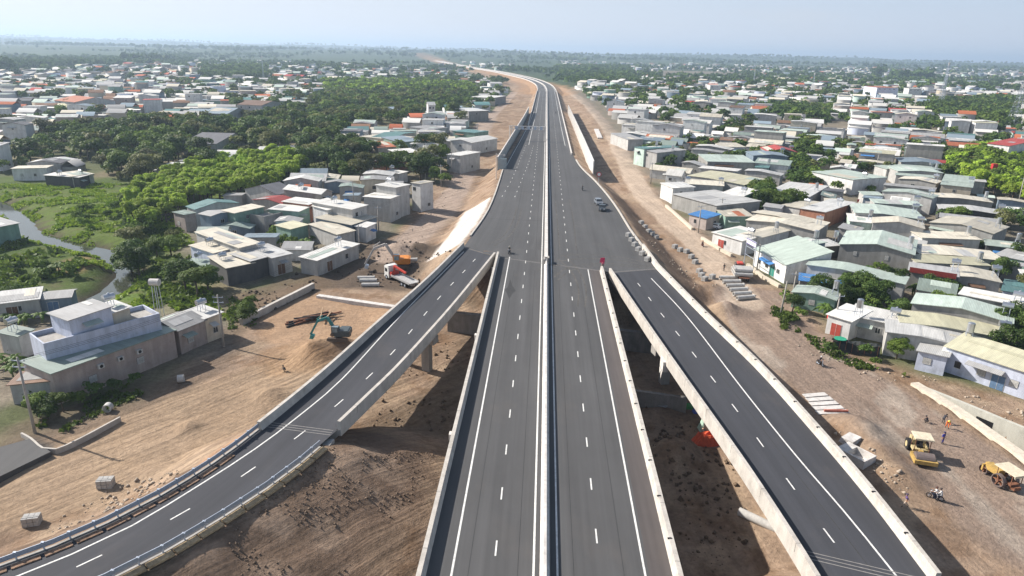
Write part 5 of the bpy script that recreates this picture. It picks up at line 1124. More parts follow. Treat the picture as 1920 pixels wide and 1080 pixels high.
def merged(idx, name, lab, nq, size):
    V = []; Cc_ = []
    protos = {}
    for sp in LCOL:
        for v_ in range(6):
            r_ = 4.0 if sp != 'bright' else 3.1; c, rd_ = lobes(hash_(sp)+v_*7, r_, 8., 8, .3); protos[sp, v_] = leaves(c, rd_, nq, size, hash_(sp)+v_)
    for i in idx:
        x, y, sp, h_ = TREES[i]; s_ = h_/8.; p = protos[sp, i % 6]; a = (i*1.7) % 6.28; c, s = math.cos(a), math.sin(a)
        q = np.c_[(p[:, 0]*c-p[:, 1]*s)*s_+x, (p[:, 0]*s+p[:, 1]*c)*s_+y, p[:, 2]*s_+tz[i]-h_*.08]; V.append(q)
        k = .75+.5*((i*0.618) % 1); Cc_.append(np.tile(np.array(LCOL[sp])*k*(1 if (i % 7) else 1.25), (len(q), 1)))
    V = np.vstack(V); me = npmesh(name, V, np.arange(len(V)).reshape(-1, 4), False, np.vstack(Cc_)); o = link(name, me, tmat); o['kind'] = 'stuff'; tag(o, lab, 'trees')
tmat = attr_mat('far_leaves', .8); nt = tmat.node_tree; b = nt.nodes['Principled BSDF']; tr = nd(nt, 'ShaderNodeBsdfTranslucent'); nt.links.new(b.inputs['Base Color'].links[0].from_socket, tr.inputs[0]); ms_ = nd(nt, 'ShaderNodeMixShader', inp={0: .25}); nt.links.new(b.outputs[0], ms_.inputs[1]); nt.links.new(tr.outputs[0], ms_.inputs[2]); nt.links.new(ms_.outputs[0], nt.nodes['Material Output'].inputs[0])
dd = np.hypot(tx, ty)
merged([i for i in rest if dd[i] < 520], 'woodland', 'dense mixed trees in the middle distance reading as one green mass', 330, .55)
merged([i for i in rest if 520 <= dd[i] < 1300], 'distant_woodland', 'trees scattered among the far rooftops', 90, 1.0)
merged([i for i in rest if dd[i] >= 1300], 'horizon_woodland', 'hazy blue green woods towards the horizon', 22, 2.2)

# ------------------------------------------------------------------ low plants on the meadow and verges
def tufts(polys, n, size, name, lab, m, seed, zoff=0, hmul=1.):
    r = np.random.default_rng(seed); V = []
    for pl in polys:
        w_ = np.array([GT(a, b_)[:2] for a, b_ in pl]); (x0, y0), (x1, y1) = w_.min(0), w_.max(0)
        x, y = r.uniform(x0, x1, n), r.uniform(y0, y1, n); k = inside(x, y, w_) & (fbm(x/5, y/5, 3) > .40) & (seg_dist(x, y, RIVW) > 2.6) & (sdf(x, y, EMB_L) > .5)
        x, y = x[k], y[k]; z = terrain(x, y); p = np.c_[x, y, z]
        for j in range(3):
            nn = r.normal(size=(len(p), 3)); nn[:, 2] = np.abs(nn[:, 2])*.5; t = r.normal(size=(len(p), 3)); t[:, 2] *= .5; t /= np.linalg.norm(t, axis=1)[:, None]; u_ = np.cross(t, nn); u_ /= np.linalg.norm(u_, axis=1)[:, None]+1e-6; u_[:, 2] = np.abs(u_[:, 2])
            sz = (size*(.4+fbm(x/3, y/3, 2)*1.4))[:, None]; c = p+r.normal(size=(len(p), 3))*size*.5*np.array([1, 1, .3])+np.array([0, 0, size*.35*hmul])
            V.append(np.stack([c-t*sz*.6, c+t*sz*.6-u_*sz*.3, c+t*sz*.5+u_*sz*hmul, c-t*sz*.5+u_*sz*.7*hmul], 1).reshape(-1, 3))
    V = np.vstack(V); me = npmesh(name, V, np.arange(len(V)).reshape(-1, 4)); o = link(name, me, m); o['kind'] = 'stuff'; tag(o, lab, 'weeds'); return o
tufts([[(-60, 500), (0, 345), (250, 345), (345, 430), (360, 450), (400, 560), (430, 600), (330, 605), (-20, 575)]], 48000, .5, 'meadow_weeds', 'bright green weeds and low scrub covering the meadow along the stream', LV['grass'], 1)
tufts([[(0, 440), (130, 480), (190, 540), (150, 590), (0, 560)], [(190, 440), (340, 430), (390, 560), (330, 590), (260, 560)]], 2600, .9, 'stream_scrub', 'darker scrub and brambles on the banks of the stream', LV['mid'], 2)
tufts([[(1500, 625), (1545, 635), (1560, 650), (1640, 690), (1700, 705), (1690, 715), (1600, 690), (1530, 655)], [(1440, 575), (1490, 590), (1500, 640), (1470, 620)], [(60, 800), (250, 720), (270, 740), (120, 810)], [(430, 560), (470, 550), (480, 610), (430, 620)], [(960-20, 560), (960-21, 560), (960-22, 561)]], 900, .45, 'verge_weeds', 'patchy green weeds along the edges of the dirt roads', LV['mid'], 3)
# stones, clods and rubble
def rubble(polys, n, smin, smax, name, lab, m, seed, lift=.0, cat='rubble'):
    r = np.random.default_rng(seed); V = []; Fc = []; base = np.array([(1, 0, 0), (-1, 0, 0), (0, 1, 0), (0, -1, 0), (0, 0, 1), (0, 0, -.6)]); ff = np.array([(0, 2, 4), (2, 1, 4), (1, 3, 4), (3, 0, 4), (2, 0, 5), (1, 2, 5), (3, 1, 5), (0, 3, 5)]); k0 = 0
    for pl in polys:
        w_ = np.array([GT(a, b_)[:2] for a, b_ in pl]); (x0, y0), (x1, y1) = w_.min(0), w_.max(0)
        x, y = r.uniform(x0, x1, n), r.uniform(y0, y1, n); k = inside(x, y, w_) & (fbm(x/4, y/4, 3) > .38); x, y = x[k], y[k]; z = terrain(x, y)
        for a, b_, c in zip(x, y, z):
            s_ = smin+(smax-smin)*r.random()**4; rot = Matrix.Rotation(r.uniform(0, 6.28), 3, 'Z') @ Matrix.Rotation(r.uniform(-.6, .6), 3, 'X'); vs = base*s_*r.uniform(.6, 1.2, (6, 1)) @ np.array(rot).T+np.array([a, b_, c+s_*.2+lift]); V.append(vs); Fc.append(ff+k0); k0 += 6
    me = npmesh(name, np.vstack(V), np.vstack(Fc)); o = link(name, me, m); o['kind'] = 'stuff'; tag(o, lab, cat); return o
CLOD = mat('clods', (.15, .105, .07), .95, amt=.4, scale=2); STONE = mat('stones', (.42, .35, .28), .95, amt=.35, scale=2); CLODD = mat('clods_dark', (.09, .068, .052), .95, amt=.4, scale=2)
rubble([[(620, 840), (700, 850), (820, 850), (760, 960), (640, 1080), (380, 1080), (420, 1000)]], 7000, .02, .19, 'soil_clods', 'crumbly dark clods over the slope beside the left ramp', mat('clods_slope', (.20, .145, .105), .95, amt=.4, scale=2), 5)
rubble([[(680, 465), (760, 450), (850, 470), (790, 545), (680, 545), (620, 500)], [(420, 560), (580, 505), (600, 540), (460, 610)]], 700, .1, .6, 'earth_clods', 'dark dug up clods around the orange excavator', CLODD, 6)
rubble([[(1220, 450), (1340, 530), (1380, 590), (1340, 600), (1240, 480), (1180, 420)], [(830, 350), (880, 340), (790, 450), (720, 460)], [(1480, 600), (1560, 650), (1700, 710), (1660, 720), (1500, 660)], [(20, 960), (120, 960), (200, 900), (350, 870), (300, 930), (100, 1000)], [(1720, 700), (1920, 770), (1920, 800), (1740, 725)], [(1560, 790), (1720, 920), (1690, 930), (1560, 830)]], 420, .06, .38, 'stones', 'loose stones and crumbs of earth strewn over the building site', STONE, 7)
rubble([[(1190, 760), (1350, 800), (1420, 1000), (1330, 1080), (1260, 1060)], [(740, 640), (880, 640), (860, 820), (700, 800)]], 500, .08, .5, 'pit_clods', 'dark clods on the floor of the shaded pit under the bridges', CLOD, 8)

# banana plants and palms
def banana_mesh(seed, n=10):
    r = random.Random(seed); q = MB()
    for i in range(n):
        a = i*2.4+r.uniform(-.3, .3); L_ = r.uniform(1.5, 2.3); w_ = r.uniform(.24, .36); el = r.uniform(.5, 1.25); pts = []; k = 6
        for j in range(k+1):
            t = j/k; d_ = L_*t*math.cos(el)*(1+.25*t); z = 1.4+L_*t*math.sin(el)-1.5*t*t*L_*.55; ww = w_*math.sin(math.pi*min(1, .12+t*.88))**.6 if t < 1 else .02
            cx_, cy_ = d_*math.cos(a), d_*math.sin(a); nx_, ny_ = -math.sin(a)*ww, math.cos(a)*ww; pts += [(cx_+nx_, cy_+ny_, z-.05), (cx_, cy_, z+.06), (cx_-nx_, cy_-ny_, z-.05)]
        q.add(pts, [(3*j, 3*j+1, 3*j+4, 3*j+3) for j in range(k)]+[(3*j+1, 3*j+2, 3*j+5, 3*j+4) for j in range(k)])
    return q.mesh('leaves')
BM = [banana_mesh(i) for i in range(4)]
for m_ in BM: m_.materials.append(LV['banana'])
q = MB(); q.tube((0, 0, -.5), (0, 0, 1.6), .14, .09, 8); BST = q.mesh('stem'); BST.materials.append(mat('banana_stem', (.16, .17, .07), .8))
bl = []; rb = random.Random(9)
def bananas(pts, n, sp):
    for (a, b_) in pts:
        x0, y0, z0 = G(a, b_)
        for _ in range(n):
            x, y = x0+rb.uniform(-sp, sp), y0+rb.uniform(-sp, sp)*.7; z = TZ(x, y)
            if rect_d(x, y, HF) < .3: continue
            t = thing('banana_plant', (x, y, z), rb.uniform(0, 6.28), 'x', 'banana plant', 'banana plants in the gardens'); s_ = rb.uniform(.8, 1.35); t.scale = (s_, s_, s_)
            link('stem', BST, None, t); link('leaves', rb.choice(BM), None, t); bl.append((t, 'tall' if s_ > 1.15 else 'small' if s_ < .95 else 'bushy', x, y, z+1))
bananas([(1720, 550), (1745, 548), (1770, 556), (1795, 560), (1640, 585), (1665, 590), (1655, 600), (1560, 520), (1595, 530), (1625, 520), (1535, 590)], 4, 2.2)
bananas([(1740, 462), (1770, 462), (1800, 464), (1830, 468), (1580, 490), (1605, 495), (1660, 500), (1690, 470), (1880, 500), (1830, 400), (1870, 410)], 3, 2.6)
bananas([(575, 470), (600, 455), (560, 462), (40, 660), (30, 640), (60, 760), (15, 690), (45, 700), (70, 600), (25, 610), (15, 240), (60, 255), (90, 265), (100, 515), (70, 520)], 3, 2.4)
name_all(bl, 'banana plant')

# ------------------------------------------------------------------ utility poles, wires and masts
POLE = mat('pole_concrete', (.36, .34, .31), .9, amt=.2, scale=2)
def pole(base, h_, label, arms=1, lean=(0, 0)):
    x, y, z = GT(*base) if len(base) == 2 else base
    t = thing('utility_pole', (x, y, z), 0, label, 'pole', 'utility poles along the roads'); q = MB(); q.tube((0, 0, -1), (lean[0], lean[1], h_), .2, .12, 10); q.build('shaft', POLE, t, True)
    for k in range(arms):
        q = MB(); zz = h_-.5-.9*k; q.bar((-.9+lean[0], lean[1], zz), (.9+lean[0], lean[1], zz), .1); 
        for u in (-.8, 0, .8): q.tube((u+lean[0], lean[1], zz+.05), (u+lean[0], lean[1], zz+.25), .05, n=6)
        q.build('cross_arm', STEEL, t)
    return (x+lean[0], y+lean[1], z+h_-.4)
pts = {}
for k, (b_, h_, lb, ar, ln) in {
    'a': ((66, 812), 11, 'thick leaning concrete pole in the lower left corner', 2, (0, 0)), 'b': ((420, 650), 9.5, 'tall concrete pole beside the half demolished house', 2, (0, 0)), 'c': ((674, 468), 6.5, 'concrete pole at the corner of the long white row of rooms', 1, (0, 0)),
    'd': ((710, 432), 7, 'concrete pole in front of the wide shop awning', 1, (0, 0)), 'e': ((664, 392), 9, 'dark pole with street light behind the bright white roof', 1, (0, 0)), 'f': ((827, 350), 8, 'thin pale pole beside the roadside bushes on the left', 1, (0, 0)), 'g': ((847, 326), 8, 'thin pale pole just beyond the roadside bushes', 1, (0, 0)),
    'h': ((798, 338), 8, 'pale pole in the dark bushes behind the slim white tower', 1, (0, 0)), 'i': ((895, 300-40), 8, 'pole on the left dirt road beside the white gabled warehouse', 1, (0, 0)), 'j': ((1309, 437), 8, 'pale pole beside the blue awning kiosk', 1, (0, 0)), 'k': ((1350, 414), 7, 'grey pole beside the dark side of the workshop', 1, (0, 0)),
    'l': ((1484, 566), 6.5, 'thin pale pole right behind the bend of the dirt road', 1, (0, 0)), 'm': ((1463, 590), 7, 'wooden pole standing in the front yard at the road bend', 0, (0.3, 0)), 'n': ((1508, 508), 5.5, 'short pole at the mouth of the alley', 0, (0, 0)), 'o': ((1563, 617), 7, 'steel pole in front of the small white fronted house', 1, (0, 0)),
    'p': ((1220, 345), 8, 'pole beside the right dirt road next to the first trees', 1, (0, 0)), 'q': ((1184, 248), 9, 'pole standing among the trees above the right dirt road', 1, (0, 0)), 'r': ((1270, 470-190), 9, 'pole between the nearest roofs of the right settlement', 1, (0, 0)), 's': ((1908, 388), 10, 'tall grey pole at the right edge beside the grove', 1, (-.4, 0)), 't': ((1640, 322), 8, 'leaning brown pole at the end of the alley', 1, (.5, 0)),
    'u': ((1418, 512), 7, 'pole beside the roadside sign frame', 1, (0, 0))}.items():
    pts[k] = pole(b_, h_, lb, ar, ln)
def wire(a, b_, label, off=0):
    a, b_ = Vector(pts[a] if isinstance(a, str) else a), Vector(pts[b_] if isinstance(b_, str) else b_); q = MB(); n = 10; pr = None
    for k in (-.7, 0, .7):
        pr = None
        for i in range(n+1):
            t = i/n; p = a.lerp(b_, t); p.z -= 4*t*(1-t)*(a-b_).length*.02; p.x += k
            if pr is not None: q.tube(pr, p, .018, n=4, caps=False)
            pr = p
    tag(q.build('wires', BLACK), label, 'wires')
wire('a', 'b', 'sagging black wires above the tall blue grey house'); wire('b', 'c', 'black wires from the demolished house pole to the white row of rooms'); wire('c', 'd', 'short wires above the dark shop front'); wire('d', 'f', 'wires following the left dirt road past the tower house')
wire('j', 'k', 'wires between the two poles at the grey workshop'); wire('o', 'l', 'wires over the yard at the road bend'); wire('l', 'u', 'wires along the front of the pale green shop house')
def lattice(base, h_, w_, label, name='lattice_tower', red=False):
    x, y, z = G(*base); t = thing(name, (x, y, z), .3, label, 'mast'); q = MB(); n = int(h_/3); c4 = [(-1, -1), (1, -1), (1, 1), (-1, 1)]; r = .07 if h_ < 40 else .16
    W = lambda zz: w_*(1-.85*zz/h_)
    for i in range(n):
        z0, z1 = h_*i/n, h_*(i+1)/n; a, b_ = W(z0), W(z1)
        for k in range(4):
            p, q_ = c4[k], c4[(k+1) % 4]; q.bar((p[0]*a, p[1]*a, z0), (p[0]*b_, p[1]*b_, z1), r*2.2); q.bar((p[0]*a, p[1]*a, z0), (q_[0]*b_, q_[1]*b_, z1), r*1.2); q.bar((p[0]*a, p[1]*a, z0), (q_[0]*a, q_[1]*a, z0), r*1.2)
    q.build('lattice', STEEL, t); q = MB()
    for k in range(3): a = k*2.1; q.box(-.25, -.1, h_-3, .25, .1, h_-.3, 0, Matrix.Rotation(a, 4, 'Z') @ Matrix.Translation((0, w_*.15+.5, 0)))
    q.tube((0, 0, h_-1), (0, 0, h_+3), .06); q.build('antennas', PALE, t)
lattice((495, 152), 34, 1.0, 'slim phone mast rising above the hazy left settlement'); lattice((1763, 197), 42, 2.0, 'tall lattice mast rising beyond the dark grove on the right'); lattice((1897, 242), 30, 3.4, 'lattice power pylon cut by the right edge')
lattice((1412, 163), 26, 1.3, 'small lattice mast right of the lone white tall house'); lattice((1522, 175), 26, 1.4, 'grey lattice mast in the middle of the right distance')
for k, (a, b_, h_) in enumerate(((632, 90, 50), (645, 89, 45), (712, 91, 40), (1013, 99, 60), (875, 93, 45), (1075, 101, 40), (1117, 101, 45))):
    x, y, z = P(a, b_+9, 0)[0], P(a, b_+9, 0)[1], 0
    d_ = math.hypot(x, y)
    if d_ > 6000: x, y = x*6000/d_, y*6000/d_
    z = TZ(x, y); t = thing('power_pylon', (x, y, z), 0, ['leftmost of the faint power pylons on the skyline', 'faint skyline pylon just right of the leftmost one', 'faint skyline pylon left of the end of the highway', 'faint skyline pylon straight above the highway curve', 'faint skyline pylon above the far end of the highway', 'faint skyline pylon second right of the highway curve', 'rightmost of the faint power pylons on the skyline'][k], 'pylon')
    q = MB()
    for s_ in (-1, 1): q.bar((s_*4, 0, 0), (0, 0, h_), .8)
    q.build('legs', STEEL, t); q = MB()
    for zz in (.68, .82, .93): q.bar((-8*(1.2-zz)-3, 0, h_*zz), (8*(1.2-zz)+3, 0, h_*zz), .5)
    q.build('arms', STEEL, t)
# gantry over the highway
t = thing('highway_gantry', (0, 0, 0), 0, 'pale steel sign gantry spanning the left carriageway', 'gantry'); gy = 345; q = MB()
q.tube((-17.2, gy, 2), (-17.2, gy, 15.2), .22, n=10); q.tube((-16.2, gy, 2), (-16.2, gy, 15.2), .22, n=10); q.build('post', PALE, t); q = MB(); q.tube((.2, gy, 8), (.2, gy, 15.2), .25, n=10); q.build('post', PALE, t); q = MB()
for z in (13.6, 15.): q.bar((-17.2, gy, z), (.4, gy, z), .24); q.bar((-17.2, gy+1, z), (.4, gy+1, z), .24)
for i in range(12): x = -17.2+i*1.48; q.bar((x, gy, 13.6 if i % 2 else 15.), (x+1.48, gy, 15. if i % 2 else 13.6), .14)
q.build('truss', PALE, t)
for i in range(5): q = MB(); q.box(-14.6+i*3.1, gy-.35, 13.5, -13.3+i*3.1, gy-.15, 15.1); q.build('lane_signal', STEEL, t)
x, y = P(930, 345, 6); z = TZ(x, y); t = thing('traffic_pole', (x, y, z), 0, 'thin pale camera pole left of the ribbed wall end', 'pole'); q = MB(); q.tube((0, 0, 0), (0, 0, 9), .12); q.build('shaft', PALE, t); q = MB(); q.bar((0, 0, 8.6), (3.2, 0, 8.6), .1); q.box(2.4, -.2, 8.2, 3.0, .2, 8.6); q.build('arm', PALE, t)
# round road sign
x, y = P(1122, 345, 7.6); z = TZ(x, y); t = thing('road_sign', (x, y, z), 0, 'round red and white road sign right of the noise wall', 'sign'); q = MB(); q.tube((0, 0, -.5), (0, 0, 3.2), .05); q.build('post', STEEL, t)
q = MB(); q.tube((0, -.06, 3.2), (0, -.1, 3.2), .8, n=20); q.build('ring', mat('sign_red', (.6, .02, .03), .5), t); q = MB(); q.tube((0, -.11, 3.2), (0, -.14, 3.2), .58, n=20); q.build('face', WHITE, t)

# ------------------------------------------------------------------ people
PM = {}
def cmat(c, r_=.8):
    k = 'cloth_%.3f_%.3f_%.3f' % c
    return mat(k, c, r_, amt=.12, scale=12)
SKIN = mat('skin', (.38, .22, .14), .6, amt=.05, scale=8)
def skin_mesh(verts, edges, radii, name='body', lvl=1):
    me = bpy.data.meshes.new(name); me.from_pydata(verts, edges, []); o = bpy.data.objects.new(name, me); C.objects.link(o)
    mod = o.modifiers.new('s', 'SKIN'); mod.use_smooth_shade = True
    for i, r_ in enumerate(radii): me.skin_vertices[0].data[i].radius = (r_, r_)
    me.skin_vertices[0].data[0].use_root = True
    o.modifiers.new('d', 'SUBSURF').levels = lvl; o.modifiers['d'].render_levels = lvl
    dg = bpy.context.evaluated_depsgraph_get(); dg.update(); nm = bpy.data.meshes.new_from_object(o.evaluated_get(dg)); bpy.data.objects.remove(o); nm.name = name; return nm
POSE = {   # hip height, hip y, chest, head, knees, ankles, elbows, hands  (facing +y, x to the right)
 'stand': dict(hip=(0, 0, .93), chest=(0, .02, 1.33), head=(0, .04, 1.58), kn=((-.1, .03, .5), (.1, .05, .5)), an=((-.11, 0, .09), (.11, .02, .09)), el=((-.27, -.02, 1.1), (.27, -.02, 1.1)), ha=((-.28, .1, .88), (.28, .1, .88))),
 'walk': dict(hip=(0, 0, .91), chest=(0, .04, 1.31), head=(0, .08, 1.56), kn=((-.1, .2, .52), (.1, -.02, .5)), an=((-.1, .3, .1), (.1, -.33, .13)), el=((-.26, -.12, 1.1), (.26, .1, 1.1)), ha=((-.24, .0, .9), (.24, .3, .95))),
 'bend': dict(hip=(0, -.1, .86), chest=(0, .22, 1.12), head=(0, .42, 1.2), kn=((-.14, .1, .48), (.14, 0, .46)), an=((-.16, .1, .09), (.16, -.15, .09)), el=((-.22, .4, .86), (.22, .42, .84)), ha=((-.12, .55, .66), (.12, .5, .6))),
 'ride': dict(hip=(0, -.18, .82), chest=(0, -.02, 1.2), head=(0, .04, 1.46), kn=((-.2, .24, .74), (.2, .24, .74)), an=((-.2, .1, .34), (.2, .1, .34)), el=((-.28, .16, 1.02), (.28, .16, 1.02)), ha=((-.28, .42, 1.0), (.28, .42, 1.0))),
 'crouch': dict(hip=(0, -.12, .34), chest=(0, .08, .68), head=(0, .2, .9), kn=((-.2, .25, .48), (.2, .25, .48)), an=((-.14, .02, .09), (.14, .02, .09)), el=((-.24, .3, .5), (.24, .3, .5)), ha=((-.1, .48, .36), (.1, .48, .36)))}
def body(pose, shirt, pants, sc=1.):
    p = POSE[pose]; V = []; E_ = []; Rr = []
    def a(v, r_, par=None):
        V.append(Vector(v)); Rr.append(r_)
        if par is not None: E_.append((par, len(V)-1))
        return len(V)-1
    hip, ch, hd = Vector(p['hip']), Vector(p['chest']), Vector(p['head']); h0 = a(hip, .13); w_ = a(hip.lerp(ch, .45), .115, h0); c = a(ch, .145, w_); dn = (hd-ch).normalized(); nk = a(ch+dn*.13, .055, c); h1 = a(hd-dn*.02, .088, nk); h2 = a(hd+dn*.1, .085, h1)
    a(hd+Vector((0, .1, 0)), .022, h1)                       # nose
    for i, s_ in enumerate((-1, 1)):
        a(hd+Vector((s_*.088, 0, .02)), .02, h1)              # ear
        hj = a(hip+Vector((s_*.1, 0, -.04)), .09, h0); k = a(p['kn'][i], .062, hj); an_ = a(p['an'][i], .042, k); dr = Vector((0, 1, 0)); a(Vector(p['an'][i])+Vector((0, .15, -.05)), .035, an_)
        sh = a(ch+Vector((s_*.17, 0, .02)), .062, c); e = a(p['el'][i], .042, sh); hv = Vector(p['ha'][i]); ev = Vector(p['el'][i]); dd_ = (hv-ev).normalized(); wr = a(hv, .028, e); pm_ = a(hv+dd_*.07, .034, wr)
        for f, ln in enumerate((.075, .09, .085, .065)): b_ = a(hv+dd_*.11+Vector((s_*0, (f-1.5)*.02, 0)), .009, pm_); a(hv+dd_*(.11+ln)+Vector((-s_*.02, (f-1.5)*.022, -.015)), .008, b_)
        a(hv+dd_*.08+Vector((-s_*.05, .02, 0)), .010, pm_)
    me = skin_mesh([tuple(v*sc) for v in V], E_, [r_*sc for r_ in Rr])
    for m_ in (SKIN, cmat(shirt), cmat(pants), cmat((.02, .02, .02))): me.materials.append(m_)
    for f in me.polygons:
        c_ = Vector(f.center)/sc; kk = min(range(len(V)), key=lambda i: (V[i]-c_).length)
        lower = (kk >= 1 and (V[kk].z < hip.z+.02 or any((V[kk]-Vector(q)).length < .01 for q in p['kn']+p['an'])))
        dh_ = (c_-hd).length; hand = min((c_-Vector(q)).length for q in p['ha']) < .2; feet = min((c_-Vector(q)).length for q in p['an']) < .13 or c_.z < .1
        f.material_index = 0 if dh_ < .16 or hand else (3 if feet else (2 if min((c_-Vector(q)).length for q in p['kn']) < .3 or (c_-hip).length < .17 or c_.z < hip.z-.1 and pose in ('stand', 'walk') else 1))
    return me, hd*sc
def person(px, py, pose, shirt, pants, hat, rz, label, z=None, xyz=None, sc=1.05):
    x, y, zz = xyz if xyz else GT(px, py)
    if z is not None: x, y = P(px, py, z); zz = z
    t = thing('person', (x, y, zz), rz, label, 'person'); me, hd = body(pose, shirt, pants, sc); link('body', me, None, t)
    q = MB(); q.ball((hd[0], hd[1]-.01, hd[2]+.06), .118, 12, 0, .9)
    if hat: q.tube((hd[0], hd[1], hd[2]+.055), (hd[0], hd[1]+.01, hd[2]+.075), .16, n=14); q.build('helmet' if len(hat) == 4 else 'hat', cmat(hat[:3]), t, True)
    else: q.build('hair', cmat((.01, .01, .01)), t, True)
    # eyes and mouth
    q = MB(); [q.ball((hd[0]+s_*.032, hd[1]+.088, hd[2]+.012), .012, 6) for s_ in (-1, 1)]; q.box(hd[0]-.025, hd[1]+.085, hd[2]-.052, hd[0]+.025, hd[1]+.097, hd[2]-.044); q.build('face_features', BLACK, t)
    return t
def motorbike(x, y, z, rz, col, label, s_=1.0):
    t = thing('motorbike', (x, y, z), rz, label, 'motorbike'); cm = mat('paint_%.2f%.2f%.2f' % col, col, .35, amt=.05)
    for yy in (-.62, .62):
        q = MB(); q.ring((-.05, yy, .3), (.05, yy, .3), .3, .22, 16); w_ = q.build('wheel', RUBBER, t); q = MB()
        for k in range(4): a = k*math.pi/4; q.bar((0, yy+.23*math.cos(a), .3+.23*math.sin(a)), (0, yy-.23*math.cos(a), .3-.23*math.sin(a)), .02)
        q.tube((-.06, yy, .3), (.06, yy, .3), .05, n=8); q.build('rim', STEEL, w_)
    q = MB(); q.bar((0, -.45, .55), (0, .3, .6), .2, .2); q.bar((0, .3, .6), (0, .48, .95), .14, .12); q.bar((0, -.7, .62), (0, -.3, .62), .16, .14); q.box(-.14, -.2, .22, .14, .2, .5); q.build('frame', cm, t)
    q = MB(); q.box(-.13, -.65, .72, .13, .1, .8); q.build('seat', BLACK, t); q = MB(); q.bar((-.33, .42, 1.0), (.33, .42, 1.0), .04); q.bar((-.03, .62, .3), (0, .42, 1.), .05); q.bar((.06, .62, .3), (.03, .42, 1.), .05); q.build('handlebar', STEEL, t)
    q = MB(); q.box(-.08, .46, .82, .08, .56, .96); q.build('headlight', PALE, t); q = MB(); q.tube((.14, -.7, .3), (.14, 0, .28), .045, n=8); q.build('exhaust', STEEL, t); return t
def heading(a, b_, z=2.5):
    p, q = P(*a, z), P(*b_, z); return math.atan2(q[1]-p[1], q[0]-p[0])-math.pi/2
def rider(px, py, rz, col, shirt, pants, hat, mlab, plab, z=None, two=None):
    if z is None: x, y, z = GT(px, py)
    else: x, y = P(px, py, z)
    motorbike(x, y, z, rz, col, mlab); person(0, 0, 'ride', shirt, pants, hat, rz, plab, xyz=(x, y, z))
    if two: c, s = math.cos(rz), math.sin(rz); person(0, 0, 'ride', two[0], two[1], two[2], rz, two[3], xyz=(x+s*.42, y-c*.42, z))
rider(955, 475, R(170), (.02, .02, .02), (.08, .09, .08), (.04, .04, .05), (.35, .35, .3, 1), 'black motorbike on the left lanes just above the bridge joint', 'person in dark clothes riding the motorbike above the bridge joint', DZ+.01)
rider(1537, 685, R(200), (.03, .03, .03), (.02, .02, .03), (.05, .05, .06), (.6, .6, .6, 1), 'black motorbike alone on the wide dirt road', 'person in a dark jacket and white helmet riding on the dirt road')
rider(1752, 936, heading((1752, 936), (1720, 925)), (.02, .03, .06), (.7, .7, .7), (.04, .05, .08), (.1, .05, .04), 'dark motorbike carrying two people behind the yellow roller', 'person in a white shirt steering the motorbike with a passenger', None, ((.72, .72, .72), (.3, .3, .32), (.05, .04, .04), 'passenger in a white shirt sitting behind the driver'))
rider(1317, 462, heading((1317, 462), (1260, 410)), (.1, .02, .02), (.12, .06, .05), (.04, .04, .04), (.3, .05, .05, 1), 'dark motorbike on the side road near the kerb beams', 'person in brown riding on the side road near the kerb beams')
rider(1092, 357, 0., (.02, .02, .02), (.05, .05, .06), (.05, .05, .05), (.1, .1, .1, 1), 'motorbike heading away on the right lanes near the round sign', 'person in black riding away near the round sign', DZ+.01)
rider(1042, 213, 0., (.02, .02, .02), (.05, .05, .06), (.05, .05, .05), (.1, .1, .1, 1), 'tiny dark motorbike far up the right lanes', 'tiny dark rider far up the right lanes', DZ+.01)
person(1697, 951, 'walk', (.12, .08, .22), (.55, .45, .38), (.08, .06, .1), R(75), 'person in a purple top and pale trousers walking beside the ramp shadow')
person(1775, 803, 'bend', (.75, .16, .02), (.7, .14, .02), (.7, .6, .1, 1), R(160), 'worker in orange overalls bending over by the trough wall')
person(1768, 794, 'bend', (.04, .04, .05), (.05, .05, .06), (.02, .02, .02), R(-60), 'worker in black crouched close to the orange worker')
person(1766, 832, 'stand', (.04, .05, .28), (.05, .05, .2), (.03, .03, .1), R(200), 'person in dark blue standing alone in front of the rollers')
person(1737, 793, 'crouch', (.05, .05, .06), (.06, .05, .05), (.03, .03, .04), R(30), 'worker in black crouching left of the orange worker'); person(534, 696, 'crouch', (.05, .05, .06), (.1, .1, .1), (.03, .03, .03), R(120), 'person crouching on the orange soil by the left ramp')
person(1357, 508, 'stand', (.05, .05, .05), (.06, .06, .08), (.1, .1, .1), 0, 'dark figure standing beside the pipe truck'); person(1322, 845-24, 'bend', (.1, .1, .12), (.1, .1, .1), (.5, .35, .25), 1., 'worker near the orange tarpaulin under the right ramp')
pf = person(1130, 505, 'stand', (.6, .12, .18), (.08, .08, .1), (.1, .1, .1), R(180), 'flag keeper in pink red standing in the gap between the bridge parapets', z=DZ-.2)
# flag at the gap
x, y = P(1133, 504, 8); t = thing('warning_flag', (x, y, DZ-.2), 0, 'pink red warning flag on a stick between the bridge parapets', 'flag'); q = MB(); q.tube((0, 0, 0), (0, 0, 2.6), .025); q.build('stick', POLE, t); q = MB(); q.add([(0, 0, 2.6), (-.9, .1, 2.5), (-1.0, 0, 1.5), (0, 0, 1.6), (0, .02, 2.6), (-.9, .12, 2.5), (-1.0, .02, 1.5), (0, .02, 1.6)], [(0, 1, 2, 3), (7, 6, 5, 4), (0, 4, 5, 1), (1, 5, 6, 2), (2, 6, 7, 3)]); q.build('cloth', mat('flag_red', (.75, .06, .14), .8), t)
q = MB(); x, y = P(1133, 510, 7.5); q.box(12.9, 131.9, 6.2, 14.2, 132.8, 7.9); tag(q.build('rubble_sack', mat('sack', (.12, .11, .1), .9)), 'dark sacks jammed in the gap between the bridge parapets', 'sack')

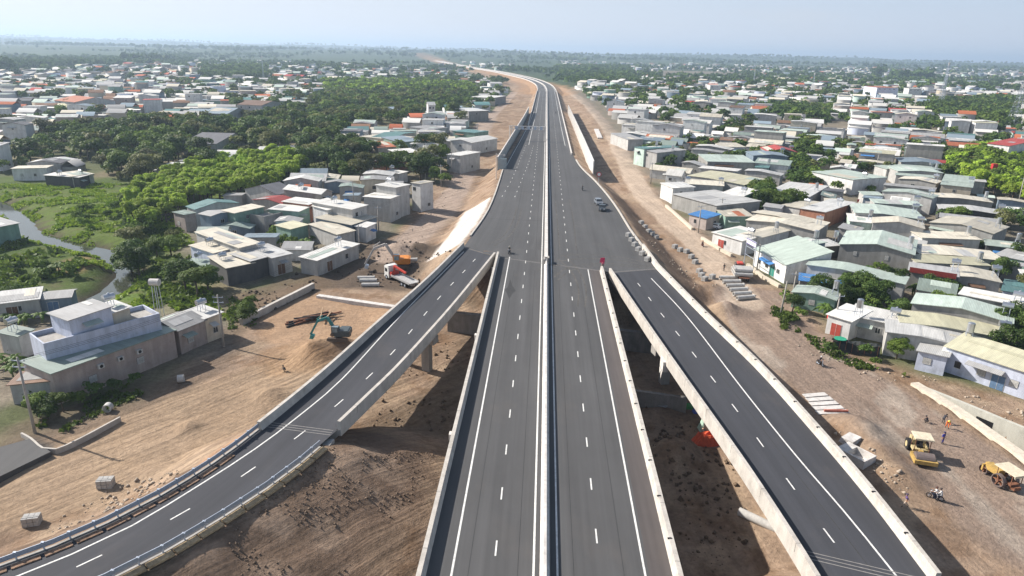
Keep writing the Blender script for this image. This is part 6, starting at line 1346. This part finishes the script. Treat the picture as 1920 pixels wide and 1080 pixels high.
# ------------------------------------------------------------------ machines and vehicles
YEL = mat('machine_yellow', (.46, .31, .10), .5, amt=.25, scale=2); YELP = mat('machine_pale_yellow', (.52, .43, .24), .6, amt=.25, scale=2); DRUM = mat('drum_steel', (.20, .16, .15), .55, metal=.3, amt=.2); ORG = mat('machine_orange', (.60, .22, .04), .5, amt=.2, scale=2); TEAL = mat('machine_teal', (.04, .22, .22), .5, amt=.2, scale=2); CANV = mat('canopy_cream', (.62, .55, .42), .7, amt=.2); RUST = mat('rust', (.22, .10, .06), .8, amt=.3); REDP = mat('crane_red', (.50, .06, .04), .5, amt=.15)
def wheel(t, x, y, r_, w_, rim=STEEL, name='wheel', M=None):
    q = MB(); q.tube((x-w_/2, y, r_), (x+w_/2, y, r_), r_, n=20); o = q.build(name, RUBBER, t); q = MB(); q.tube((x-w_/2-.03, y, r_), (x+w_/2+.03, y, r_), r_*.5, n=12); q.build('rim', rim, o); return o
x, y, z = GT(1722, 855); rz = heading((1714, 835), (1738, 882))
t = thing('road_roller', (x, y, z), rz, 'dusty yellow single drum road roller with a cream canopy on the dirt road', 'road roller'); t.scale = (1.0, 1.0, 1.0)
q = MB(); q.tube((-1.05, 1.9, .78), (1.05, 1.9, .78), .78, n=36); o = q.build('drum', DRUM, t, False)
q = MB(); q.box(-1.3, 1.1, .5, -1.08, 2.75, 1.0); q.box(1.08, 1.1, .5, 1.3, 2.75, 1.0); q.box(-1.3, 2.75, .5, 1.3, 2.98, 1.0); q.box(-1.3, .85, .5, 1.3, 1.08, 1.05); q.bar((0, .9, .8), (0, .2, .9), .5, .4); q.build('drum_frame', YEL, t)
q = MB(); q.box(-.75, -2.3, .9, .75, -.9, 1.75); q.box(-.7, -2.45, .7, .7, -2.3, 1.5); q.box(-.9, -.9, .8, .9, .3, 1.1); q.box(-.85, -.85, 1.1, -.7, .2, 1.5); q.build('engine_hood', YELP, t)
for s_ in (-1, 1): wheel(t, s_*.95, -1.45, .78, .5, YELP)
q = MB(); q.box(-.35, -.65, 1.1, .35, -.1, 1.35); q.box(-.35, -.75, 1.3, .35, -.6, 1.8); q.build('seat', BLACK, t); q = MB(); q.bar((0, .15, 1.1), (0, -.1, 1.7), .06); q.tube((0, -.1, 1.7), (0, -.08, 1.74), .2, n=14); q.build('steering_wheel', BLACK, t)
q = MB()
for a, b_ in ((-.85, -.85), (.85, -.85), (-.85, .6), (.85, .6)): q.bar((a, b_*.9, 1.0), (a, b_, 2.75), .07)
q.build('canopy_posts', RUST, t); q = MB(); q.box(-1.1, -1.1, 2.75, 1.1, .95, 2.87); q.box(-1.05, -1.05, 2.871, 1.05, .9, 2.92); q.build('canopy', CANV, t)
x, y, z = GT(1875, 905); rz = heading((1890, 912), (1842, 880))
t = thing('road_roller', (x, y, z), rz, 'old yellow three wheel roller with spoked steel wheels near the right edge', 'road roller'); t.scale = (.95, .95, .95)
def spoked(xx, yy, r_, w_, nm):
    q = MB(); q.ring((xx-w_/2, yy, r_), (xx+w_/2, yy, r_), r_, r_*.88, 26); o = q.build(nm, DRUM, t); q = MB()
    for k in range(5): a = k*2*math.pi/5; q.bar((xx, yy, r_), (xx, yy+r_*.9*math.cos(a), r_+r_*.9*math.sin(a)), w_*.55, .13)
    q.tube((xx-w_*.55, yy, r_), (xx+w_*.55, yy, r_), r_*.2, n=12); q.build('spokes', RUST, o)
spoked(0, 2.2, .62, 1.1, 'front_roll'); spoked(-1.0, -.5, .85, .5, 'rear_roll'); spoked(1.0, -.5, .85, .5, 'rear_roll')
q = MB(); q.box(-.5, .1, .9, .5, 2.0, 1.7); q.bar((0, 1.8, 1.6), (0, 2.3, 1.45), .5, .25); q.box(-.75, 2.1, .55, -.62, 2.3, 1.4); q.box(.62, 2.1, .55, .75, 2.3, 1.4); q.box(-.75, 2.1, 1.3, .75, 2.3, 1.42); q.build('engine_hood', YEL, t)
q = MB(); q.box(-.7, -1.9, .8, .7, .1, 1.05); q.box(-.5, -2.3, .4, .5, -1.6, .8); q.build('chassis', RUST, t); q = MB(); q.box(-.3, -1.2, 1.05, .3, -.7, 1.4); q.build('seat', BLACK, t); q = MB()
for a in (-.8, .8):
    for b_ in (-1.9, .1): q.bar((a, b_, 1), (a, b_, 2.5), .07)
q.build('canopy_posts', RUST, t); q = MB(); q.box(-1.1, -2.4, 2.5, 1.1, .5, 2.6); q.box(-1.1, -2.4, 2.3, 1.1, -2.32, 2.5); q.build('canopy', CANV, t)
def excavator(px, py, rz, body_m, boom_m, label, s_, reach, arm=1.6, z0=None):
    x, y, z = GT(px, py); t = thing('excavator', (x, y, z), rz, label, 'excavator'); t.scale = (s_,)*3
    for sd in (-1, 1):
        q = MB(); pr = [(-1.9, .35), (-1.6, .05), (1.6, .05), (1.9, .35), (1.7, .75), (-1.7, .75)]; vs = [(sd*1.15+w_, a, b_) for w_ in (-.28, .28) for a, b_ in pr]; q.add(vs, [(0, 1, 2, 3, 4, 5), (11, 10, 9, 8, 7, 6)]+[(i, 6+i, 6+(i+1) % 6, (i+1) % 6) for i in range(6)]); q.build('track', mat('track', (.13, .10, .08), .8), t)
    q = MB(); q.tube((0, 0, .7), (0, 0, 1.), .8, n=18); q.box(-.9, -.6, .4, .9, .6, .75); q.build('undercarriage', BLACK, t)
    q = MB(); q.box(-1.2, -1.9, 1.0, 1.2, .6, 1.55); q.box(-1.2, -1.9, 1.55, 1.2, -.3, 2.1); q.box(.1, -.3, 1.55, 1.2, .6, 1.9); q.box(-1.15, -2.15, 1.1, 1.15, -1.9, 2.0); q.build('engine_house', body_m, t)
    q = MB(); q.box(-1.2, -.28, 1.56, -.2, 1.0, 2.75); c_ = q.build('cab', body_m, t); q = MB(); q.box(-1.1, 1.005, 1.8, -.3, 1.03, 2.6); q.box(-1.23, -.1, 1.8, -1.205, .8, 2.6); q.box(-.195, -.1, 1.95, -.17, .8, 2.6); q.box(-1.1, -.2, 2.755, -.3, .9, 2.78); q.build('window', mat('cab_glass', (.22, .28, .30), .2), c_)
    p0, p1, p2 = (.25, .5, 1.5), (.25, reach*.32, 1.5+reach*.42), (.25, reach*.62, 1.5+reach*.30); q = MB(); q.bar(p0, p1, .38, .5); q.bar(p1, p2, .34, .42); q.build('boom', boom_m, t)
    p3 = (.25, reach*.86, .7); q = MB(); q.bar(p2, p3, .28, .34); q.bar((.25, reach*.45, 1.9+reach*.42), (.25, reach*.64, 1.75+reach*.32), .16); q.build('arm', boom_m, t)
    q = MB(); q.add([(-.25, p3[1]-.1, .75), (.75, p3[1]-.1, .75), (.75, p3[1]-.7, .5), (-.25, p3[1]-.7, .5), (-.25, p3[1]-.5, -.05), (.75, p3[1]-.5, -.05), (.75, p3[1]+.15, .05), (-.25, p3[1]+.15, .05)], [(0, 1, 2, 3), (3, 2, 5, 4), (4, 5, 6, 7), (7, 6, 1, 0), (0, 3, 4, 7), (1, 6, 5, 2)]); q.build('bucket', STEEL if boom_m is not TEAL else TEAL, t); return t
excavator(748, 502, R(100), ORG, mat('boom_grey', (.42, .40, .38), .5), 'orange excavator with a long grey arm digging in dark earth', 1.25, 7.2)
excavator(636, 636, R(92), mat('machine_dark', (.07, .09, .10), .5), TEAL, 'teal armed excavator on the orange soil beside the left ramp', .95, 6.0)
# crane truck
x, y, z = GT(752, 530); rz = heading((775, 537), (722, 512), 1); t = thing('crane_truck', (x, y, z), rz, 'white cab flatbed truck with a folded red crane below the excavator', 'truck')
q = MB(); q.box(-1.2, 3.2, .9, 1.2, 5.0, 3.0); q.box(-1.15, 3.3, 3.0, 1.15, 4.6, 3.25); q.box(-1.2, 3.2, .5, 1.2, 5.1, .9); c_ = q.build('cab', WHITE, t); q = MB(); q.box(-1.05, 5.005, 1.8, 1.05, 5.03, 2.7); q.box(-1.23, 3.7, 1.8, -1.205, 4.7, 2.6); q.box(1.205, 3.7, 1.8, 1.23, 4.7, 2.6); q.build('window', GLASS, c_)
q = MB(); q.box(-1.2, -5.2, 1.1, 1.2, 2.2, 1.3); q.box(-1.25, -5.2, 1.301, -1.19, 2.2, 1.6); q.box(1.19, -5.2, 1.301, 1.25, 2.2, 1.6); q.box(-.45, -5, .6, .45, 3.2, 1.1); q.build('flatbed', mat('bed_grey', (.40, .40, .40), .7, amt=.3), t)
for sd in (-1, 1):
    for yy in (4.1, -2.2, -3.5): wheel(t, sd*1.05, yy, .52, .4)
q = MB(); q.box(-1.0, 2.3, 1.1, 1.0, 3.0, 2.0); q.tube((0, 2.65, 2.), (0, 2.65, 3.2), .25); q.bar((0, 2.65, 3.3), (.2, -1.8, 2.7), .3, .36); q.bar((.4, 2.4, 2.8), (.5, -.9, 2.3), .22, .26); q.build('crane', REDP, t)
# pipe lorry
x, y, z = GT(1390, 522); rz = heading((1397, 530), (1382, 505)); t = thing('pipe_lorry', (x, y, z), rz, 'small dark lorry loaded with concrete pipes on the side road', 'lorry')
q = MB(); q.box(-1., 3.0, .7, 1., 4.6, 2.5); q.build('cab', mat('lorry_dark', (.10, .09, .09), .5), t); q = MB(); q.box(-.95, 4.605, 1.5, .95, 4.63, 2.2); q.build('window', GLASS, t); q = MB(); q.box(-1.1, -3.2, .9, 1.1, 2.9, 1.08); q.build('flatbed', RUST, t); q = MB(); q.box(-.6, 2.6, 2.5, .6, 4.4, 2.8); q.build('roof_load', REDP, t)
for sd in (-1, 1):
    for yy in (3.6, -1.4, -2.4): wheel(t, sd*.95, yy, .45, .35)
PIPE = mat('pipe_concrete', (.50, .49, .47), .85, amt=.15, scale=3)
q = MB(); q.ring((0, -1.9, 0), (0, 1.9, 0), .46, .36, 20); q.ring((0, 1.9, 0), (0, 2.1, 0), .53, .36, 20); PME = q.mesh('concrete_pipe'); PME.materials.append(PIPE)
def pipe(x, y, z, rz, label, group=None, s_=1.):
    o = link('concrete_pipe', PME, None); o.location = (x, y, z); o.rotation_euler = (0, 0, rz); o.scale = (s_,)*3; tag(o, label, 'pipe', group); return o
pg = 'concrete pipes waiting beside the right side road'; lz = z+1.1; c, s = math.cos(rz), math.sin(rz)
for k, (u, v, w_, lb) in enumerate(((-2.1, 0, .48, 'rearmost'), (-1.1, 0, .48, 'second from the rear'), (-.1, 0, .48, 'third from the rear'), (.9, 0, .48, 'fourth from the rear'), (1.9, 0, .48, 'front'), (-1.6, 0, 1.32, 'rear top'), (-.6, 0, 1.32, 'middle top'), (.4, 0, 1.32, 'front top'))):
    pipe(x-s*u, y+c*u, lz+w_, rz+math.pi/2+.0, f'concrete pipe on the lorry, {lb} one of the load', 'pipes loaded on the lorry', .98)
for k in range(6):
    px, py = 1342+k*6.5, 522+k*7.5; x, y, z = GT(px+22, py+2); pipe(x, y, z+.46, R(95)+k*.05-math.pi/2*0, f'concrete pipe lying on the ground, {ORD[k] if k else "farthest"} of the row from the farthest' if k else 'concrete pipe lying on the ground, farthest of the row beside the lorry', pg).rotation_euler = (0, 0, R(-84)+k*.04)
for k, (a, b_) in enumerate(((686, 524), (690, 529), (694, 537))): x, y, z = GT(a, b_); pipe(x, y, z+.4, R(-82), ['concrete pipe in front of the crane truck, farthest of three', 'concrete pipe in front of the crane truck, middle of three', 'concrete pipe in front of the crane truck, nearest of three'][k], 'three pipes by the crane truck', .95)
x, y, z = GT(766, 492); pipe(x, y, z+.6, R(-78), 'concrete pipe lying right behind the orange excavator')
for a, b_, lb in ((334, 717, 'short pipe ring standing on the dirt near the pinkish wall'), (201, 774, 'short pipe ring beside the dark bushes in the lower left')):
    x, y, z = GT(a, b_); q = MB(); q.ring((0, 0, 0), (0, .9, 0), .6, .48, 20); o = q.build('pipe_ring', PIPE); o.location = (x, y, z+.6); o.rotation_euler = (0, 0, R(-70 if a > 300 else 10)); tag(o, lb, 'pipe ring')
x, y, z = GT(1432, 985); q = MB(); q.tube((0, -3, 0), (0, 3, 0), .5, n=18); o = q.build('concrete_pile', PIPE); o.location = (x, y, z+.3); o.rotation_euler = (0, 0, R(50)); tag(o, 'pale concrete pile lying on the sand beside the ramp abutment', 'pile')
# block stacks
q = MB(); rk = random.Random(4)
for i in range(3):
    for j in range(2):
        for k in range(2): q.box(-.75+i*.5, -.5+j*.5, k*.5+.02, -.29+i*.5, -.04+j*.5, k*.5+.48)
q.bar((-.8, -.25, 1.02), (.75, -.25, 1.02), .06, .02); BLM = q.mesh('block_stack'); BLM.materials.append(mat('kerb_blocks', (.40, .395, .385), .9, amt=.2, scale=3))
def stack(px, py, label, group, z=None, rz=.3, s_=1.):
    if z is None: x, y, z = GT(px, py)
    else: x, y = P(px, py, z)
    o = link('block_stack', BLM, None); o.location = (x, y, z); o.rotation_euler = (0, 0, rz); o.scale = (s_, s_, s_*.95); tag(o, label, 'block stack', group)
for k, (a, b_) in enumerate(((1178, 443), (1184, 452), (1190, 461), (1197, 470), (1204, 478), (1214, 489))): stack(a, b_, f'stack of grey kerb blocks on the highway edge, {ORD[5-k]} counted from the ramp parapet', 'block stacks on the highway edge', DZ+.01, .9, .95)
for k, (a, b_) in enumerate(((1202, 420), (1209, 428), (1216, 436), (1222, 441), (1230, 447), (1265, 465), (1275, 471), (1287, 474), (1296, 484), (1303, 494), (1311, 511), (1315, 519), (1321, 526), (1335, 522))): stack(a, b_, f'stack of grey kerb blocks on the sand, {ORD[13-k] if 13-k < 12 else str(14-k)+"th"} counted from the pipe row', 'block stacks along the sandy strip', None, .8, 1.0)
stack(200, 912, 'strapped pallet of grey blocks on the orange soil left of the ramp', 'block pallets left of the ramp', None, .2, 1.15); stack(62, 982, 'strapped pallet of grey blocks in the lower left corner beside the guard rail', 'block pallets left of the ramp', None, .3, 1.1)
# U drain pieces beside the right ramp
x, y, z = GT(1602, 862); t = thing('drain_trough', (x, y, z), R(35), 'open white precast drain trough beside the right ramp', 'drain trough'); q = MB(); q.box(-1.3, -1.9, 0, 1.3, 1.9, .2); q.box(-1.3, -1.9, .2, -1.1, 1.9, 1.2); q.box(1.1, -1.9, .2, 1.3, 1.9, 1.2); q.box(-1.1, -1.9, .2, 1.1, -1.7, 1.2); q.box(-1.1, .6, .2, 1.1, 1.9, 1.15); q.build('trough', PALE, t)
x, y, z = GT(1592, 832)
for k in range(3): q = MB(); q.box(-1.1, -.8, 0, 1.1, .8, .2); o = q.build('concrete_slab', PALE); o.location = (x+.1*k, y+.08*k, z+.2+.26*k); o.rotation_euler = (0, 0, R(32+4*k)); tag(o, f'pale slab in the stack behind the drain trough, {["bottom", "middle", "top"][k]} one', 'slab', 'slabs stacked behind the drain trough')
# slabs laid in rows on the dirt road
q = MB(); o_ = P(1500, 738, 2.6); rr2 = random.Random(2)
t = thing('slab_rows', (0, 0, 0), 0, 'rows of thin pale concrete slabs laid on the dirt beside the right ramp', 'slabs')
for j in range(5):
    q = MB(); a, b_ = P(1508+j*6, 738+j*8, 2.9), P(1550+j*10, 735+j*8.5, 2.9); za, zb = TZ(*a), TZ(*b_); q.bar((*a, za+.12), (*b_, zb+.12), 1.0, .1); q.build('slab_row', PALE, t)
q = MB(); a, b_ = P(1545, 770, 2.8), P(1590, 772, 2.8); q.bar((*a, TZ(*a)+.3), (*b_, TZ(*b_)+.3), .2, .3); tag(q.build('red_plank', mat('plank_red', (.5, .18, .13), .8)), 'reddish plank at the near end of the pale slab rows', 'plank')
# kerb beams along the right side road
for k, (a, b_) in enumerate((((1248, 393), (1298, 433)), ((1316, 448), (1350, 469)), ((1352, 470), (1372, 479)), ((1402, 497), (1432, 520)), ((1433, 520), (1462, 536)))):
    p, q_ = P(*a, 2.9), P(*b_, 2.9); q = MB(); q.bar((*p, TZ(*p)+.35), (*q_, TZ(*q_)+.35), .7, .8); tag(q.build('kerb_beam', mat('beam_cream', (.55, .49, .40), .9, amt=.15)), f'long pale concrete kerb beam, {["farthest", "second", "third", "fourth", "nearest"][k]} along the right side road', 'kerb beam', 'kerb beams along the right side road')
p, q_ = P(1118, 245, 6), P(1125, 262, 6); q = MB(); q.bar((*p, TZ(*p)+.3), (*q_, TZ(*q_)+.3), 2.6, .6); tag(q.build('white_blocks', PALE), 'small row of white blocks on the earth bank right of the noise wall', 'blocks')
# low wall, timber and channel beside the left ramp
p, q_ = P(452, 607, 1.2), P(588, 541, 1.2); wall_thing([(*p, TZ(*p)), (*q_, TZ(*q_))], 1.3, .7, 'low pale concrete wall running toward the orange excavator', name='low_wall', m=CONC)
p, q_ = P(596, 556, 1.2), P(738, 577, 1.2); wall_thing([(*p, TZ(*p)), (*q_, TZ(*q_))], .5, 1.2, 'pale concrete slab strip across the site beside the left ramp', name='slab_strip', m=PALE)
p, q_ = P(470, 640, 1.2), P(640, 640, 1.2)
t = thing('timber_pile', (0, 0, 0), 0, 'heap of rusty steel and timber beams on the sand beyond the teal excavator', 'beam pile'); rr2 = random.Random(8)
for k in range(16):
    a, b_ = (545+rr2.uniform(-15, 15)+k*1.5, 607-k*.8+rr2.uniform(-3, 3)), (625+rr2.uniform(-15, 15), 583+rr2.uniform(-4, 4)+k*.5); p, q_ = P(*a, 1.4), P(*b_, 1.4); q = MB(); q.bar((*p, TZ(*p)+.15+.04*k), (*q_, TZ(*q_)+.2+.05*k), .25, .25); q.build('beam', RUST if k % 3 else BLACK, t)
for a, b_ in (((600, 602), (606, 580)), ((608, 604), (622, 588))): p, q_ = P(*a, 1.4), P(*b_, 1.4); q = MB(); q.bar((*p, TZ(*p)+.9), (*q_, TZ(*q_)+1.0), .22, .22); q.build('beam', mat('timber', (.36, .25, .16), .9), t)
# under the right ramp: tarpaulins, net, plank
def cloth(px, py, w_, d_, h_, c, label, rz=0, seed=0, name='tarpaulin'):
    x, y, z = GT(px, py); r = random.Random(seed); n = 10; q = MB(); vs = []
    for j in range(n+1):
        for i in range(n+1): u, v = i/n, j/n; e = min(u, 1-u, v, 1-v)*2; vs.append(((u-.5)*w_, (v-.5)*d_, h_*min(1, e*2.6)*(.8+.35*r.random())+(.02 if e > 0 else 0)))
    q.add(vs, [(j*(n+1)+i, j*(n+1)+i+1, (j+1)*(n+1)+i+1, (j+1)*(n+1)+i) for j in range(n) for i in range(n)]); o = q.build(name, mat('cloth_'+label[:18].replace(' ', '_'), c, .7, amt=.2)); o.location = (x, y, z); o.rotation_euler = (0, 0, rz); tag(o, label, 'tarpaulin'); return o
cloth(1328, 830, 4.4, 2.2, 1.3, (.62, .10, .04), 'bright orange red tarpaulin over supplies beside the right ramp', .2, 1); cloth(1324, 806, 2.2, 1.6, 1.7, (.42, .58, .48), 'pale green sheet beside the orange red tarpaulin', .1, 2); cloth(1252, 757, 3.0, 2.0, .9, (.45, .47, .50), 'grey white plastic sheet on the dark pit floor', .3, 3); cloth(1278, 762, 3.6, 2.0, .4, (.07, .30, .08), 'green netting on the dark pit floor', -.1, 4); cloth(1306, 773, 1.2, .9, .6, (.08, .12, .45), 'small blue tarpaulin bundle beside the right ramp', .2, 6)
p, q_ = P(1200, 750, 0), P(1250, 770, 0); q = MB(); q.bar((*p, TZ(*p)+.3), (*q_, TZ(*q_)+.3), .9, .1); tag(q.build('plank', mat('plank_grey', (.42, .42, .44), .8)), 'long grey plank lying on the dark pit floor', 'plank')
# black netting fence and green lid by the small house
x, y, z = GT(1600, 660); t = thing('netting_pen', (x, y, z), R(-15), 'pen of sagging black netting with a green cover in front of the small grey house', 'netting pen'); q = MB()
for u in range(8): q.bar((-3.5+u, -.9-.1*(u % 2), 0), (-3.5+u, -1.0, 1.9+.15*(u % 3)), .06)
q.build('stakes', RUST, t); q = MB(); n = 12; vs = []
for j in range(5):
    for i in range(n+1): vs.append((-3.6+i*.62, -1.05+j*.5*(.6 if j < 2 else 1), [0, 1.7, 2.0, 1.8, 1.5][j]+.18*math.sin(i*1.7+j)))
q.add(vs, [(j*(n+1)+i, j*(n+1)+i+1, (j+1)*(n+1)+i+1, (j+1)*(n+1)+i) for j in range(4) for i in range(n)]); q.build('net', mat('net_black', (.03, .035, .035), .8), t); q = MB(); q.tube((-2.4, 0, 2.1), (-2.4, 0, 2.2), 1.0, n=16); q.build('cover', mat('cover_green', (.03, .30, .18), .6), t)
# sign frame beside the pale green shop house
x, y, z = GT(1394, 500); rz = math.atan2(P(1418, 508, 2.5)[1]-P(1393, 492, 2.5)[1], P(1418, 508, 2.5)[0]-P(1393, 492, 2.5)[0]); t = thing('sign_frame', (x, y, z), rz, 'steel frame with a white and violet signboard left of the pale green shop house', 'sign frame'); q = MB()
for u in (0, 4.6): q.bar((u, 0, 0), (u, 0, 7.2), .14)
for w_ in (3.2, 5.2, 7.2): q.bar((0, 0, w_), (4.6, 0, w_), .1)
q.build('frame', STEEL, t); q = MB(); q.box(0, -.12, 5.9, 4.6, -.06, 7.1); q.build('board', WHITE, t); q = MB(); q.box(0, -.15, 6.95, 4.6, -.121, 7.1); q.box(0, -.15, 5.9, 4.6, -.121, 6.02); q.build('stripes', mat('violet', (.12, .08, .32), .6), t)
# cars
def car(x, y, z, rz, col, label, pick=False, cat='car'):
    t = thing('pickup' if pick else 'car', (x, y, z), rz, label, cat); m_ = mat('carpaint_%.2f%.2f%.2f' % col, col, .25, amt=.03, spec=.6); q = MB(); pr = [(-2.3, .45), (-2.3, .95), (-.75 if pick else -2.1, 1.0), (-.6 if pick else -1.7, 1.62), (.5, 1.66), (1.15, 1.08), (2.25, .95), (2.35, .45)]
    vs = [(w_*(.78 if b_ > 1.2 else .92), a, b_) for w_ in (-1, 1) for a, b_ in pr]; n = len(pr); q.add(vs, [tuple(range(n)), tuple(range(2*n-1, n-1, -1))]+[(i, n+i, n+(i+1) % n, (i+1) % n) for i in range(n)]); q.build('body', m_, t)
    q = MB(); q.add([(-.74, .62, 1.58), (.74, .62, 1.58), (.82, 1.12, 1.16), (-.82, 1.12, 1.16)], [(0, 3, 2, 1)]); q.box(-.93, -.5 if pick else -1.5, 1.15, -.84, .55, 1.5); q.box(.84, -.5 if pick else -1.5, 1.15, .93, .55, 1.5); q.box(-.7, (-.72 if pick else -2.08), 1.12, .7, (-.62 if pick else -1.85), 1.5); q.build('window', GLASS, t)
    if pick: q = MB(); q.box(-.8, -2.2, .96, .8, -.85, 1.0); q.build('bed', BLACK, t)
    for sd in (-1, 1):
        for yy in (-1.4, 1.45): wheel(t, sd*.84, yy, .34, .24)
        q = MB(); q.box(sd*.55-.2, 2.3, .68, sd*.55+.2, 2.4, .85); q.build('headlight', PALE, t)
    return t
x, y = P(1129, 394, DZ); car(x, y, DZ+.01, R(175), (.05, .06, .07), 'dark grey pickup parked at the right edge of the highway', True, 'pickup'); x, y = P(1122, 383, DZ); car(x, y, DZ+.01, R(188), (.16, .18, .21), 'blue grey car parked right behind the dark pickup')
x, y = P(1016, 164, DZ); car(x, y, DZ+.01, 0, (.6, .6, .6), 'tiny white car far away near the bend of the highway')
x, y, z = GT(1293, 228); car(x, y, z, .3, (.6, .6, .6), 'small pale car parked beside the far right dirt road')
x, y, z = GT(1338, 428); car(x, y, z, .9, (.7, .72, .75), 'white car parked under the blue awning kiosk')
# a small stack of slabs on the left verge, sheds and water tanks
TANK = mat('stainless', (.55, .57, .60), .3, metal=.85, amt=.1)
def tank(h_idx, u, v, label, hz=1.6, vert=False):
    h = HOUSES[h_idx]; c, s = math.cos(h['an']), math.sin(h['an']); o_ = h['o'].location; x, y = o_.x+c*h['L']*u-s*h['W']*v, o_.y+s*h['L']*u+c*h['W']*v; z = o_.z+h['H']+.25
    t = thing('water_tank', (x, y, z), h['an'], label, 'water tank', 'steel water tanks on the roofs'); q = MB()
    for a in (-.5, .5):
        for b_ in (-.45, .45): q.bar((a, b_, -.1), (a*.9, b_*.9, hz), .07)
    q.bar((-.5, -.45, hz*.5), (.5, .45, hz*.5), .05); q.build('stand', STEEL, t); q = MB()
    if vert: q.tube((0, 0, hz), (0, 0, hz+1.5), .55, n=16); q.ball((0, 0, hz+1.5), .54, 12, 0, .35)
    else: q.tube((-.85, 0, hz+.5), (.85, 0, hz+.5), .5, n=16); q.tube((-.1, 0, hz+.95), (.2, 0, hz+1.1), .18, n=8)
    q.build('tank', TANK, t, False)
rk = random.Random(12); rows = [i for i, h in enumerate(HOUSES[:len(HAND)]) if 300 < Q(h['x'], h['y'], 5)[1] < 660]; sides = {}
tk = []
for i in rows:
    h = HOUSES[i]; px, py = Q(h['x'], h['y'], 5)
    if px > 1200 and rk.random() < .75:
        tank(i, .93, .3+.3*rk.random(), 'x', rk.uniform(.8, 1.8), rk.random() < .4); tk.append((bpy.data.objects[-1] if False else None, i))
        HOUSES[i]['tank'] = True
    elif px < 900 and rk.random() < .35: tank(i, rk.uniform(.15, .85), .6, 'x', rk.uniform(.6, 1.3))
tks = [(o, 'steel', o.location.x, o.location.y, o.location.z) for o in C.objects if o.name.startswith('water_tank') and o.parent is None]
name_all(tks, 'water tank')
x, y, z = GT(298, 600); t = thing('water_tank', (*P(297, 575, 3), 3.0), 0, 'white round topped water tank on a tall stand behind the blue grey house', 'water tank'); q = MB()
for a in (-.6, .6):
    for b_ in (-.6, .6): q.bar((a, b_, -3), (a*.7, b_*.7, 4.2), .1)
q.build('stand', STEEL, t); q = MB(); q.tube((-.9, 0, 4.9), (.9, 0, 4.9), .65, n=16); q.build('tank', PALE, t)
# red flags and satellite dishes
for k, (a, b_, lb) in enumerate(((1536, 475, 'red flag on a porch post at the alley'), (1617, 377, 'red flag bunch at the upper alley'), (1604, 392, 'red flag bunch in the middle of the alley'), (1600, 400, 'red flag bunch lower down the alley'), (1370, 385, 'red lantern like flag beside the dark side of the workshop'), (1550, 622, 'small red flag in front of the white fronted house'))):
    x, y, z = G(a, b_); t = thing('red_flag', (x, y, z), .3*k, lb, 'flag'); q = MB(); q.tube((0, 0, -.5), (0, 0, 3.4), .03); q.build('stick', POLE, t); q = MB(); q.box(.02, -.02, 2.3, 1.15, .02, 3.2); q.build('cloth', mat('flag_red2', (.55, .04, .03), .8), t)
x, y, z = G(1856, 345); t = thing('red_lantern_box', (x, y, z+4.6), 0, 'tall bright red signboard box standing beside the right grove', 'sign box'); q = MB(); q.box(-.9, -.7, 0, .9, .7, 3.2); q.build('box', mat('red_box', (.45, .03, .03), .7, amt=.2), t); q = MB(); q.bar((-.8, -.6, -5.5), (-.8, -.6, 0), .15); q.bar((.8, .6, -5.5), (.8, .6, 0), .15); q.build('legs', STEEL, t)

# ------------------------------------------------------------------ haze
hm = bpy.data.materials.new('haze'); hm.use_nodes = True; nt = hm.node_tree; nt.nodes.remove(nt.nodes['Principled BSDF']); pv = nd(nt, 'ShaderNodeVolumePrincipled'); pv.inputs['Color'].default_value = (.60, .78, 1, 1); pv.inputs['Density'].default_value = .00017; pv.inputs['Anisotropy'].default_value = .25
nt.links.new(pv.outputs[0], nt.nodes['Material Output'].inputs['Volume'])
q = MB(); q.box(-14500, -120, -60, 14500, 16600, 165); ho = q.build('haze', hm); ho['kind'] = 'stuff'
